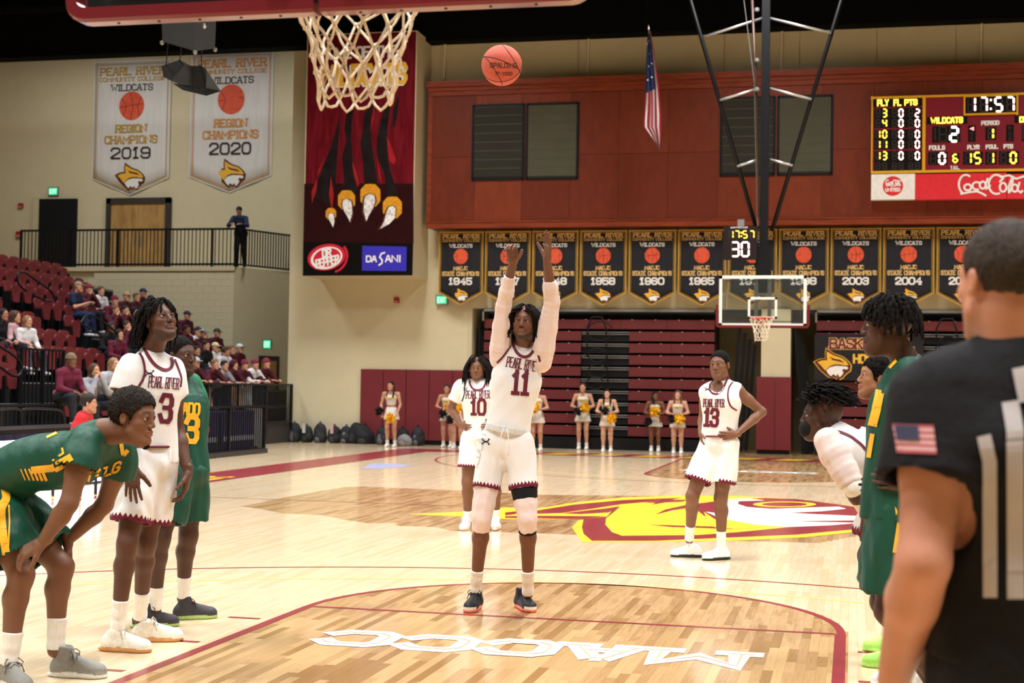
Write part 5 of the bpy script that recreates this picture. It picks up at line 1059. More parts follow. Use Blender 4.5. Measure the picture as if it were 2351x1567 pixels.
# ------------------------------------------------------------------ hoops
m_net = M('white_net_cord', 'e9dcc6', .8, .06, 80, .3, 200); m_rim = M('orange_rim', 'c2401f', .4, .05, 20)
def netcords(c, r0, r1, H, N, th, parent, seed, rows=5, loops=True, n=5):
    rr = random.Random(seed); mb = MB()
    R_at = lambda f: r0+(r1-r0)*min(1, f*1.15)**.75
    nodes = [[c+V(R_at(j/rows)*math.cos((i+(j % 2)*.5)*6.2832/N+rr.uniform(-.11, .11)), R_at(j/rows)*math.sin((i+(j % 2)*.5)*6.2832/N), -H*j/rows+rr.uniform(-.016, .016)*(j > 0)) for i in range(N)] for j in range(rows+1)]
    for j in range(rows):
        for i in range(N):
            for d in (0, 1):
                k = (i+d-(0 if j % 2 else 1)) % N if True else i
                a, b_ = nodes[j][i], nodes[j+1][k]; m_ = (a+b_)/2; o = nrm((m_-c)*V(1, 1, 0))*rr.uniform(-.012, .016)*H/.4
                mb.tube([a, a*.7+b_*.3+o, a*.3+b_*.7+o, b_], th, n)
        for i in range(N):
            if j > 0: mb.lathe(nodes[j][i]-V(0, 0, th*2), [(.0005, 0), (th*1.7, th), (th*1.7, th*3), (.0005, th*4)], 6)
    for i in range(N):
        p = nodes[rows][i]; q_ = nodes[rows][(i+1) % N]; mb.tube([p, p*.8+q_*.2-V(0, 0, .022), (p+q_)/2-V(0, 0, .040 if i % 2 else .026), p*.2+q_*.8-V(0, 0, .022), q_], th*1.05, n)
    return mb.build('net', m_net, parent, True)
def hoop(name, yb, s, label, near):
    o0 = set(bpy.data.objects)
    t = hoop_(name, yb, s, label, near)
    if near: t.location = t.location+Vector((.012, -.18, -.012))
    return t
def hoop_(name, yb, s, label, near):
    """s=+1: court lies towards +Y"""
    t = empty(name, (0, yb, 0 if False else 2.85), label, 'basketball hoop'); g = .02
    gl = MB().box((-.914, yb-g*.4, 2.9), (.914, yb+g*.4, 3.97)).build('backboard_glass', None, t)
    m = M('backboard_glass', 'dfe8e6', .02, .0); m.node_tree.nodes['Principled BSDF'].inputs['Transmission Weight'].default_value = .97; m.node_tree.nodes['Principled BSDF'].inputs['IOR'].default_value = 1.03; gl.data.materials.append(m)
    yf = yb+s*.012
    for x0, x1, z0, z1 in ((-.914, .914, 2.9, 2.955), (-.914, .914, 3.90, 3.97), (-.914, -.85, 2.9, 3.97), (.85, .914, 2.9, 3.97)): MB().box((x0, yf, z0), (x1, yf+s*.006, z1)).build('border', m_wt, t)
    for x0, x1, z0, z1 in ((-.305, .305, 3.46, 3.51), (-.305, .305, 3.05, 3.10), (-.305, -.255, 3.05, 3.51), (.255, .305, 3.05, 3.51)): MB().box((x0, yf, z0), (x1, yf+s*.006, z1)).build('target_square', m_wt, t)
    for x0, x1, z0, z1 in ((-.80, .80, 2.985, 3.005), (-.80, .80, 3.845, 3.865), (-.80, -.785, 3.0, 3.85), (.785, .80, 3.0, 3.85)): MB().box((x0, yb-s*.03, z0), (x1, yb-s*.02, z1)).build('steel_frame', m_grey, t)
    for x in (-.14, .14): MB().box((x-.04, yb-s*.08, 2.98), (x+.04, yb-s*.03, 3.9)).build('mount_bracket', m_chrome, t)
    MB().box((-.13, yb-s*.02, 3.55), (.13, yb-s*.1, 3.60)).build('mount_bracket', m_chrome, t)
    # edge padding, moulded in two halves
    pr_ = []
    for q in (-1, 1):
        mb = MB(); path = [(q*.01, 2.885)]+[(q*(.90+.055*math.sin(a)), 2.94-.055*math.cos(a)) for a in np.linspace(0, 1.5708, 6)]+[(q*.955, 3.34)]
        sec = [(-.02, -.045), (.0, -.055), (.0, .055), (-.02, .045)] ; vs = []; n = len(path)
        for i, (x, z) in enumerate(path):
            d = np.array(path[min(i+1, n-1)])-np.array(path[max(i-1, 0)]); d = d/np.hypot(*d); nn = np.array([d[1], -d[0]])*q
            for o, y in ((-.026, -.045), (.016, -.045), (.026, -.030), (.026, .030), (.016, .045), (-.026, .045)): vs.append((x+nn[0]*o, yb+y, z+nn[1]*o))
        mb.add(vs, [(i*6+k, i*6+(k+1) % 6, (i+1)*6+(k+1) % 6, (i+1)*6+k) for i in range(n-1) for k in range(6)]+[(5, 4, 3, 2, 1, 0), tuple(range((n-1)*6, n*6))]); o = mb.build('edge_pad', m_pad2, t); pr_.append(o)
        for x in ((.15, .3, .46, .62, .78) if near else ()): MB().lathe(V(q*x, yb, 2.8585), [(.001, -.003), (.006, -.002), (.006, .004), (.001, .004)], 8).build('pad_screw', m_blk, t)
    c = V(0, yb+s*.385, 3.05)
    MB().tube([c+V(.2365*math.cos(a), .2365*math.sin(a), 0) for a in np.linspace(0, 6.2832, 41)[:-1]], .009, 8, closed=True).build('rim', m_rim, t, True)
    mb = MB(); mb.box((-.09, yb+s*.01, 2.97), (.09, yb+s*.03, 3.08)); mb.box((-.07, yb+s*.03, 3.035), (.07, yb+s*.15, 3.05)); mb.build('rim_bracket', m_rim, t)
    mb = MB()
    for q in (-1, 1): mb.bar((q*.05, yb+s*.03, 2.98), (q*.10, yb+s*.19, 3.035), .012)
    mb.build('rim_brace', m_rim, t); 
    mb = MB()
    for i in range(12): a = i*6.2832/12; p = c+V(.2365*math.cos(a), .2365*math.sin(a), -.012); mb.tube([p+V(0, 0, .01), p+V(0, 0, -.02)], .004, 5)
    mb.build('net_hook', m_rim, t)
    netcords(c-V(0, 0, .015), .246 if near else .236, .140 if near else .13, .39 if near else .43, 12, .0052 if near else .006, t, 5, rows=5)
    return t
m_pad2 = M('glossy_maroon_pad', '6f1f2a', .25, .03, 4, coat=.3)
hoop('basketball_hoop', 1.22, 1, 'near hoop seen from behind, only its padded lower edge and net in view', True)
fh = hoop('basketball_hoop', 27.43, -1, 'far hoop with glass backboard hung from the roof', False)
# mast of the far hoop
mb = MB(); MB().bar((.0, 27.62, 3.6), (.0, 27.62, 13.2), .17, .17).build('mast', m_blk, fh); MB().box((-.16, 27.5, 3.75), (.16, 27.75, 4.6)).build('mast_foot', m_blk, fh)
for q in (-1, 1):
    top = at(1585 if q < 0 else 1932, 0, 27.7); lo_ = at(1738 if q < 0 else 1772, 530, 27.7); d = (top-lo_)/(top-lo_)[2]; top2 = lo_+d*(13.2-lo_[2]); MB().tube([lo_, top2], .045, 8).build('side_strut', m_blk, fh, True)
    for (xa, ya), (xb, yb_) in (((1618, 84), (1750, 42)), ((1653, 230), (1742, 203)), ((1692, 382), (1742, 366))) if q < 0 else (((1908, 76), (1768, 42)), ((1863, 228), (1768, 203)), ((1820, 380), (1768, 366))):
        MB().tube([at(xa, ya, 27.65), at(xb, yb_, 27.65)], .028, 8).build('cross_brace', m_chrome, fh, True)
MB().tube([at(1708, 0, 27.5), at(1732, 190, 27.5), at(1740, 560, 27.5)], .008, 5).build('hoist_cable', m_grey, fh); MB().tube([at(1727, 0, 27.5), at(1735, 180, 27.5), at(1742, 500, 27.5)], .03, 8).build('hoist_arm', M('bronze_metal', '4b3a33', .4, metal=.5), fh, True)
for y in (22, 138, 205): MB().lathe(at(1738, y, 27.45), [(.001, -.05), (.05, -.03), (.05, .03), (.001, .05)], 10).build('joint', m_grey, fh)
# shot clock on the mast
ck = empty('shot_clock', at(1698, 597, 27.3), 'black shot clock reading 17:57 and 30 above the far backboard', 'shot clock'); Yc = 27.35
a, b_ = at(1660, 595, Yc), at(1739, 519, Yc); MB().box((a[0], Yc, a[2]), (b_[0], Yc+.18, b_[2])).build('cabinet', M('clock_cabinet', '1a0d0f', .5), ck); MB().box((-.55, Yc+.1, a[2]+.3), (-.10, Yc+.22, a[2]+.36)).build('mount_arm', m_blk, ck); c = at(1701, 511, Yc); MB().box((c[0]-.07, Yc, c[2]-.09), (c[0]+.07, Yc+.12, c[2]+.07)).build('horn', m_grey, ck)
_sp, _sb = sp_, sb
def sp_(x, y): return at(x, y, Yc)
sb = ck; K = 1/.1691*.9
for ch_, x in zip('1757', (1674, 1688, 1706, 1722)): digit(ch_, x, 530, x+9, 546, m_am, 2.6*K*.9)
for ch_, x in zip('30', (1680, 1703)): digit(ch_, x, 556, x+16, 588, m_rd, 4.2*K*.9)
for y in (534, 542): MB().box((at(1701, y, Yc)[0], Yc-.014, at(1701, y, Yc)[2]-.015), (at(1703.5, y, Yc)[0], Yc-.012, at(1701, y, Yc)[2]+.015)).build('lit_dot', m_am, ck)
mb = MB(); flat_text(mb, 'DAKTRONICS', at(1697, 522, Yc), uX, uZ, .36, .035, .006, .004); mb.build('lettering', m_wt, ck); sb = _sb
# ------------------------------------------------------------------ left end: balcony, stands, fences
BX0, BX1, BY = -23.3, -16.15, 36.7
bal = empty('wall_balcony', (-19, BY, 0), kind='structure')
MB().box((BX0, BY+.06, 0), (BX1, 39.5, 4.86)).build('core', m_wall, bal); MB().box((BX0, BY-.02, 4.86), (BX1+.02, 39.5, 4.98)).build('slab', M('cream_slab', 'd3c7a6', .7), bal)
bk = bpy.data.meshes.new('block'); m_ = MB().box((-.1985, 0, -.0985), (.1985, .06, .0985)).mesh('block'); bk = m_; bm = bmesh.new(); bm.from_mesh(bk); bmesh.ops.bevel(bm, geom=bm.edges[:], offset=.0025, segments=1, affect='EDGES'); bm.to_mesh(bk); bm.free(); bk.materials.append(m_wall)
n_ = 0
for r in range(24):
    for i in range(12):
        x = BX1-.2-.4*i-(.2 if r % 2 else 0); half = r % 2 and i == 11
        if half: x = BX1-.1
        if True:
            o = bpy.data.objects.new('block', bk); COL.objects.link(o); o.parent = bal; o.location = Vector((x, BY-.0, .1+.2*r))-bal.location; o.scale = (.5 if half else 1, 1, 1)
sd = V(-15.0, 39.5, 0)-V(BX1, BY, 0); mb = MB(); a, b_ = V(BX1, BY, 0), V(-15.0, 39.5, 0); mb.add([a, b_, b_+V(0, 0, 4.98), a+V(0, 0, 4.98), a+V(-.3, .05, 0), b_+V(-.3, .05, 0), b_+V(-.3, .05, 4.98), a+V(-.3, .05, 4.98)], [(0, 1, 2, 3), (5, 4, 7, 6), (3, 2, 6, 7)]); mb.build('side_wall', m_wall, bal)
rl = empty('balcony_railing', (-19, BY, 4.98), 'black vertical bar railing along the upper balcony', 'railing')
for z in (5.06, 6.12): MB().box((BX0, BY+.02, z-.03), (BX1, BY+.07, z+.03)).build('rail', m_blk, rl)
x = BX0
k = 0
while x < BX1: MB().box((x-.011, BY+.03, 5.0), (x+.011, BY+.055, 6.1)).build('baluster', m_blk, rl); x += .125; k += 1
for x in (BX0, -21.6, -20.0, -18.4, -16.9, BX1): MB().box((x-.03, BY+.01, 4.9), (x+.03, BY+.08, 6.15)).build('post', m_blk, rl)
MB().tube([V(BX1, BY+.05, 6.13), V(-15.0, 39.4, 6.13)], .03, 6).build('rail', m_blk, rl); MB().tube([V(BX1, BY+.05, 5.06), V(-15.0, 39.4, 5.06)], .03, 6).build('rail', m_blk, rl)
for k in range(1, 26): p = V(BX1, BY+.05, 0)+(V(-15.0, 39.4, 0)-V(BX1, BY+.05, 0))*k/26; MB().bar(p+V(0, 0, 5.05), p+V(0, 0, 6.12), .03).build('baluster', m_blk, rl)
d = empty('door_1', (-22.3, 39.4, 4.98), kind='structure'); a, b_ = at(92, 457, 39.4), at(172, 600, 39.4); MB().box((a[0], 39.35, 4.98), (b_[0], 39.5, a[2])).build('doorway', M('black_doorway', '0c0c0e', .8), d); MB().box((a[0]-.25, 39.38, 4.98), (a[0], 39.5, a[2]+.05)).build('door_reveal', m_wall2, d)
d = empty('door_2', (-20, 39.4, 4.98), kind='structure'); a, b_ = at(245, 455, 39.4), at(388, 600, 39.4); m_do = wood_mat('oak_veneer', 'b8915a', '9a7443', .5, (1, 1, .3)); xm = (a[0]+b_[0])/2
for x0, x1, z0, z1 in ((a[0], a[0]+.16, 4.98, a[2]), (b_[0]-.16, b_[0], 4.98, a[2]), (a[0], b_[0], a[2]-.18, a[2])): MB().box((x0, 39.36, z0), (x1, 39.5, z1)).build('door_frame', M('dark_bronze_frame', '3c3836', .5), d)
for q, (x0, x1) in enumerate(((a[0]+.16, xm-.005), (xm+.005, b_[0]-.16))): o = MB().box((x0, 39.42, 5.0), (x1, 39.48, a[2]-.18)).build('door_leaf', m_do, d); MB().box((xm+(-.12 if q == 0 else .08), 39.38, 5.9), (xm+(-.08 if q == 0 else .12), 39.42, 6.2)).build('door_handle', m_grey, d)
def onside(x, y):
    n = nrm(np.cross(sd, V(0, 0, 1))); d_ = ray(x, y); return CAM+d_*(((V(BX1, BY, 0)-CAM)@n)/(d_@n))
u_s = nrm(sd); n_s = nrm(np.cross(sd, V(0, 0, 1))); n_s = n_s if n_s@(CAM-V(BX1, BY, 0)) > 0 else -n_s
a, b_ = onside(594, 816), onside(640, 816); wd_ = (b_-a)@u_s; zt_ = a[2]; d = empty('door_3', (a+b_)/2*V(1, 1, 0), kind='structure')
MB().obox((a+b_)/2*V(1, 1, 0)+V(0, 0, zt_/2)+n_s*.02, u_s, n_s, (0, 0, 1), wd_/2, .02, zt_/2).build('door_frame', M('dark_bronze_frame', ''), d); MB().obox((a+b_)/2*V(1, 1, 0)+u_s*(-.05*wd_)+V(0, 0, zt_/2-.05)+n_s*.05, u_s, n_s, (0, 0, 1), wd_*.36, .02, zt_/2-.10).build('door_leaf', m_do, d)
# tiers of the left stand
def rowz(k): return 4.673-.405*k
def rowx(k): return -19.14+.704*k
st = empty('wall_stand', (-19, 26, 0), kind='structure')
for k in range(9):
    zf = rowz(k)-.80; x0 = rowx(k)-.36; ye = atX([156, 213, 244, 262, 262, 240, 258, 200, 150][k], 700, rowx(k))[1]
    MB().box((x0, 14, 0), (x0+.715, ye, max(.05, zf))).build('step', m_dark, st); MB().box((x0+.65, 14, zf-.005), (x0+.72, ye, zf+.02)).build('step_nosing', M('worn_grey_nosing', '7d7d7b', .6, .3, 3), st)
s2_ = empty('wall_student_stand', (-15, 31, 0), kind='structure')
for j in range(10):
    x1 = -12.4-.85*j; z = .49+.42*j; y0 = 26.2+.1*j if j < 3 else 27.5+.9*(j-3); MB().box((x1-.85, y0, 0), (x1, 36.6, z)).build('step', m_dark if j else M('riser_grey', '3a3836', .7), s2_)
    if j: MB().box((x1-.05, y0, z-.06), (x1+.003, 36.6, z)).build('step_nosing', M('worn_grey_nosing', ''), s2_)
# tip-up seats
st0 = empty('stadium_seat', (0, 0, 0)); 
def shell(w0, w1, h, z0, x, tilt, th, nm):
    P = []; n = 5
    for sx in (-1, 1): pass
    out = [(-w0/2+.03, 0), (w0/2-.03, 0), (w0/2, .04)]+[(w1/2*abs(math.cos(a))**.6*(1 if math.cos(a) > 0 else -1), h*.72+h*.28*math.sin(a)**.8) for a in np.linspace(.02, math.pi-.02, 9)]+[(-w0/2, .04)]
    F_ = [V(x-tilt*z, y, z0+z) for y, z in out]; Bk = [p-V(th, 0, 0) for p in F_]; cen = V(x-tilt*h*.5-.02, 0, z0+h*.5); m = len(out)
    mb = MB(); mb.add(F_+Bk+[cen], [(i, (i+1) % m, 2*m) for i in range(m)]+[tuple(range(2*m-1, m-1, -1))]+[(i, m+i, m+(i+1) % m, (i+1) % m) for i in range(m)]); return mb.build(nm, m_seat, st0)
m_seat = M('maroon_seat_plastic', '70292d', .42, .08, 4)
shell(.42, .46, .50, .32, .0, .22, .035, 'backrest'); shell(.30, .37, .40, .30, .12, .06, .05, 'seat_pan')
for s_ in (-1, 1): MB().box((-.08, s_*.25-.015, 0), (.12, s_*.25+.015, .55)).build('side_frame', m_blk, st0)
seats = []
def place_seat(k, y, src=[st0, True]):
    if src[1]: o = st0; src[1] = False
    else:
        o = st0.copy(); COL.objects.link(o)
        for c_ in seat_parts: q = c_.copy(); COL.objects.link(q); q.parent = o
    o.location = (rowx(k), y, rowz(k)-.80); seats.append((k, o)); return o
seat_parts = list(st0.children)
PXR = {0: [(-14, 153)], 1: [(-14, 210)], 2: [(27, 240)], 3: [(-14, 30), (98, 260)], 4: [(-14, 104), (168, 206)], 5: [(-14, 20), (72, 185)], 6: [(-14, 255)], 7: [(-14, 45)]}
for k, rg in PXR.items():
    for a, b_ in rg:
        ya, yb = atX(a, 700, rowx(k))[1], atX(b_, 700, rowx(k))[1]; y = ya
        while y < yb-.3: place_seat(k, y); y += .52
rn = ['top', 'second', 'third', 'fourth', 'fifth', 'sixth', 'seventh', 'lowest']
ORS = 'first second third fourth fifth sixth seventh eighth ninth tenth eleventh twelfth thirteenth fourteenth fifteenth'.split()
for k, o in seats:
    n_ = sum(1 for k2, o2 in seats if k2 == k and o2.location.y > o.location.y); tag(o, 'maroon tip up seat, %s from the balcony end of the %s row' % (ORS[min(n_, 14)], rn[k]), 'seat', 'maroon seats in the %s row' % rn[k])
# fences, hand rails
def fence(name, p, q, z0, z1, lab, cat='fence', sp=.12, loc=None, posts=3, mat=None, r=.012):
    p, q = V(*p), V(*q); t = empty(name, (p[0], p[1], z0), lab, cat); L_ = np.linalg.norm(q-p); n = int(L_/sp); m = mat or m_blk
    for z in (z0+.04, z1): MB().bar(p+V(0, 0, z), q+V(0, 0, z), .045).build('rail', m, t)
    for k in range(n+1): a = p+(q-p)*k/n; MB().bar(a+V(0, 0, z0), a+V(0, 0, z1), r*2).build('baluster', m, t)
    for k in range(posts): a = p+(q-p)*k/(posts-1); MB().bar(a+V(0, 0, max(0, z0-.3)), a+V(0, 0, z1+.02), .06).build('post', m, t)
    return t
fence('railing', (-12.38, 25.2, 0), (-12.38, 32.0, 0), .50, 1.49, 'black railing the student section leans on', 'railing', .11, posts=5)
fence('railing', (-10.65, 20.5, 0), (-10.65, 26.1, 0), .06, 1.02, 'black floor level fence in front of the navy covers', 'railing', .11, posts=4)
cv = empty('covered_equipment', (-11.1, 23, 0), 'navy covers and boxes behind the floor level fence', 'cover'); m_nv = M('navy_cloth', '23264a', .8, .2, 5)
for i in range(3): MB().box((-11.3, 20.6+i*1.85, .12), (-10.85, 22.35+i*1.85, .92)).build('navy_cover', m_nv, cv); MB().box((-11.35, 20.7+i*1.85, .30), (-10.84, 22.25+i*1.85, .40)).build('pale_band', M('pale_band', '8d8f9c', .7), cv)
MB().box((-11.4, 20.4, 0), (-10.6, 26.2, .10)).build('base', M('riser_grey', ''), cv)
bn_ = empty('trash_bin', (-11.75, 28.2, 0), 'grey wheeled bin at the end of the floor level fence', 'bin'); MB().lathe((-11.75, 28.2, .05), [(.16, 0), (.23, .80), (.25, .82), (.25, .87), (.001, .88)], 4).build('body', M('bin_grey', '6d6f74', .6), bn_); MB().lathe((-11.75, 28.2, 0), [(.05, 0), (.05, .05), (.001, .06)], 8).build('wheel', m_blk, bn_)
_a, _b = atX(50, 800, -13.75), atX(146, 800, -13.75)
fence('railing', (-13.75, _a[1], 0), (-13.75, _b[1], 0), .95, _a[2], 'black barred fence below the sitting women', 'railing', .13)
fence('railing', (-11.6, 15.6, 0), (-11.6, 19.2, 0), .30, 1.10, 'low black fence behind the scorer table', 'railing', .13)
def rail(pts, lab, r=.024): t = empty('handrail', pts[-1]*V(1, 1, 0), lab, 'handrail'); MB().tube(pts, r, 7).build('tube', m_blk, t, True); return t
def curve(P, n=6):
    P = [np.asarray(p, float) for p in P]; o = []
    for i in range(len(P)-1):
        p0, p1, p2, p3 = P[max(i-1, 0)], P[i], P[i+1], P[min(i+2, len(P)-1)]
        for j in range(n): t = j/n; o.append(.5*(2*p1+(p2-p0)*t+(2*p0-5*p1+4*p2-p3)*t*t+(3*p1-p0-3*p2+p3)*t**3))
    return o+[P[-1]]
rail(curve([atX(x, y, -16.9) for x, y in ((60, 668), (42, 650), (42, 628), (58, 626), (85, 645), (110, 662), (123, 678), (120, 690), (105, 690), (80, 678))]), 'looped black handrail in the upper aisle of the left stand')
rail(curve([atX(x, y, -14.4) for x, y in ((245, 780), (215, 758), (190, 745), (187, 738), (205, 722), (235, 738), (262, 758), (270, 772), (262, 795))]), 'curved black handrail beside the man in the navy shirt')
rail(curve([atX(x, y, -12.8) for x, y in ((-30, 770), (0, 795), (28, 813), (45, 830), (50, 848), (42, 862), (25, 860), (0, 842), (-20, 832))]), 'curved black handrail at the far left edge')
rail(curve([atX(x, y, -11.2) for x, y in ((150, 985), (145, 950), (130, 940), (60, 938), (52, 950), (50, 985))]), 'low black rail arch behind the scorer table', .02)
rail(curve([atX(x, y, -11.0) for x, y in ((-10, 940), (40, 938), (48, 950), (50, 985))]), 'low black rail arch at the left edge of the picture', .02)
# scorer table with its bright display front
tb = empty('scorer_table', (-9.4, 12, 0), 'long scorer table with a glowing white display front', 'table')
MB().box((-9.75, 6.5, .0), (-9.06, 16.45, .72)).build('cabinet', m_blk, tb); MB().box((-9.85, 6.4, .80), (-8.98, 16.5, .86)).build('table_top', M('table_top_black', '141419', .3), tb); MB().box((-9.01, 6.4, .72), (-8.97, 16.5, .80)).build('edge_strip', M('navy_strip', '1b1f44', .4, .8, 9), tb)
m_led = M('lit_display', (.90, .92, 1.), .4, 0, emit=7.); m_led2 = M('lit_display_blue', '5a66c8', .4, .5, 6, emit=1.2)
for i in range(6): MB().box((-9.05, 6.5+i*1.655, .05), (-9.0, 6.5+(i+1)*1.655-.01, .72)).build('display_panel', m_led, tb)
MB().box((-8.999, 15.5, .10), (-8.995, 16.3, .20)).build('display_band', m_led2, tb); MB().box((-8.999, 15.0, .60), (-8.995, 16.3, .68)).build('display_band', m_led2, tb)
for i, y in enumerate((14.2, 15.3, 13.1)):
    t = empty('office_chair', (-10.5, y, 0), 'navy padded chair %s behind the scorer table' % ('nearest', 'second', 'third')[i] if 0 else ['dark padded chair behind the middle of the scorer table', 'dark padded chair beside the man in red', 'dark padded chair furthest left behind the scorer table'][i], 'chair'); MB().box((-10.75, y-.24, .42), (-10.25, y+.24, .5)).build('seat', m_nv, t, bev=.02); MB().box((-10.80, y-.23, .55), (-10.72, y+.23, .98)).build('backrest', m_nv, t, bev=.02)
    for dx in (-.2, .2):
        for dy in (-.2, .2): MB().bar((-10.5+dx, y+dy, 0), (-10.5+dx, y+dy, .42), .03).build('leg', m_blk, t)
# bags along the wall
bgc = [('2a2a2e', '55565c'), ('1d2420', '2c3430'), ('26282b', '5d5f68'), ('232326', '3a3a40'), ('202023', '6a6a72'), ('19191c', '2a2a2e'), ('1a1b1f', '333438'), ('242529', '5a5b62'), ('18191c', '303034'), ('8a8b92', 'a8a8ae'), ('25262b', '66676e')]
bpx = [676, 704, 735, 768, 795, 813, 838, 878, 924, 929, 959]; Yb_ = [32.05]*7+[31.8, 31.8, 31.4, 31.8]
bl = ['dark backpack with grey pocket next to the stand', 'dark green backpack with a pink tag', 'grey fronted backpack, third from the stand', 'black backpack with a pink and blue towel', 'light grey fronted backpack in the middle of the row', 'tall black backpack leaning behind the grey one', 'black duffel bag slumped against the wall pads', 'grey pocket backpack half behind the first cheerleader', 'big black backpack right of the first cheerleader', 'pale grey plastic bag on the floor by the backpacks', 'grey and black backpack furthest right by the pads']
for i, x in enumerate(bpx):
    p = atZ(x, 1012); Y = Yb_[i]; X = at(x, 1000, Y)[0]; t = empty('backpack', (X, Y, 0), bl[i], 'bag', 'bags along the end wall'); rr = random.Random(i); hgt = (.26 if i == 9 else .46)*rr.uniform(.92, 1.1); w = .19 if i != 6 else .30; tl = (0 if i != 6 else .25)
    B = Blob(.022); B.cone((X, Y, .14), (X-tl, Y+.05, hgt-.12), w*.85, w*.58, .05); B.ell((X-tl*.5, Y, hgt*.55), ((1, 0, 0), (0, 1, 0), (0, 0, 1)), (w*.92, .13, hgt*.45), .05); B.ell((X, Y-.02, .12), ((1, 0, 0), (0, 1, 0), (0, 0, 1)), (w, .16, .13), .05); B.cut((X, Y, .005), (0, 0, -1)); B.cut((X, Y+.17, 0), (0, 1, 0)); co, F = B.run(); fin('shell', wob(co, vnormals(co, F), .012, i, .2, False), F, M('bag_'+bgc[i][0], bgc[i][0], .7, .2, 10), t)
    B = Blob(.02); B.cone((X-.02, Y-.10, .10), (X-.02, Y-.08, .24 if i != 9 else .14), w*.52, w*.36, .02); B.cut((X, Y, .01), (0, 0, -1)); co, F = B.run(); fin('pocket', co, F, M('bag_'+bgc[i][1], bgc[i][1], .6, .15, 10), t)
    MB().tube(curve([V(X-.03, Y, hgt-.03), V(X, Y, hgt+.05), V(X+.04, Y, hgt-.03)], 4), .012, 5).build('handle', m_blk, t)
    if i in (1, 3): MB().box((X-.05, Y-.2, .25), (X+.03, Y-.17, .48)).build('towel', M('pink_towel' if i == 3 else 'white_tag', 'c9a0a8' if i == 3 else 'c9c9cc', .8), t)

fr_ = empty('wall_front_riser', (-12.4, 20, 0), kind='structure'); MB().box((-13.6, 15, 0), (-11.75, 24.6, .52)).build('step', m_dark, fr_); MB().box((-11.80, 15, .50), (-11.74, 24.6, .54)).build('step_nosing', M('worn_grey_nosing', ''), fr_)
for i, px_ in enumerate((150, 192, 233, 270)):
    q = place_seat(0, 0, [st0, False]); seats.pop(); q.location = (-13.0, atX(px_, 830, -13.0)[1], .52); tag(q, ['maroon courtside seat behind the girl in wine sweatshirt', 'maroon courtside seat behind the girl in grey', 'maroon courtside seat between the girl in grey and the fair haired girl', 'maroon courtside seat behind the fair haired girl'][i], 'seat', 'maroon courtside seats')
# ------------------------------------------------------------------ the players
SK1, SK2, SK3, SK4 = '704834', '5a392a', '4e3226', '77503b'
WHITE = dict(base='e6e4e4', trim='6a1a32')
m_white = M('white_kit', 'e6e4e4', .75, .03, 6, .4, 22, stretch=(1, 1, .3))
m_comp = M('pale_compression_cloth', 'e3d0cc', .6, .03, 8, .3, 30, stretch=(1, 1, .4))
m_maroon = M('maroon_print', '641a30', .6, .05, 30)
m_black = M('black_cloth', '0e0e11', .8, .1, 20, .2, 60)
m_green = M('green_kit', '104636', .55, .12, 5, .45, 18, stretch=(1, 1, .35))
m_green2 = M('bright_green_cloth', '1a6e48', .6, .08, 8, .3, 30)
m_gold = M('gold_print', 'efb52c', .55, .05, 30)
m_grayp = M('grey_print', 'b9b6b2', .7, .05, 30)
m_hair = M('black_hair', '120e0d', .85, .25, 30, .5, 220, spec=.15)
m_hairg = M('fair_tipped_curls', '2a211b', .8, .5, 22, .9, 120)
z_white = zig_mat('white_shorts_cloth', 'e6e4e4', '6a1a32')
z_green = M('green_kit', 'x')
def wear(name, surf, mat, root, attrs=None): return fin(name, surf[0], surf[1], mat, root, attrs)
def legwear(root, J, sock=.16, smat='f4f2ef', shoes=None, lace='1a1a1a', leg=1., high=0., which='LR', upn=None, ss=1.):
    for s_ in which:
        A, K, T = J['a'+s_], J['k'+s_], J['t'+s_]
        tube_cloth([A-(K-A)*.06, A, A+(K-A)*.15, A+(K-A)*(sock/np.linalg.norm(K-A))], [.042*leg, .0385*leg, .040*leg, .047*leg], 'sock', M('sock_'+smat, smat, .85, .06, 60, .4, 90, stretch=(1, 1, .2)), root, amp=.0012, h=.006)
        shoe(A, T, ss, shoes, 'shoe', root, s_ == 'R', lace=lace, high=high)
# ---- number 11, the shooter
Y0 = 5.95
J = dict(base=atZ(1150, 1402), pel=at(1161, 1015, Y0+.02), ch=at(1186, 868, Y0+.03), nk=at(1200, 803, Y0+.02), hd=at(1204, 741, Y0-.03), ff=V(.03, -1, .12), fu=V(.03, .1, 1),
 sR=at(1148, 808, Y0), sL=at(1246, 815, Y0), eR=at(1156, 704, Y0-.11), eL=at(1267, 693, Y0-.11), wR=at(1177, 603, Y0-.26), wL=at(1256, 597, Y0-.26),
 hipR=at(1130, 1030, Y0+.02), hipL=at(1193, 1030, Y0+.02), kR=at(1106, 1188, Y0-.06), kL=at(1211, 1188, Y0-.06), aR=at(1092, 1353, Y0+.10), aL=at(1212, 1353, Y0+.14),
 tR=atZ(1075, 1407), tL=atZ(1222, 1406), hdR=(V(.0, -.35, .9), V(-.15, -1, -.35)), hdL=(V(.10, -.2, 1), V(-.75, -.6, 0)), lat=V(1, .05, 0), latp=V(1, .08, 0), kf=V(0, -1, 0))
root, H, J = person('basketball_player', 'player number 11 in white releasing a free throw with both arms raised', J, SK1, h=.009, hh=.0034, beard=.75, arm=.93, leg=.93, curlR=(48, 50, 30), curlL=(4, 6, 6), hnd=1.08, lips=(.50, .31, .28), nr=.054)
for s_, cuff in (('R', .70), ('L', .52)):
    S, E, Wr = J['s'+s_], J['e'+s_], J['w'+s_]
    tube_cloth([S-(E-S)*.14, S+(E-S)*.12, S+(E-S)*.55, E, E+(Wr-E)*.35, E+(Wr-E)*cuff], [.070, .073, .064, .053, .049, .041], 'sleeve', m_comp, root, h=.007, amp=.004, seed=5, wl=.035, flat=(0, 1))
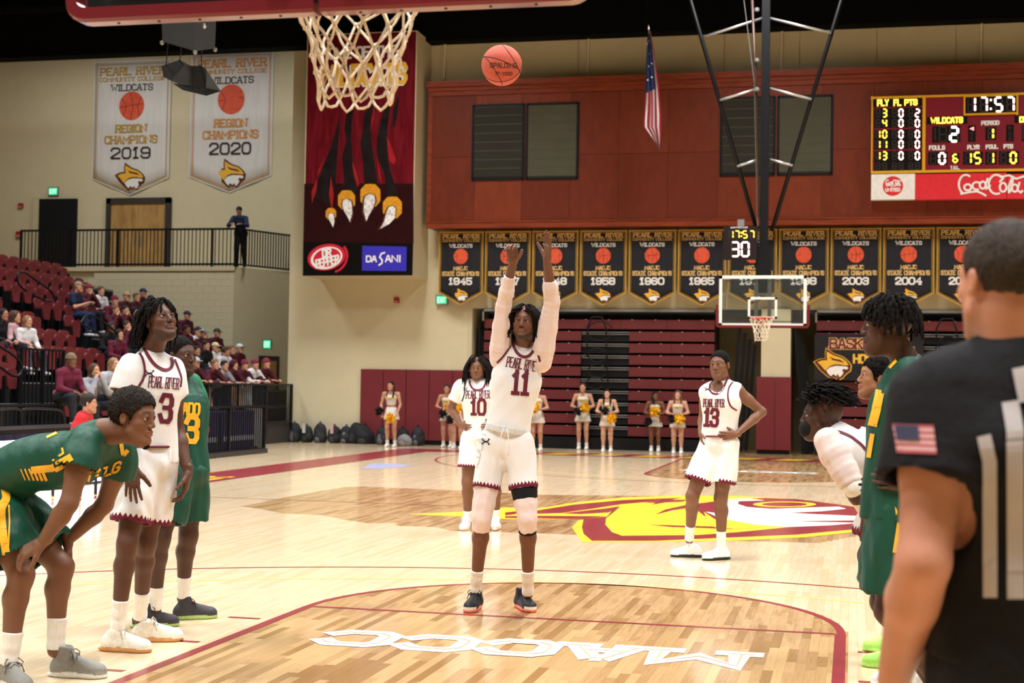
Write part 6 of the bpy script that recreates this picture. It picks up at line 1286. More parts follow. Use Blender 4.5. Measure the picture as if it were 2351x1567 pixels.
g = torso_garment(J, .012, t_=.97, seed=3, amp=.0045, bag=1.0, bot=.02, h=.008); P = Proj(*g)
jo = wear('jersey', g, m_white, root)
u_, v_ = nrm(rt*V(1, 1, 0)), V(0, 0, 1); c = at(1190, 860, Y0)
def pxl(*pts, Y=Y0, c=None): # photo pixels -> drape coordinates
    return PX([list(pts)])
drape(P, 'number', ptx('11', 1196, 878, 36, 50, 5, 0, .35), .027, c, u_, v_, m_maroon, root)
for dx, ch_ in ((-.082, 'PEA'), (.02, 'RL'), (.105, 'RIV')): pass
drape(P, 'lettering', ptx('PEARL RIVE', 1197, 835, 66, 22, 10, .22, .35), .0065, c, u_, v_, m_maroon, root)
drape(P, 'neck_trim', pxl((1176, 782), (1181, 798), (1190, 812), (1203, 819), (1216, 815), (1227, 801), (1232, 790), c=c), .020, c, u_, v_, m_maroon, root)
drape(P, 'armhole_trim', pxl((1176, 784), (1165, 805), (1148, 826), (1132, 840), (1121, 849), c=c), .014, c, u_, v_, m_maroon, root)
drape(P, 'armhole_trim', pxl((1231, 792), (1238, 822), (1246, 852), (1250, 868), c=c), .014, c, u_, v_, m_maroon, root)
sh = shorts(J, fr=.58, flare=.100, seed=4, amp=.007, top=.085, wr=.150, wb=.115); wear('shorts', sh, z_white, root, {'hem': ('FLOAT_VECTOR', sh[2])}); P2 = Proj(sh[0], sh[1])
upv = nrm(J['ch']-J['pel'])
tube_cloth([J['pel']+upv*.065, J['pel']+upv*.115], [.155, .150], 'waistband', M('grey_waistband', 'c9c6c2', .7, .12, 60), root, h=.008)
drape(P2, 'logo', logo_ua(.045), .006, at(1116, 1012, Y0), u_, v_, m_black, root)
drape(P2, 'side_lettering', move(strokes('WILDCATS', .36, .045, .35, .1), 0, 0, rot=1.33), .004, at(1099, 1032, Y0), u_, v_, m_grayp, root)
mb = MB()
for s_ in (-1, 1):
    a = at(1160+4*s_, 982, Y0-.16); mb.tube([a, a+V(.012*s_, -.012, -.05), a+V(.022*s_, -.014, -.12), a+V(.010*s_, -.012, -.19)], .003, 5)
mb.build('drawstring', m_white, root, True)
for s_ in 'RL':
    K, Hp, A = J['k'+s_], J['hip'+s_], J['a'+s_]
    tube_cloth([K+(Hp-K)*.5, K+(Hp-K)*.2, K, K+(A-K)*.17], [.088, .076, .0675, .061], 'knee_sleeve', m_comp, root, h=.007, amp=.0035, seed=9, wl=.03, lat=V(1, 0, 0))
K, Hp, A = J['kL'], J['hipL'], J['aL']
tube_cloth([K+(Hp-K)*.42, K+(Hp-K)*.26], [.092, .083], 'thigh_band', m_black, root, h=.007); tube_cloth([K+(A-K)*.16, K+(A-K)*.20], [.0625, .062], 'knee_band', m_black, root, h=.006)
legwear(root, J, .15, 'e9e4dd', ('202024', 'f0806f', 'e2dfd0'), '141416', ss=1.02, high=.02)
strand_hair(H, 'dreadlocks', root, 200, .195, .0062, 3, m_hair, fringe=1., amax=1.8, brow_clear=.93, push=.8, clear=True, lift=-.25)
# ---- number 10 behind him
Y0 = 11.5
J = dict(base=atZ(1103, 1213), pel=at(1099, 1000, Y0+.02), ch=at(1097, 908, Y0), nk=at(1097, 876, Y0+.03), hd=at(1096, 846, Y0-.02), ff=V(.08, -1, .02), fu=V(0, 0, 1),
 sR=at(1058, 888, Y0), sL=at(1137, 888, Y0), eR=at(1036, 937, Y0+.05), eL=at(1163, 935, Y0+.05), wR=at(1057, 975, Y0-.04), wL=at(1140, 975, Y0-.06),
 hipR=at(1081, 1010, Y0), hipL=at(1119, 1010, Y0), kR=at(1073, 1105, Y0-.04), kL=at(1137, 1105, Y0-.04), aR=at(1073, 1192, Y0+.05), aL=at(1139, 1189, Y0+.05),
 tR=atZ(1062, 1218), tL=atZ(1141, 1212), hdR=(V(.75, -.5, -.2), V(.2, .8, 0)), hdL=(V(-.75, -.5, -.2), V(-.2, .8, 0)), kf=V(0, -1, 0))
root, H, J = person('basketball_player', 'player number 10 with long locs, hand on hip behind the shooter', J, SK4, h=.012, hh=.0048, beard=.45, hs=1.02)
g = torso_garment(J, .018, sleeve=.62, seed=13, amp=.004, bot=.05, h=.011, sl_r=.078); P = Proj(*g); wear('jersey', g, m_white, root)
c = at(1097, 925, Y0)
drape(P, 'number', ptx('10', 1098, 934, 31, 33, 1, 0, .35), .032, c, u_, v_, m_maroon, root)
drape(P, 'lettering', ptx('PEARL RIVER', 1097, 905, 54, 17, -1, .2, .35), .0085, c, u_, v_, m_maroon, root)
drape(P, 'neck_trim', pxl((1078, 868), (1079, 880), (1084, 890), (1094, 895), (1106, 893), (1113, 884), (1117, 870), Y=Y0, c=c), .022, c, u_, v_, m_maroon, root)
drape(P, 'armhole_trim', pxl((1067, 872), (1067, 890), (1066, 905), (1061, 920), Y=Y0, c=c), .012, c, u_, v_, m_black, root)
drape(P, 'logo', move(logo_ua(.04), -.135, .15), .005, c, u_, v_, m_black, root)
sh = shorts(J, fr=.66, flare=.115, seed=14, h=.011, top=.03); wear('shorts', sh, z_white, root, {'hem': ('FLOAT_VECTOR', sh[2])})
legwear(root, J, .10, 'f4f2ef', ('e6e9ee', 'e9c9b8', 'e6e9ee'), 'd8d8dc')
strand_hair(H, 'locs', root, 140, .30, .0072, 5, m_hair, fringe=1., face=.25, brow_clear=.9, push=1.3, clear=True)
# ---- number 13 in white
Y0 = 9.6
J = dict(base=atZ(1612, 1280), pel=at(1650, 1020, Y0), ch=at(1657, 915, Y0), nk=at(1661, 881, Y0+.03), hd=at(1652, 838, Y0-.02), ff=V(-.32, -1, .03), fu=V(-.06, 0, 1),
 sR=at(1622, 900, Y0-.03), sL=at(1693, 897, Y0+.05), eR=at(1614, 958, Y0+.13), eL=at(1750, 945, Y0+.12), wR=at(1609, 993, Y0-.02), wL=at(1690, 997, Y0-.08),
 hipR=at(1630, 1030, Y0), hipL=at(1670, 1030, Y0), kR=at(1590, 1138, Y0-.1), kL=at(1655, 1143, Y0-.05), aR=at(1583, 1232, Y0+.12), aL=at(1656, 1250, Y0+.02),
 tR=atZ(1540, 1277), tL=atZ(1614, 1286), hdR=(V(.2, -.4, -.9), V(1, 0, .1)), hdL=(V(-.85, -.5, -.1), V(-.25, .9, 0)), lat=V(1, .18, 0), latp=V(1, .1, 0), kf=V(-.3, -1, 0))
root, H, J = person('basketball_player', 'player number 13 in white sleeveless kit, hands on hips by the centre logo', J, SK4, h=.011, hh=.0042, beard=.2, hs=1.06, arm=.95)
g = torso_garment(J, .018, seed=23, amp=.004, bot=.02, h=.009, neck=(V(-.055, -.06, -.045), (.066, .090, .085)), armh=(.052, (.055, .115, .10)), armside='L'); bo_ = [c_ for c_ in root.children if c_.name.startswith('body')][0]; ba_ = np.empty(len(bo_.data.vertices)*3, np.float32); bo_.data.vertices.foreach_get('co', ba_); fa_ = np.empty(len(bo_.data.polygons)*4, np.int32); bo_.data.loops.foreach_get('vertex_index', fa_); P = Proj(*merge([(g[0], g[1]), (ba_.reshape(-1, 3).astype(float), fa_.reshape(-1, 4))])); wear('jersey', g, m_white, root)
c = at(1655, 925, Y0)
drape(P, 'number', ptx('13', 1633, 958, 29, 37, 3, 0, .3), .030, c, u_, v_, m_maroon, root)
drape(P, 'lettering', ptx('PEARL RIVER', 1639, 925, 47, 17, 1, .2, .35), .0075, c, u_, v_, m_maroon, root)
drape(P, 'neck_trim', pxl((1630, 875), (1630, 893), (1636, 902), (1648, 903), (1659, 893), (1667, 876), (1671, 866), Y=Y0, c=c), .016, c, u_, v_, m_maroon, root)
drape(P, 'armhole_trim', pxl((1686, 873), (1674, 888), (1671, 910), (1677, 931), (1690, 941), Y=Y0, c=c), .014, c, u_, v_, m_maroon, root)
drape(P, 'logo', move(logo_ua(.036), -.135, .125), .005, c, u_, v_, m_black, root)
sh = shorts(J, fr=.70, flare=.122, seed=24, h=.010, top=.075, wr=.145); wear('shorts', sh, z_white, root, {'hem': ('FLOAT_VECTOR', sh[2])})
tube_cloth([J['pel']+V(0, 0, .070), J['pel']+V(0, 0, .085)], [.153, .152], 'waistband', m_maroon, root, h=.008)
legwear(root, J, .13, 'f6f4f2', ('f2f2f4', '23302c', 'f2f2f4'), 'f0efe8')
cap_hair(H, 'hair', root, m_hair, .006, .006)
# ---- number 3 in white at the lane, looking up
J = dict(base=atZ(300, 1490), pel=at(344, 1058, 3.95), ch=at(348, 885, 3.95), nk=at(348, 812, 3.99), hd=at(368, 737, 3.93), ff=V(.80, -.50, .34), fu=V(-.25, .1, 1),
 sR=at(298, 851, 3.82), sL=at(395, 858, 4.08), eR=at(262, 975, 3.74), eL=at(407, 985, 4.12), wR=at(303, 1072, 3.62), wL=at(431, 1085, 4.04),
 hipR=at(322, 1075, 3.88), hipL=at(365, 1075, 4.02), kR=at(292, 1247, 3.78), kL=at(336, 1243, 4.02), aR=at(271, 1432, 3.86), aL=at(322, 1408, 4.18),
 tR=atZ(346, 1497), tL=atZ(419, 1470), hdR=(V(.10, -.1, -1), V(-.3, 1, 0)), hdL=(V(-.05, -.15, -1), V(-.9, -.3, 0)), lat=V(.80, .60, 0), latp=V(.78, .62, 0), kf=V(.6, -.8, 0))
root, H, J = person('basketball_player', 'player number 3 in white with short locs looking up beside the lane', J, SK2, h=.009, hh=.0032, beard=.5, hs=1.0, curlR=(10, 16, 12), curlL=(22, 30, 20), leg=.97, arm=.97, hnd=1.12, lips=(.46, .27, .25), nr=.056)
g = torso_garment(J, .020, sleeve=.40, seed=33, amp=.0045, bot=.0, h=.008, sl_r=.086, t_=.91); P = Proj(*g); wear('jersey', g, m_white, root)
uc, vc = nrm(V(.84, .54, 0)), V(0, 0, 1); c = at(352, 915, 3.9)
uu, vv = u_, v_
def pxd(*pts, Y=0, c=None, u=None, v=None): return PX([list(pts)])
drape(P, 'number', ptx('3', 381, 937, 24, 60, 5, 0), .026, c, uu, vv, m_maroon, root)
drape(P, 'lettering', ptx('PEARL RIVER', 376, 878, 68, 24, 5, .22, .35), .0055, c, uu, vv, m_maroon, root)
drape(P, 'neck_trim', pxd((329, 795), (341, 818), (357, 838), (377, 849), (391, 845), (396, 832), (392, 818), Y=3.9, c=c, u=uu, v=vv), .018, c, uu, vv, m_maroon, root)
drape(P, 'armhole_trim', pxd((312, 800), (326, 820), (332, 848), (328, 870), (318, 887), Y=3.85, c=c, u=uu, v=vv), .013, c, uu, vv, m_maroon, root)
drape(P, 'armhole_trim', pxd((402, 826), (411, 850), (416, 868), (414, 886), Y=3.95, c=c, u=uu, v=vv), .010, c, uu, vv, m_maroon, root)
drape(P, 'logo', move(logo_ua(.038), -.015, .145), .005, c, uu, vv, m_black, root)
sh = shorts(J, fr=.72, flare=.118, seed=34, h=.009, top=.08, wr=.14, wb=.115, amp=.007); wear('shorts', sh, z_white, root, {'hem': ('FLOAT_VECTOR', sh[2])}); P2 = Proj(sh[0], sh[1])
tube_cloth([J['pel']+V(0, 0, .080), J['pel']+V(0, 0, .094)], [.142, .14], 'waistband', m_maroon, root, h=.008)
drape(P2, 'logo', move(logo_ua(.034), 0, 0, rot=1.4), .005, at(321, 1070, 3.9), uu, vv, m_maroon, root)
drape(P2, 'side_lettering', move(strokes('WILDCATS', .26, .04, .35, .1), 0, 0, rot=1.5), .004, at(280, 1105, 3.9), uu, vv, m_grayp, root)
mb = MB(); a = at(392, 1030, 3.72); mb.tube([a, a+V(.004, -.015, -.08), a+V(.0, -.01, -.16)], .003, 5); mb.build('drawstring', m_white, root, True)
legwear(root, J, .15, 'f6f4f2', ('e9e4d8', 'c8935a', 'e9e4d8'), 'c9c4b6', ss=1.03)
strand_hair(H, 'locs', root, 190, .165, .0082, 7, m_hair, fringe=.55, amax=1.95, lift=.1, flow=(-.1, 0, -1), face=.6)
# ---- bent player in green, hands on knees
J = dict(base=atZ(60, 1560), pel=at(-28, 1128, 2.97), ch=at(170, 1050, 2.98), nk=at(236, 992, 2.97), hd=at(309, 957, 2.96), ff=V(1, -.10, -.10), fu=V(.05, 0, 1), bow=V(-.02, 0, .045),
 sR=at(190, 1030, 2.80), sL=at(278, 1042, 3.18), eR=at(158, 1156, 2.72), eL=at(240, 1158, 3.24), wR=at(97, 1245, 2.74), wL=at(155, 1240, 3.20),
 hipR=at(-25, 1145, 2.88), hipL=at(-5, 1140, 3.08), kR=at(48, 1318, 2.84), kL=at(140, 1300, 3.12), aR=at(22, 1512, 2.84), aL=at(128, 1478, 3.12),
 tR=atZ(62, 1590), tL=atZ(243, 1556), hdR=(V(-.85, -.22, -.50), V(.1, .75, -.6)), hdL=(V(.0, .25, -1), V(-.6, -.4, 0)), lat=V(.12, 1, 0), latp=V(.1, 1, 0), kf=V(1, 0, 0))
root, H, J = person('basketball_player', 'player in green kit bent forward with hands on knees beside the lane', J, SK4, h=.010, hh=.0032, beard=.0, hs=1.10, arm=1.08, leg=1.05, curlR=(28, 22, 12), curlL=(25, 35, 25), hnd=1.12, lips=(.52, .33, .30), nr=.060, brow=(.03, .02, .015))
g = torso_garment(J, .028, sleeve=.36, seed=43, amp=.005, bot=.1, h=.009, sl_r=.104, t_=1.02, bag=1.03); P = Proj(*g); wear('jersey', g, m_green, root)
c = at(150, 1060, 2.8)
def pd(name, pts, th, mat, Y=2.8, P=P, root=root, c=c): return drape(P, name, pxd(*pts, Y=Y, c=c, u=u_, v=v_), th, c, u_, v_, mat, root)
pd('side_stripe', ((158, 1052), (120, 1074), (80, 1078)), .036, m_gold); pd('side_stripe', ((122, 1056), (146, 1040), (144, 1030)), .010, m_gold); pd('side_stripe', ((156, 1066), (130, 1080)), .012, m_gold)
for i in range(6): pd('side_stripe', ((96-9.5*i, 1077), (104-9.5*i+2, 1100)), .014-.0017*i, m_gold)
drape(P, 'lettering', PX([[(240+(x*.95+y*.3), 1083-(x*.38+y)) for x, y in pl] for pl in strokes('DELG', 74, 22, .25)]), .011, c, u_, v_, m_gold, root)
drape(P, 'number', PX([[(207, 1125), (168, 1144)], [(228, 1108), (190, 1140)]]), .018, c, u_, v_, m_gold, root)
pd('neck_trim', ((271, 985), (276, 1010), (279, 1030), (283, 1043), (290, 1036)), .020, m_gold)
pd('back_number', ((112, 996), (150, 978), (170, 970)), .034, m_gold)
sh = shorts(J, fr=.80, flare=.150, seed=44, h=.010, top=.03, wr=.17, wb=.14, amp=.009); wear('shorts', sh, m_green, root, {'hem': ('FLOAT_VECTOR', sh[2])}); P2 = Proj(sh[0], sh[1])
pd('side_stripe', ((2, 1095), (14, 1140), (3, 1170), (8, 1230), (16, 1278)), .040, m_gold, P=P2); pd('side_stripe', ((20, 1160), (22, 1200), (19, 1262)), .008, m_gold, P=P2); pd('side_stripe', ((0, 1150), (-4, 1200)), .008, m_gold, P=P2)
legwear(root, J, .14, 'ecebe7', leg=1.12, shoes=('8b8a84', 'dfe2dd', '9a9992'), lace='5b5a57', high=.03, ss=1.05)
cap_hair(H, 'hair', root, m_hairg, .0055, .015, rough=.004, low=-.055)
B = Blob(.004); B.ell(H.p(.073, 0, -.122), (H.f, H.l, H.u), (.022, .018, .02), .01); co, F = B.run(); fin('goatee', co+vnormals(co, F)*np.random.RandomState(1).normal(size=(len(co), 1))*.0012, F, m_hair, root)
# ---- green number 13 behind number 3
J = dict(base=atZ(405, 1430), pel=at(424, 1080, 4.82), ch=at(418, 930, 4.82), nk=at(408, 872, 4.84), hd=at(417, 817, 4.80), ff=V(.93, -.36, .02), fu=V(0, 0, 1),
 sR=at(385, 895, 4.66), sL=at(437, 893, 4.98), eR=at(368, 985, 4.6), eL=at(464, 985, 5.0), wR=at(380, 1060, 4.62), wL=at(450, 1042, 4.82),
 hipR=at(405, 1090, 4.74), hipL=at(437, 1090, 4.90), kR=at(368, 1235, 4.62), kL=at(432, 1228, 4.92), aR=at(357, 1388, 4.68), aL=at(421, 1362, 5.0),
 tR=atZ(410, 1436), tL=atZ(497, 1417), hdR=(V(.1, -.1, -1), V(0, 1, 0)), hdL=(V(-.25, -.35, -.8), V(-.6, .6, 0)), lat=V(.50, .86, 0), latp=V(.5, .86, 0), kf=V(.9, -.3, 0))
root, H, J = person('basketball_player', 'bearded green number 13 player standing behind white number 3', J, SK3, h=.011, hh=.0040, beard=.85, hs=1.0, arm=1.05, leg=1.0, curlL=(8, 15, 10), nr=.062)
g = torso_garment(J, .016, sleeve=.5, seed=53, amp=.006, bot=.02, h=.010, sl_r=.088); P = Proj(*g); wear('jersey', g, m_green, root)
S, E = J['sL'], J['eL']; tube_cloth([S-(E-S)*.1, S+(E-S)*.2, S+(E-S)*.5], [.086, .092, .094], 'undershirt', m_green2, root, h=.008, amp=.003, flat=(0, 1))
c = at(430, 945, 4.75)
drape(P, 'lettering', ptx('GADO', 432, 938, 50, 25, 3), .015, c, u_, v_, m_gold, root)
drape(P, 'number', ptx('13', 428, 984, 48, 56, 3), .034, c, u_, v_, m_gold, root)
sh = shorts(J, fr=.74, flare=.128, seed=54, h=.010, top=.05, wr=.145); wear('shorts', sh, m_green, root, {'hem': ('FLOAT_VECTOR', sh[2])})
legwear(root, J, .12, 'f2f0ee', ('3c3a40', 'a9c47c', '3c3a40'), '4a2a34', high=.03)
cap_hair(H, 'hair', root, m_hair, .006, .005)
# ---- green player at the right of the lane, hand on hip
J = dict(base=V(2.3, 3.1, 0), pel=at(2055, 1180, 3.12), ch=at(2072, 930, 3.12), nk=at(2085, 838, 3.12), hd=at(2036, 748, 3.10), ff=V(-1, .05, .02), fu=V(0, 0, 1), bow=V(0, 0, 0),
 sL=at(2098, 868, 2.93), sR=at(2080, 870, 3.32), eL=at(2160, 1020, 2.88), eR=at(2110, 1020, 3.40), wL=at(2092, 1112, 2.92), wR=at(2060, 1120, 3.3),
 hipL=at(2055, 1200, 3.02), hipR=at(2050, 1195, 3.22), kL=at(2040, 1400, 3.02), kR=at(2030, 1380, 3.24), aL=V(2.36, 3.0, .09), aR=V(2.30, 3.26, .09),
 tL=V(2.16, 2.98, 0), tR=V(2.10, 3.28, 0), hdL=(V(-.9, -.1, .12), V(.3, .9, 0)), hdR=(V(-.9, .1, 0), V(.1, -1, 0)), lat=V(0, -1, 0), latp=V(0, -1, 0), kf=V(-1, 0, 0))
root, H, J = person('basketball_player', 'tall player in green facing the lane, hand on hip, partly behind the referee', J, SK3, h=.010, hh=.0034, hs=1.05, arm=1.0, nr=.056, hnd=1.05, lips=(.42, .27, .25))
g = torso_garment(J, .030, sleeve=.55, seed=63, amp=.007, bot=.02, h=.009, sl_r=.105, bag=1.12, wl=.14); P = Proj(*g); wear('jersey', g, m_green, root)
c = at(2060, 930, 2.9)
def pd(name, pts, th, mat, Y=2.95): return drape(P, name, pxd(*pts, Y=Y, c=c, u=u_, v=v_), th, c, u_, v_, mat, root)
pd('neck_trim', ((2014, 885), (2024, 862), (2040, 842), (2060, 822), (2080, 808)), .026, m_gold)
pd('front_lettering', ((2020, 905), (2013, 940), (2006, 968)), .040, m_gold); pd('front_number', ((2003, 1000), (1996, 1045)), .020, m_gold)
pd('side_stripe', ((2088, 990), (2070, 1010), (2050, 1050), (2032, 1090)), .040, m_gold)
for i in range(4): pd('side_stripe', ((2040-4*i, 1052+13*i), (2052-4*i, 1058+13*i)), .010, m_gold)
sh = shorts(J, fr=.80, flare=.128, seed=64, h=.010, top=.07, wr=.15, amp=.008); wear('shorts', sh, m_green, root, {'hem': ('FLOAT_VECTOR', sh[2])}); P2 = Proj(sh[0], sh[1])
drape(P2, 'side_stripe', pxd((2062, 1150), (2068, 1200), (2060, 1260), Y=2.9, c=c, u=u_, v=v_), .035, c, u_, v_, m_gold, root)
legwear(root, J, .12, 'f2f0ee', ('3a4a40', 'dddddd', '3a4a40'), '222222')
strand_hair(H, 'twists', root, 130, .11, .0095, 17, m_hair, fringe=.75, amax=1.6, lift=.35, kink=.006, face=.75)
# ---- masked player in white leaning forward
Yc = 4.02
J = dict(base=V(2.15, 4.0, 0), pel=at(2050, 1085, Yc), ch=at(1945, 1030, Yc), nk=at(1915, 1000, Yc), hd=at(1886, 955, Yc-.02), ff=V(-1, -.12, .02), fu=V(-.05, 0, 1), bow=V(0, 0, .02),
 sL=at(1916, 1040, Yc-.2), sR=at(1925, 1030, Yc+.18), eL=at(1958, 1118, Yc-.25), eR=at(1950, 1110, Yc+.22), wL=at(1990, 1180, Yc-.18), wR=at(1985, 1170, Yc+.2),
 hipL=at(2050, 1110, Yc-.09), hipR=at(2050, 1105, Yc+.1), kL=at(2000, 1280, Yc-.12), kR=at(1998, 1275, Yc+.12), aL=V(2.18, 3.9, .09), aR=V(2.16, 4.18, .09),
 tL=V(1.98, 3.88, 0), tR=V(1.97, 4.2, 0), hdL=(V(-.3, 0, -1), V(1, 0, 0)), hdR=(V(-.3, 0, -1), V(1, 0, 0)), lat=V(-.15, -1, 0), latp=V(-.1, -1, 0), kf=V(-1, 0, 0))
root, H, J = person('basketball_player', 'masked player in white kit leaning forward beside the tall green player', J, SK3, h=.011, hh=.0042, hs=.98)
g = torso_garment(J, .022, seed=73, amp=.004, bot=.0, h=.009); P = Proj(*g); wear('jersey', g, m_white, root)
S, E, Wr = J['sL'], J['eL'], J['wL']
tube_cloth([S-(E-S)*.35, S, S+(E-S)*.5, S+(E-S)*.93], [.072, .078, .070, .060], 'undershirt', m_comp, root, h=.008, amp=.004, flat=(0, 1)); tube_cloth([S+(E-S)*.9, E, E+(Wr-E)*.9], [.050, .048, .036], 'arm_sleeve', M('white_arm_sleeve', 'ece7e2', .6, .03, 10), root, h=.008)
c = at(1930, 1020, Yc-.2)
drape(P, 'armhole_trim', pxd((1893, 1000), (1915, 990), (1945, 998), (1975, 1018), (1992, 1038), Y=Yc-.2, c=c, u=u_, v=v_), .013, c, u_, v_, m_maroon, root)
sh = shorts(J, fr=.75, flare=.12, seed=74, h=.011, top=.02); wear('shorts', sh, z_white, root, {'hem': ('FLOAT_VECTOR', sh[2])})
legwear(root, J, .12, 'f2f0ee', ('d8d8d8', 'ffffff', 'd8d8d8'), '222222')
B = Blob(.004); B.ell(H.p(.066, 0, -.068), (H.f, H.l, H.u), (.050, .050, .055), .01); co, F = B.run(); fin('face_mask', co, F, m_black, root)
strand_hair(H, 'locs', root, 110, .12, .0075, 19, m_hair, fringe=.9, amax=1.25, lift=.95, kink=.009, flow=(.55, 0, -.35), face=.9)
# ---- player glimpsed further back on the right lane line
Yc = 5.05
J = dict(base=V(2.3, 5.05, 0), pel=at(2055, 1100, Yc), ch=at(2035, 985, Yc), nk=at(2028, 930, Yc), hd=at(2012, 868, Yc), ff=V(-1, -.22, .16), fu=V(.1, 0, 1),
 sL=at(2030, 970, Yc-.19), sR=at(2035, 965, Yc+.2), eL=at(2070, 1060, Yc-.2), eR=at(2070, 1050, Yc+.2), wL=at(2040, 1120, Yc-.2), wR=at(2040, 1115, Yc+.2),
 hipL=at(2055, 1120, Yc-.09), hipR=at(2055, 1115, Yc+.1), kL=at(2030, 1290, Yc-.1), kR=at(2030, 1280, Yc+.14), aL=V(2.26, 4.72, .09), aR=V(2.26, 5.14, .09),
 tL=atZ(1980, 1528), tR=atZ(1982, 1492), hdL=(V(-.3, 0, -1), V(1, 0, 0)), hdR=(V(-.3, 0, -1), V(1, 0, 0)), lat=V(-.2, -1, 0), latp=V(-.1, -1, 0), kf=V(-1, 0, 0))
root, H, J = person('basketball_player', 'curly haired player looking up behind the tall green player, neon green shoes', J, '9a6a4c', h=.012, hh=.0042, hs=.98, beard=.25)
g = torso_garment(J, .02, seed=83, amp=.004, bot=.0, h=.010, neck=(V(-.03, 0, -.03), (.075, .085, .10)), armh=(.035, (.075, .13, .12))); wear('jersey', g, m_green, root)
sh = shorts(J, fr=.75, flare=.12, seed=84, h=.011, top=.03); wear('shorts', sh, m_green, root, {'hem': ('FLOAT_VECTOR', sh[2])})
legwear(root, J, .12, 'f2f0ee', ('a6e86a', 'b9f07c', 'a6e86a'), '8fd05a')
cap_hair(H, 'curly_hair', root, m_hair, .0055, .016, rough=.004, low=-.03)
# ---- the referee, close to the camera
D = lambda x, y, t: atD(x, y, t)
J = dict(base=V(2.35, -.6, 0), pel=D(2345, 1480, 3.12), ch=D(2335, 1010, 3.10), nk=D(2325, 812, 3.10), hd=D(2300, 648, 3.12), ff=V(-.50, .80, .02), fu=V(0, 0, 1),
 sL=D(2162, 925, 3.12), sR=D(2520, 925, 3.16), eL=D(2120, 1290, 3.02), eR=D(2600, 1290, 3.1), wL=D(2052, 1560, 3.26), wR=D(2560, 1560, 3.3),
 hipL=D(2265, 1540, 3.12), hipR=D(2430, 1540, 3.14), kL=V(2.15, -.55, .5), kR=V(2.42, -.48, .5), aL=V(2.13, -.62, .09), aR=V(2.42, -.56, .09), tL=V(2.02, -.45, 0), tR=V(2.36, -.36, 0),
 hdL=(V(-.2, .35, -.9), V(.9, .2, 0)), hdR=(V(.1, .3, -.9), V(-.9, .2, 0)), lat=V(-.95, -.28, 0), latp=V(-.95, -.28, 0), kf=V(-.3, .9, 0))
root, H, J = person('referee', 'referee in black shirt with white stripes, close up with back turned', J, 'c98e74', h=.010, hh=.0045, hs=1.02, arm=1.32, nr=.064, tor=1.18, lips=(.7, .4, .36), brow=(.08, .05, .04))
m_refk = M('referee_black_cloth', '0f0e12', .85, .08, 10, .3, 20)
g = torso_garment(J, .022, sleeve=.52, seed=93, amp=.006, bot=.0, h=.009, sl_r=.112, t_=1.18, wl=.16, arm=1.32); P = Proj(*g); wear('referee_shirt', g, m_refk, root)
c = D(2300, 1150, 2.9); ur, vr = u_, v_
def pr(name, pts, th, mat, t=2.95): return drape(P, name, PX([list(pts)]), th, c, ur, vr, mat, root)
m_st = M('pale_stripe_cloth', 'b9b3b3', .8, .05, 20)
pr('stripe', ((2262, 1015), (2272, 1060), (2274, 1355)), .028, m_st); pr('stripe', ((2322, 940), (2330, 990), (2332, 1355)), .034, m_st); pr('stripe', ((2344, 860), (2353, 905)), .03, m_st)
cp = D(2122, 1010, 2.95); m_fr = M('flag_red', 'b0555a', .8, .05); m_fw = M('flag_white', 'cfa9a6', .8, .05); m_fb = M('flag_blue', '3c3d55', .8, .05)
for i in range(9): drape(P, 'flag_patch_stripe', [[(-.030, .026-.0065*i), (.028, .026-.0065*i)]], .0067, cp, ur, vr, m_fr if i % 2 == 0 else m_fw, root)
drape(P, 'flag_patch_field', [[(-.029, .012), (-.008, .012)]], .030, cp, ur, vr, m_fb, root, off=.007)
B = Blob(.012); latp = nrm(J['latp'])
B.loft([J['pel']+V(0, 0, .1), J['pel'], J['pel']-V(0, 0, .1)], [latp]*3, [.185, .195, .2], [.14, .15, .15], .04, 2.2, (1, 0))
for s_ in 'LR': B.loft([J['hip'+s_], J['k'+s_], J['a'+s_]-V(0, 0, .02)], [latp]*3, [.11, .085, .075], [.11, .085, .08], .04, 2., (0, 1))
co, F = B.run(); fin('trousers', wob(co, vnormals(co, F), .006, 5), F, m_black, root)
for s_ in 'LR': shoe(J['a'+s_], J['t'+s_], 1., ('101010', '101010', '101010'), 'shoe', root, s_ == 'R', h=.01)
cap_hair(H, 'hair', root, M('short_grey_brown_hair', '3d342e', .8, .35, 40, .5, 200), .006, .007, low=-.06)
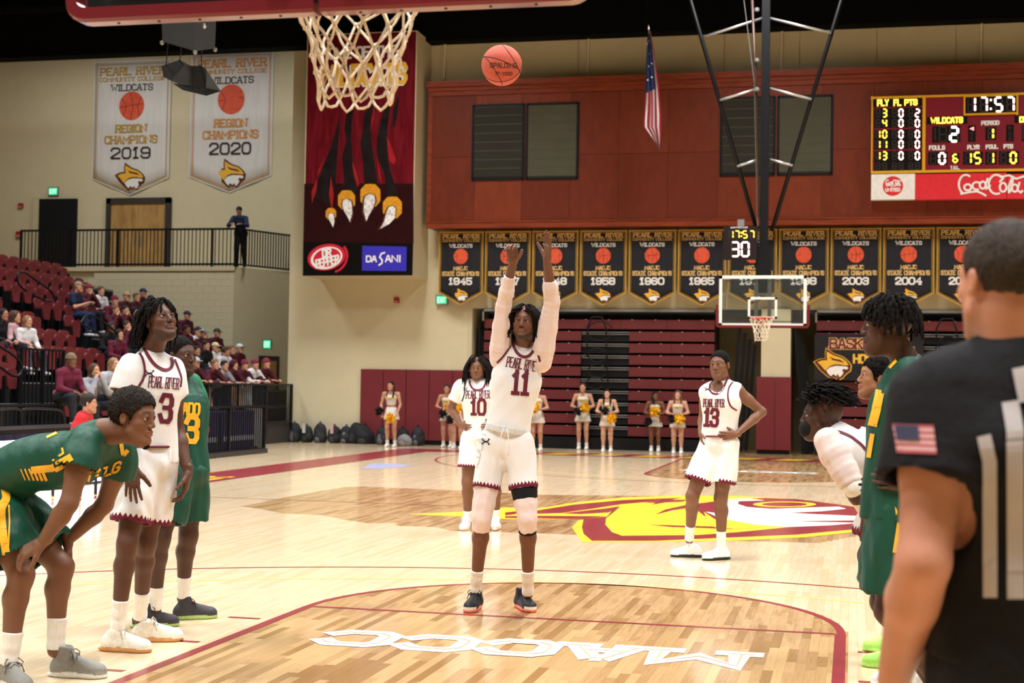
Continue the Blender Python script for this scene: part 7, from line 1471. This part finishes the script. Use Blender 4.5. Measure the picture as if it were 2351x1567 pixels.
# ------------------------------------------------------------------ spectators, cheerleaders, staff
def limbs(c, F, pose, s=1., lean=.0, arms='lap', spread=.1, twist=0.):
    F = nrm(V(F[0], F[1], 0)); Z = V(0, 0, 1); Lt = np.cross(Z, F); c = np.asarray(c, float); q = lambda f, l, z: s*(f*F+l*Lt+z*Z)
    nk = c+q(-.045, 0, -.155); ch = nk+q(-.03-lean*.12, 0, -.13); pel = ch+q(-.05-lean*.35, 0, -.36*(1-lean*.35))
    J = dict(hd=c, nk=nk, ch=ch, pel=pel, sL=nk+q(-.02, .185, -.055), sR=nk+q(-.02, -.185, -.055), hipL=pel+q(0, .09, -.03), hipR=pel+q(0, -.09, -.03), lat=Lt, latp=Lt)
    if pose == 'sit':
        for k, l in (('L', 1), ('R', -1)): J['k'+k] = pel+q(.42, l*(.09+spread), .0); J['a'+k] = J['k'+k]+q(.06, 0, -.40); J['t'+k] = J['a'+k]+q(.18, l*.02, -.09)
        kf = F
    else:
        for k, l in (('L', 1), ('R', -1)): J['k'+k] = pel+q(.06, l*(.08+spread*.3), -.43); J['a'+k] = pel+q(-.02, l*(.08+spread*.4), -.83); J['t'+k] = J['a'+k]+q(.18, l*.03, -.085)
    J['kf'] = F
    for k, l in (('L', 1), ('R', -1)):
        S_ = J['s'+k]
        if arms == 'lap': E_, W__ = S_+q(.06, l*.06, -.27), S_+q(.29, -l*.06, -.33)
        elif arms == 'chin': E_, W__ = S_+q(.22, l*.02, -.20), c+q(.11, l*.05, -.12)
        elif arms == 'rail': E_, W__ = S_+q(.16, l*.10, -.24), S_+q(.38, -l*.04, -.22)
        elif arms == 'poms': E_, W__ = S_+q(.02, l*.10, -.26), S_+q(.20, -l*.04, -.30)
        elif arms == 'low': E_, W__ = S_+q(.02, l*.07, -.27), S_+q(.13, l*.02, -.50)
        elif arms == 'down': E_, W__ = S_+q(-.02, l*.06, -.28), S_+q(.06, l*.07, -.52)
        elif arms == 'phone': E_, W__ = S_+q(.08, l*.04, -.27), S_+q(.32, -l*.10, -.16)
        J['e'+k] = E_; J['w'+k] = W__
    return J, F, Lt
def top_wear(J, root, mat, sleeve='long', hood=False, name='shirt', crop=None, h=.022):
    B = Blob(h); lat = J['lat']; pel, ch, nk = J['pel'], J['ch'], J['nk']; x = .022
    lo = pel if crop is None else pel+(ch-pel)*crop
    B.loft([lo, (lo+ch)/2, ch, ch+(nk-ch)*.65], [lat]*4, [.17, .16, .185, .13], [.13, .12, .13, .09], .04, 2., (1, 0)); B.cone(ch+(nk-ch)*.6, nk-(nk-ch)*.1, .09, .07, .03)
    for s_ in 'LR':
        S_, E_, W__ = J['s'+s_], J['e'+s_], J['w'+s_]; B.cone(ch+(nk-ch)*.7, S_, .07, .075, .04)
        if sleeve == 'long': B.cone(S_, E_, .075, .062, .03); B.cone(E_, E_+(W__-E_)*.9, .062, .045, .02)
        elif sleeve == 'short': B.cone(S_, S_+(E_-S_)*.6, .076, .07, .03)
    if hood: B.cone(nk+np.cross(lat, V(0, 0, 1))*-.02-nrm(J['hd']-nk)*.02, J['hd']-(J['kf'])*.06, .10, .09, .03) if hood == 'up' else B.cone(nk-J['kf']*.05-lat*.06, nk-J['kf']*.05+lat*.06, .06, .06, .04)
    if hood == 'up': B.ell(J['hd']-J['kf']*.02+V(0, 0, .03), (J['kf'], lat, V(0, 0, 1)), (.125, .105, .125), .03); B.ell(J['hd']+J['kf']*.11-V(0, 0, .02), (J['kf'], lat, V(0, 0, 1)), (.09, .065, .10), .02, True)
    co, F = B.run(); return fin(name, wob(co, vnormals(co, F), .005, len(root.name), .12, False), F, mat, root)
def legs_wear(J, root, mat, name='trousers', frac=1., h=.022):
    B = Blob(h); B.cone(J['hipL'], J['hipR'], .125, .125, .04); B.cone(J['pel'], J['pel']+(J['ch']-J['pel'])*.2, .14, .14, .05)
    for s_ in 'LR':
        Hp, K, A = J['hip'+s_], J['k'+s_], J['a'+s_]; B.cone(Hp, Hp+(K-Hp)*min(1, frac*2), .105, .085 if frac >= .5 else .10, .04)
        if frac > .5: B.cone(K, K+(A-K)*((frac-.5)*2), .08, .058, .03)
    co, F = B.run(); return fin(name, wob(co, vnormals(co, F), .005, 3, .1, False), F, mat, root)
def shoes_low(J, root, mat):
    for s_ in 'LR':
        B = Blob(.016); a, t = J['a'+s_], J['t'+s_]; d = nrm((t-a)*V(1, 1, 0)); b = V(a[0], a[1], t[2]); B.cone(b-d*.04+V(0, 0, .04), t-d*.03+V(0, 0, .03), .042, .036, .02); B.cone(b+V(0, 0, .04), a, .045, .04, .02); B.cut(b, V(0, 0, -1)); co, F = B.run(); fin('shoe', co, F, mat, root)
def hat(H, root, kind, col, front=None):
    B = Blob(.012); ax = (H.f, H.l, H.u); B.ell(H.p(-.015, 0, .045), ax, (.112, .090, .095 if kind == 'cap' else .105), .01); B.cut(H.p(0, 0, .035 if kind == 'cap' else .03), -H.u+H.f*(.0 if kind == 'cap' else -.0)); co, F = B.run(); o = fin('cap' if kind == 'cap' else 'beanie', co, F, M('hat_'+col, col, .8, .08, 20, .3, 60), root)
    if kind == 'cap': B = Blob(.010); B.ell(H.p(.115, 0, .040), ax, (.075, .068, .010), .01); co, F = B.run(); fin('brim', co, F, M('hat_'+(front or col), front or col, .8), root)
    else: MB().lathe(H.p(-.012, 0, .028), [(.096, 0), (.101, .008), (.101, .026), (.096, .034)], 16, H.u).build('cuff', M('hat_'+col, col), root, True)
TOPC = dict(maroon='481322', wine='5e1730', white='d9d8dc', navy='1f2a45', grey='8c8c92', black='141418', red='b5262c', pink='c9a2a8', lgrey='a9aab4', purple='5e1f3c')
def fan(x, y, t, label, top='maroon', bot='1b1b22', F=(1, -.35), pose='sit', arms='lap', hair='2a1c16', hatk=None, skin='c99478', long=False, lean=.1, hood=None, s=1., sleeve='long', look=None, group='spectators in the left stand', shoe='c9c9cc', grad=0., snap=None, ground=None):
    if snap:
        a_, b_ = {'A': (-7.135, -.575), 'B': (-5.85, -.494)}[snap]; d_ = ray(x, y); t = ((1.22*s)+a_+b_*CAM[0]-CAM[2])/(d_[2]-b_*d_[0])
    c = atD(x, y, t) if not isinstance(x, np.ndarray) else x
    J, Fv, Lt = limbs(c, F, pose, s, lean, arms)
    if ground is not None:
        dz = J['tL'][2]-ground
        for k_ in ('kL', 'kR', 'aL', 'aR', 'tL', 'tR'): J[k_] = J[k_]-V(0, 0, dz*(.5 if k_[0] == 'k' else 1))
    lk = nrm(look) if look is not None else nrm(Fv+V(0, 0, grad)); J['ff'] = lk; J['fu'] = V(0, 0, 1)
    root, H, J = person('person', label, J, skin, group, h=.024, hh=.0125, hs=s, det=False, hands=False, nr=.05)
    if top: top_wear(J, root, M('cloth_'+top, TOPC[top], .85, .12, 6, .3, 20), sleeve, hood)
    legs_wear(J, root, M('cloth_'+bot, bot, .85, .1, 8, .2, 20), 'trousers' if len(bot) == 6 else 'shorts'); shoes_low(J, root, M('shoe_'+shoe, shoe, .6))
    if hatk: hat(H, root, *hatk)
    if hair and not (hood == 'up'):
        mh = M('hair_'+hair, hair, .7, .3, 20, .4, 100)
        if long:
            B = Blob(.014); ax = (H.f, H.l, H.u); B.ell(H.p(-.02, 0, .03), ax, (.108, .092, .105), .02); B.cone(H.p(-.055, .03, -.0), H.p(-.06, .06, -.24), .065, .04, .03); B.cone(H.p(-.055, -.03, -.0), H.p(-.06, -.06, -.24), .065, .04, .03)
            B.ell(H.p(.090, 0, -.02), ax, (.085, .070, .105), .015, True); co, F_ = B.run(); fin('long_hair', wob(co, vnormals(co, F_), .005, 4, .04), F_, mh, root)
        elif not hatk: cap_hair(H, 'hair', root, mh, .012, .012, rough=.003, low=-.04)
    return root, H, J
SP = [ # px, py, depth, what sets them apart, top, ...
 (9, 722, 31, 'woman with long dark hair in black at the left edge', dict(top='black', hair='1c1412', long=True, skin='a9765c', F=(1, -.3))), (36, 727, 31.6, 'woman in a pink top looking aside between two friends', dict(top='pink', hair='4a3428', long=True, F=(1, .2))), (64, 738, 32.2, 'fair haired woman in white top and jeans', dict(top='white', bot='4b5266', hair='8a6a48', long=True)),
 (181, 658, 35, 'man in navy shirt and camouflage cap looking at his phone', dict(top='navy', hatk=('cap', '8b8374', '9a9488'), arms='phone', F=(1, .1), sleeve='short', bot='1e2c52', s=1.1)), (204, 664, 36.5, 'spectator in maroon beanie with hand at the chin', dict(hatk=('beanie', '7a1f38'), arms='chin')), (232, 668, 37, 'young man in white hoodie under the balcony', dict(top='white', hair='5a4030', bot='22386a', hood=True)),
 (264, 690, 38, 'spectator in bright wine hoodie near the block wall', dict(top='wine', hatk=('beanie', '6f1c36'))), (291, 681, 38.5, 'spectator in tan cap high in the student section', dict(hatk=('cap', 'a08a6c', 'a08a6c'))), (314, 682, 38.8, 'curly haired spectator beside the tan cap', dict(hair='6b5138')), (329, 672, 40, 'spectator in dark navy cap behind the curly haired one', dict(hatk=('cap', '1c2a3c', '1c2a3c'))), (347, 688, 40, 'spectator in white at the top of the student section', dict(top='white')),
 (266, 712, 36.5, 'young man in maroon leaning on his hand', dict(arms='chin', hair='6b4a34')), (288, 712, 37, 'young man covering his mouth with a hand', dict(arms='chin', hair='1d1512')), (309, 716, 37.4, 'spectator in black hood beside the locs of number 3', dict(top='black', hood='up')),
 (292, 748, 34.5, 'brown haired student in maroon with head in hand', dict(arms='chin', hair='3a2a20')), (255, 752, 34, 'dark figure in black jacket by the curved rail', dict(top='black', skin='6b4a38', lean=.3)), (274, 768, 33, 'student in wine jacket below the curved rail', dict(top='wine', hair='241a16')),
 (430, 724, 38, 'spectator in black cap against the block wall', dict(hatk=('cap', '22252b', '22252b'))), (430, 757, 36.5, 'dark haired spectator behind green number 13', dict(hair='1a1412', skin='8a5b45')),
 (455, 761, 37, 'spectator in black and white cap and white shirt', dict(top='white', hatk=('cap', '1d2228', 'e0e0e0'), lean=.3)), (467, 766, 37.6, 'spectator in blue grey cap with hand on face', dict(hatk=('cap', '6c7888', '6c7888'), arms='chin')), (499, 764, 38, 'spectator in dark green cap and maroon shirt', dict(hatk=('cap', '2c4030', '2c4030'))),
 (452, 805, 35.4, 'dark haired student in black leaning forward', dict(top='black', hair='15110f', lean=.4, skin='b98468')), (474, 793, 36.2, 'student in black hoodie above the front row', dict(top='black', hair='1a1412')), (495, 797, 36.6, 'student in cream cap and white shirt', dict(top='white', hatk=('cap', 'c9bf9c', 'c9bf9c'))), (519, 806, 36.6, 'student in white with brown hair turned aside', dict(top='white', hair='4a3020', look=V(1, .6, 0))), (532, 803, 37.4, 'fair haired student half hidden in the crowd', dict(top='maroon', hair='7a5a40')), (551, 800, 37.6, 'student in white and navy cap', dict(hatk=('cap', 'c6ccd2', '24304a')))]
ST_ = [(451, 832, 34.2, 'student in pale grey cap leaning on the black railing', dict(hatk=('cap', 'a6aeba', 'a6aeba'))), (494, 836, 35, 'tousle haired student in maroon leaning on the black railing', dict(hair='7a5c40')), (516, 839, 35.6, 'student in grey shirt leaning on the black railing', dict(top='grey', hair='201814')), (538, 838, 36, 'student with maroon hood up at the black railing', dict(hood='up')), (562, 838, 36.6, 'student in maroon beanie in the middle of the black railing', dict(hatk=('beanie', '75203a'))), (586, 836, 37, 'student in white hoodie and maroon beanie at the black railing', dict(top='white', hatk=('beanie', '75203a'), hood=True)), (612, 834, 37.4, 'student in maroon beanie at the far end of the black railing', dict(hatk=('beanie', '82273f')))]
for x, y, t, lab, kw in SP: fan(x, y, t, lab, snap='A' if x < 70 else 'B', **kw)
for x, y, t, lab, kw in ST_: kw.setdefault('bot', 'c9a48c' if x in (494, 562) else ('20263c' if x != 586 else 'd0d2da')); fan(x, y, t, lab, pose='stand', arms='rail', lean=.45, ground=.50, **kw)
for a_ in ():
    pass
fan(164, 828, 25.5, 'girl in wine hooded sweatshirt and headband in the front row', 'wine', hair='3a2a20', hatk=('beanie', '6a5a48'), skin='6f4a38', hood=True); fan(217, 850, 26.5, 'girl in grey sweatshirt resting her cheek on her hand', 'grey', hair='4a3426', long=True, arms='chin', skin='c08c70'); fan(262, 836, 27.5, 'girl with long fair hair and glasses in a pale sweatshirt', 'lgrey', hair='8a6c50', long=True)
fan(205, 926, 19.5, 'bearded man in red hooded top behind the scorer table', 'red', hair='241a15', hood=True, F=(1, .3), skin='b8876c', group=None, ground=0.)
fan(2150, 862, 27, 'bald man partly hidden behind the tall green player', 'black', hair=None, F=(-.4, -1), skin='7a5440', pose='stand', arms='down', group=None, s=1., ground=0.)
fan(549, 484, 43.6, 'security man in navy jacket leaning on the balcony rail', 'navy', bot='101114', hair='17130f', pose='stand', arms='rail', lean=.3, F=(.15, -1), skin='b08468', look=V(.1, -1, -.5), group=None, shoe='101010', ground=4.98)
# cheerleaders with pompoms
m_chw = M('cheer_white', 'dedbd4', .7, .04, 8, .2, 20); m_pg, m_pk = M('pom_gold', 'f0b81c', .5, .2, 60), M('pom_black', '1c1214', .5, .2, 60)
def pom(c, r, m, lab, seed):
    rr = random.Random(seed); mb = MB(); c = np.asarray(c, float)
    mb.lathe(c, [(.001, -r*.6), (r*.5, -r*.3), (r*.6, 0), (r*.5, r*.3), (.001, r*.6)], 8)
    for i in range(110):
        th, ph = math.acos(rr.uniform(-1, 1)), rr.uniform(0, 6.28); d = V(math.sin(th)*math.cos(ph), math.sin(th)*math.sin(ph), math.cos(th)); e = perp(d, V(rr.uniform(-1, 1), rr.uniform(-1, 1), .3)); w = r*.11; L_ = r*rr.uniform(.85, 1.15)
        mb.add([c+d*r*.4-e*w, c+d*r*.4+e*w, c+d*L_+e*w*1.3-V(0, 0, r*.1), c+d*L_-e*w*.6-V(0, 0, r*.12)], [(0, 1, 2, 3)])
    o = mb.build('pompom', m, None); o['kind'] = 'thing' if False else 'thing'; del o['kind']; return tag(o, lab, 'pompom', 'cheerleaders pompoms')
CH = [(897, 1026, 885, '1a1310', 'c08f74', 'leftmost cheerleader, by the backpacks', -.3), (1026, 1027, 892, '2a1c16', 'b98a70', 'cheerleader left of white number 10', .1), (1050, 1030, 900, '6b4a34', 'd0a088', 'cheerleader hidden behind white number 10', 0), (1232, 1035, 893, '3a281e', 'c4937a', 'cheerleader half hidden behind the shooter', 0), (1338, 1032, 889, '4a3022', 'c9967a', 'tall cheerleader with tied back hair before the aisle', 0), (1394, 1038, 903, '15100e', 'cf9f86', 'cheerleader with long black plaits before the black aisle', 0), (1504, 1037, 908, '120d0c', '7a5038', 'dark skinned cheerleader looking aside with braids', .8), (1556, 1042, 906, '6a4c36', 'd0a088', 'light brown haired cheerleader beside white number 13', 0)]
for i, (x, yf, yh, hc, sk_, lab, lk) in enumerate(CH):
    ft = atZ(x, yf); head = at(x, yh, ft[1]+.05); Hh = head[2]+.12; s = Hh/1.70
    J, Fv, Lt = limbs(head, (.05, -1), 'stand', s, .0, 'low' if i == 0 else 'poms', .05); dz = J['aL'][2]-.09*s
    for k in ('kL', 'kR', 'aL', 'aR', 'tL', 'tR'): J[k] = J[k]-V(0, 0, dz*(.5 if k[0] == 'k' else 1))
    J['tL'][2] = J['tR'][2] = 0; J['ff'] = nrm(V(.05+lk, -1, 0)); J['fu'] = V(0, 0, 1); J['base'] = V(head[0], head[1], 0)
    J['pn'] = V(0, 0, 1); root, H, J = person('cheerleader', lab, J, sk_, 'cheerleaders on the baseline', h=.018, hh=.010, hs=s*.95, det=False, hands=False, arm=.80, leg=.92, nr=.046, tor=.82)
    B = Blob(.014); pel, ch, nk = J['pel'], J['ch'], J['nk']; lo = pel+(ch-pel)*.42
    B.loft([lo, (lo+ch)/2, ch, ch+(nk-ch)*.6], [Lt]*4, [.125*s, .135*s, .158*s, .115*s], [.095*s, .105*s, .120*s, .080*s], .03, 2., (1, 0))
    for q in (-1, 1): B.cone(ch+Lt*q*.09*s+(nk-ch)*.5, nk+Lt*q*.10*s-V(0, 0, .04)*s, .045*s, .035*s, .03)
    B.ell(nk+V(0, -.05, -.01), (Lt, V(0, 1, 0), V(0, 0, 1)), (.05, .08, .07), .005, True); co, F = B.run(); fin('top', co, F, m_chw, root); P = Proj(co, F)
    drape(P, 'chest_band', [[(-.11*s, 0), (.11*s, 0)]], .05*s, ch-V(0, 0, .03)*s, V(1, 0, 0), V(0, 0, 1), M('pale_gold_band', 'e3c577', .6), root)
    drape(P, 'chest_emblem', [[(-.04*s, 0), (0, -.015), (.04*s, 0)]], .012*s, ch-V(0, 0, .05)*s, V(1, 0, 0), V(0, 0, 1), M('band_lettering', '7a6a30', .6), root, off=.008)
    B = Blob(.014); B.loft([pel+(ch-pel)*.28, pel, pel-V(0, 0, .22)*s], [Lt]*3, [.125*s, .16*s, .215*s], [.10*s, .135*s, .17*s], .02, 2., (1, 1)); B.cone(pel-V(0, 0, .14)*s, pel-V(0, 0, .3)*s, .13*s, .17*s, .002, True); co, F = B.run(); fin('skirt', wob(co, vnormals(co, F), .005, i, .08), F, m_chw, root)
    for s_ in 'LR':
        A, K = J['a'+s_], J['k'+s_]; B = Blob(.012); B.cone(A-V(0, 0, .03), A+(K-A)*.22, .042*s, .046*s, .01); B.cut(A+(K-A)*.22, K-A); co, F = B.run(); fin('sock', co, F, m_chw, root)
        d = nrm(V(.05, -1, 0)); B = Blob(.012); b = V(A[0], A[1], 0); B.cone(b-d*.03+V(0, 0, .04), b+d*.15+V(0, 0, .03), .045, .036, .02); B.cone(b+V(0, 0, .04), A, .045, .042, .02); B.cut(V(0, 0, .002), V(0, 0, -1)); co, F = B.run(); fin('shoe', co, F, M('cheer_shoe', 'f2f0ee', .5), root)
    mh = M('hair_'+hc, hc, .7, .3, 20, .4, 100); cap_hair(H, 'hair', root, mh, .010, .009, low=-.05, rough=.001)
    if i in (0, 2, 5, 6, 7):
        mb = MB(); 
        for q in ((-1, 1) if i != 6 else (-1, -.6)):
            for w in (0, .014): mb.tube(curve([H.p(-.06, q*.055, .02), H.p(-.04, q*.085+w, -.08), H.p(.01, q*.095+w, -.18), H.p(.03, q*.09, -.32 if i in (0, 5) else -.22)], 4), .022 if w == 0 else .016, 6)
        mb.build('long_hair', mh, root, True)
    wm = (J['wL']+J['wR'])/2+Fv*.08
    nm = ['leftmost cheerleader', 'cheerleader left of white number 10', 'cheerleader behind white number 10', 'cheerleader behind the shooter', 'tall cheerleader before the aisle', 'cheerleader with black plaits', 'cheerleader with braids', 'cheerleader beside white number 13'][i]
    off = {0: (V(.06, -.05, -.10), V(-.24, 0, .06)), 1: (V(.10, 0, .02), V(-.04, .02, -.14)), 2: (V(.06, 0, .06), V(-.12, 0, -.2)), 3: (V(.0, 0, .05), V(-.2, 0, -.1)), 4: (V(.09, 0, .02), V(-.08, 0, -.08)), 5: (V(.12, 0, -.12), V(-.02, 0, .05)), 6: (V(.02, 0, .06), V(-.14, 0, -.18)), 7: (V(.06, 0, -.10), V(-.12, 0, -.10))}[i]
    pom(wm+off[0], .135, m_pg, 'gold pompom held by the %s' % nm, i); pom(wm+off[1], .115, m_pk, 'black pompom held by the %s' % nm, i+50)
c = atD(205, 926, 19.5); sx_, sy_, sz_ = c[0]-.16, c[1]-.05, max(.2, c[2]-.80)
t = empty('folding_chair', (sx_, sy_, 0), 'black folding chair under the bearded man in red', 'chair'); MB().box((sx_-.22, sy_-.22, sz_-.05), (sx_+.22, sy_+.22, sz_)).build('seat', m_blk, t, bev=.01); MB().box((sx_-.25, sy_-.2, sz_+.12), (sx_-.22, sy_+.2, sz_+.40)).build('backrest', m_blk, t)
for dx in (-.2, .2):
    for dy in (-.2, .2): MB().bar((sx_+dx, sy_+dy, 0), (sx_+dx, sy_+dy, sz_-.05), .03).build('leg', m_blk, t)
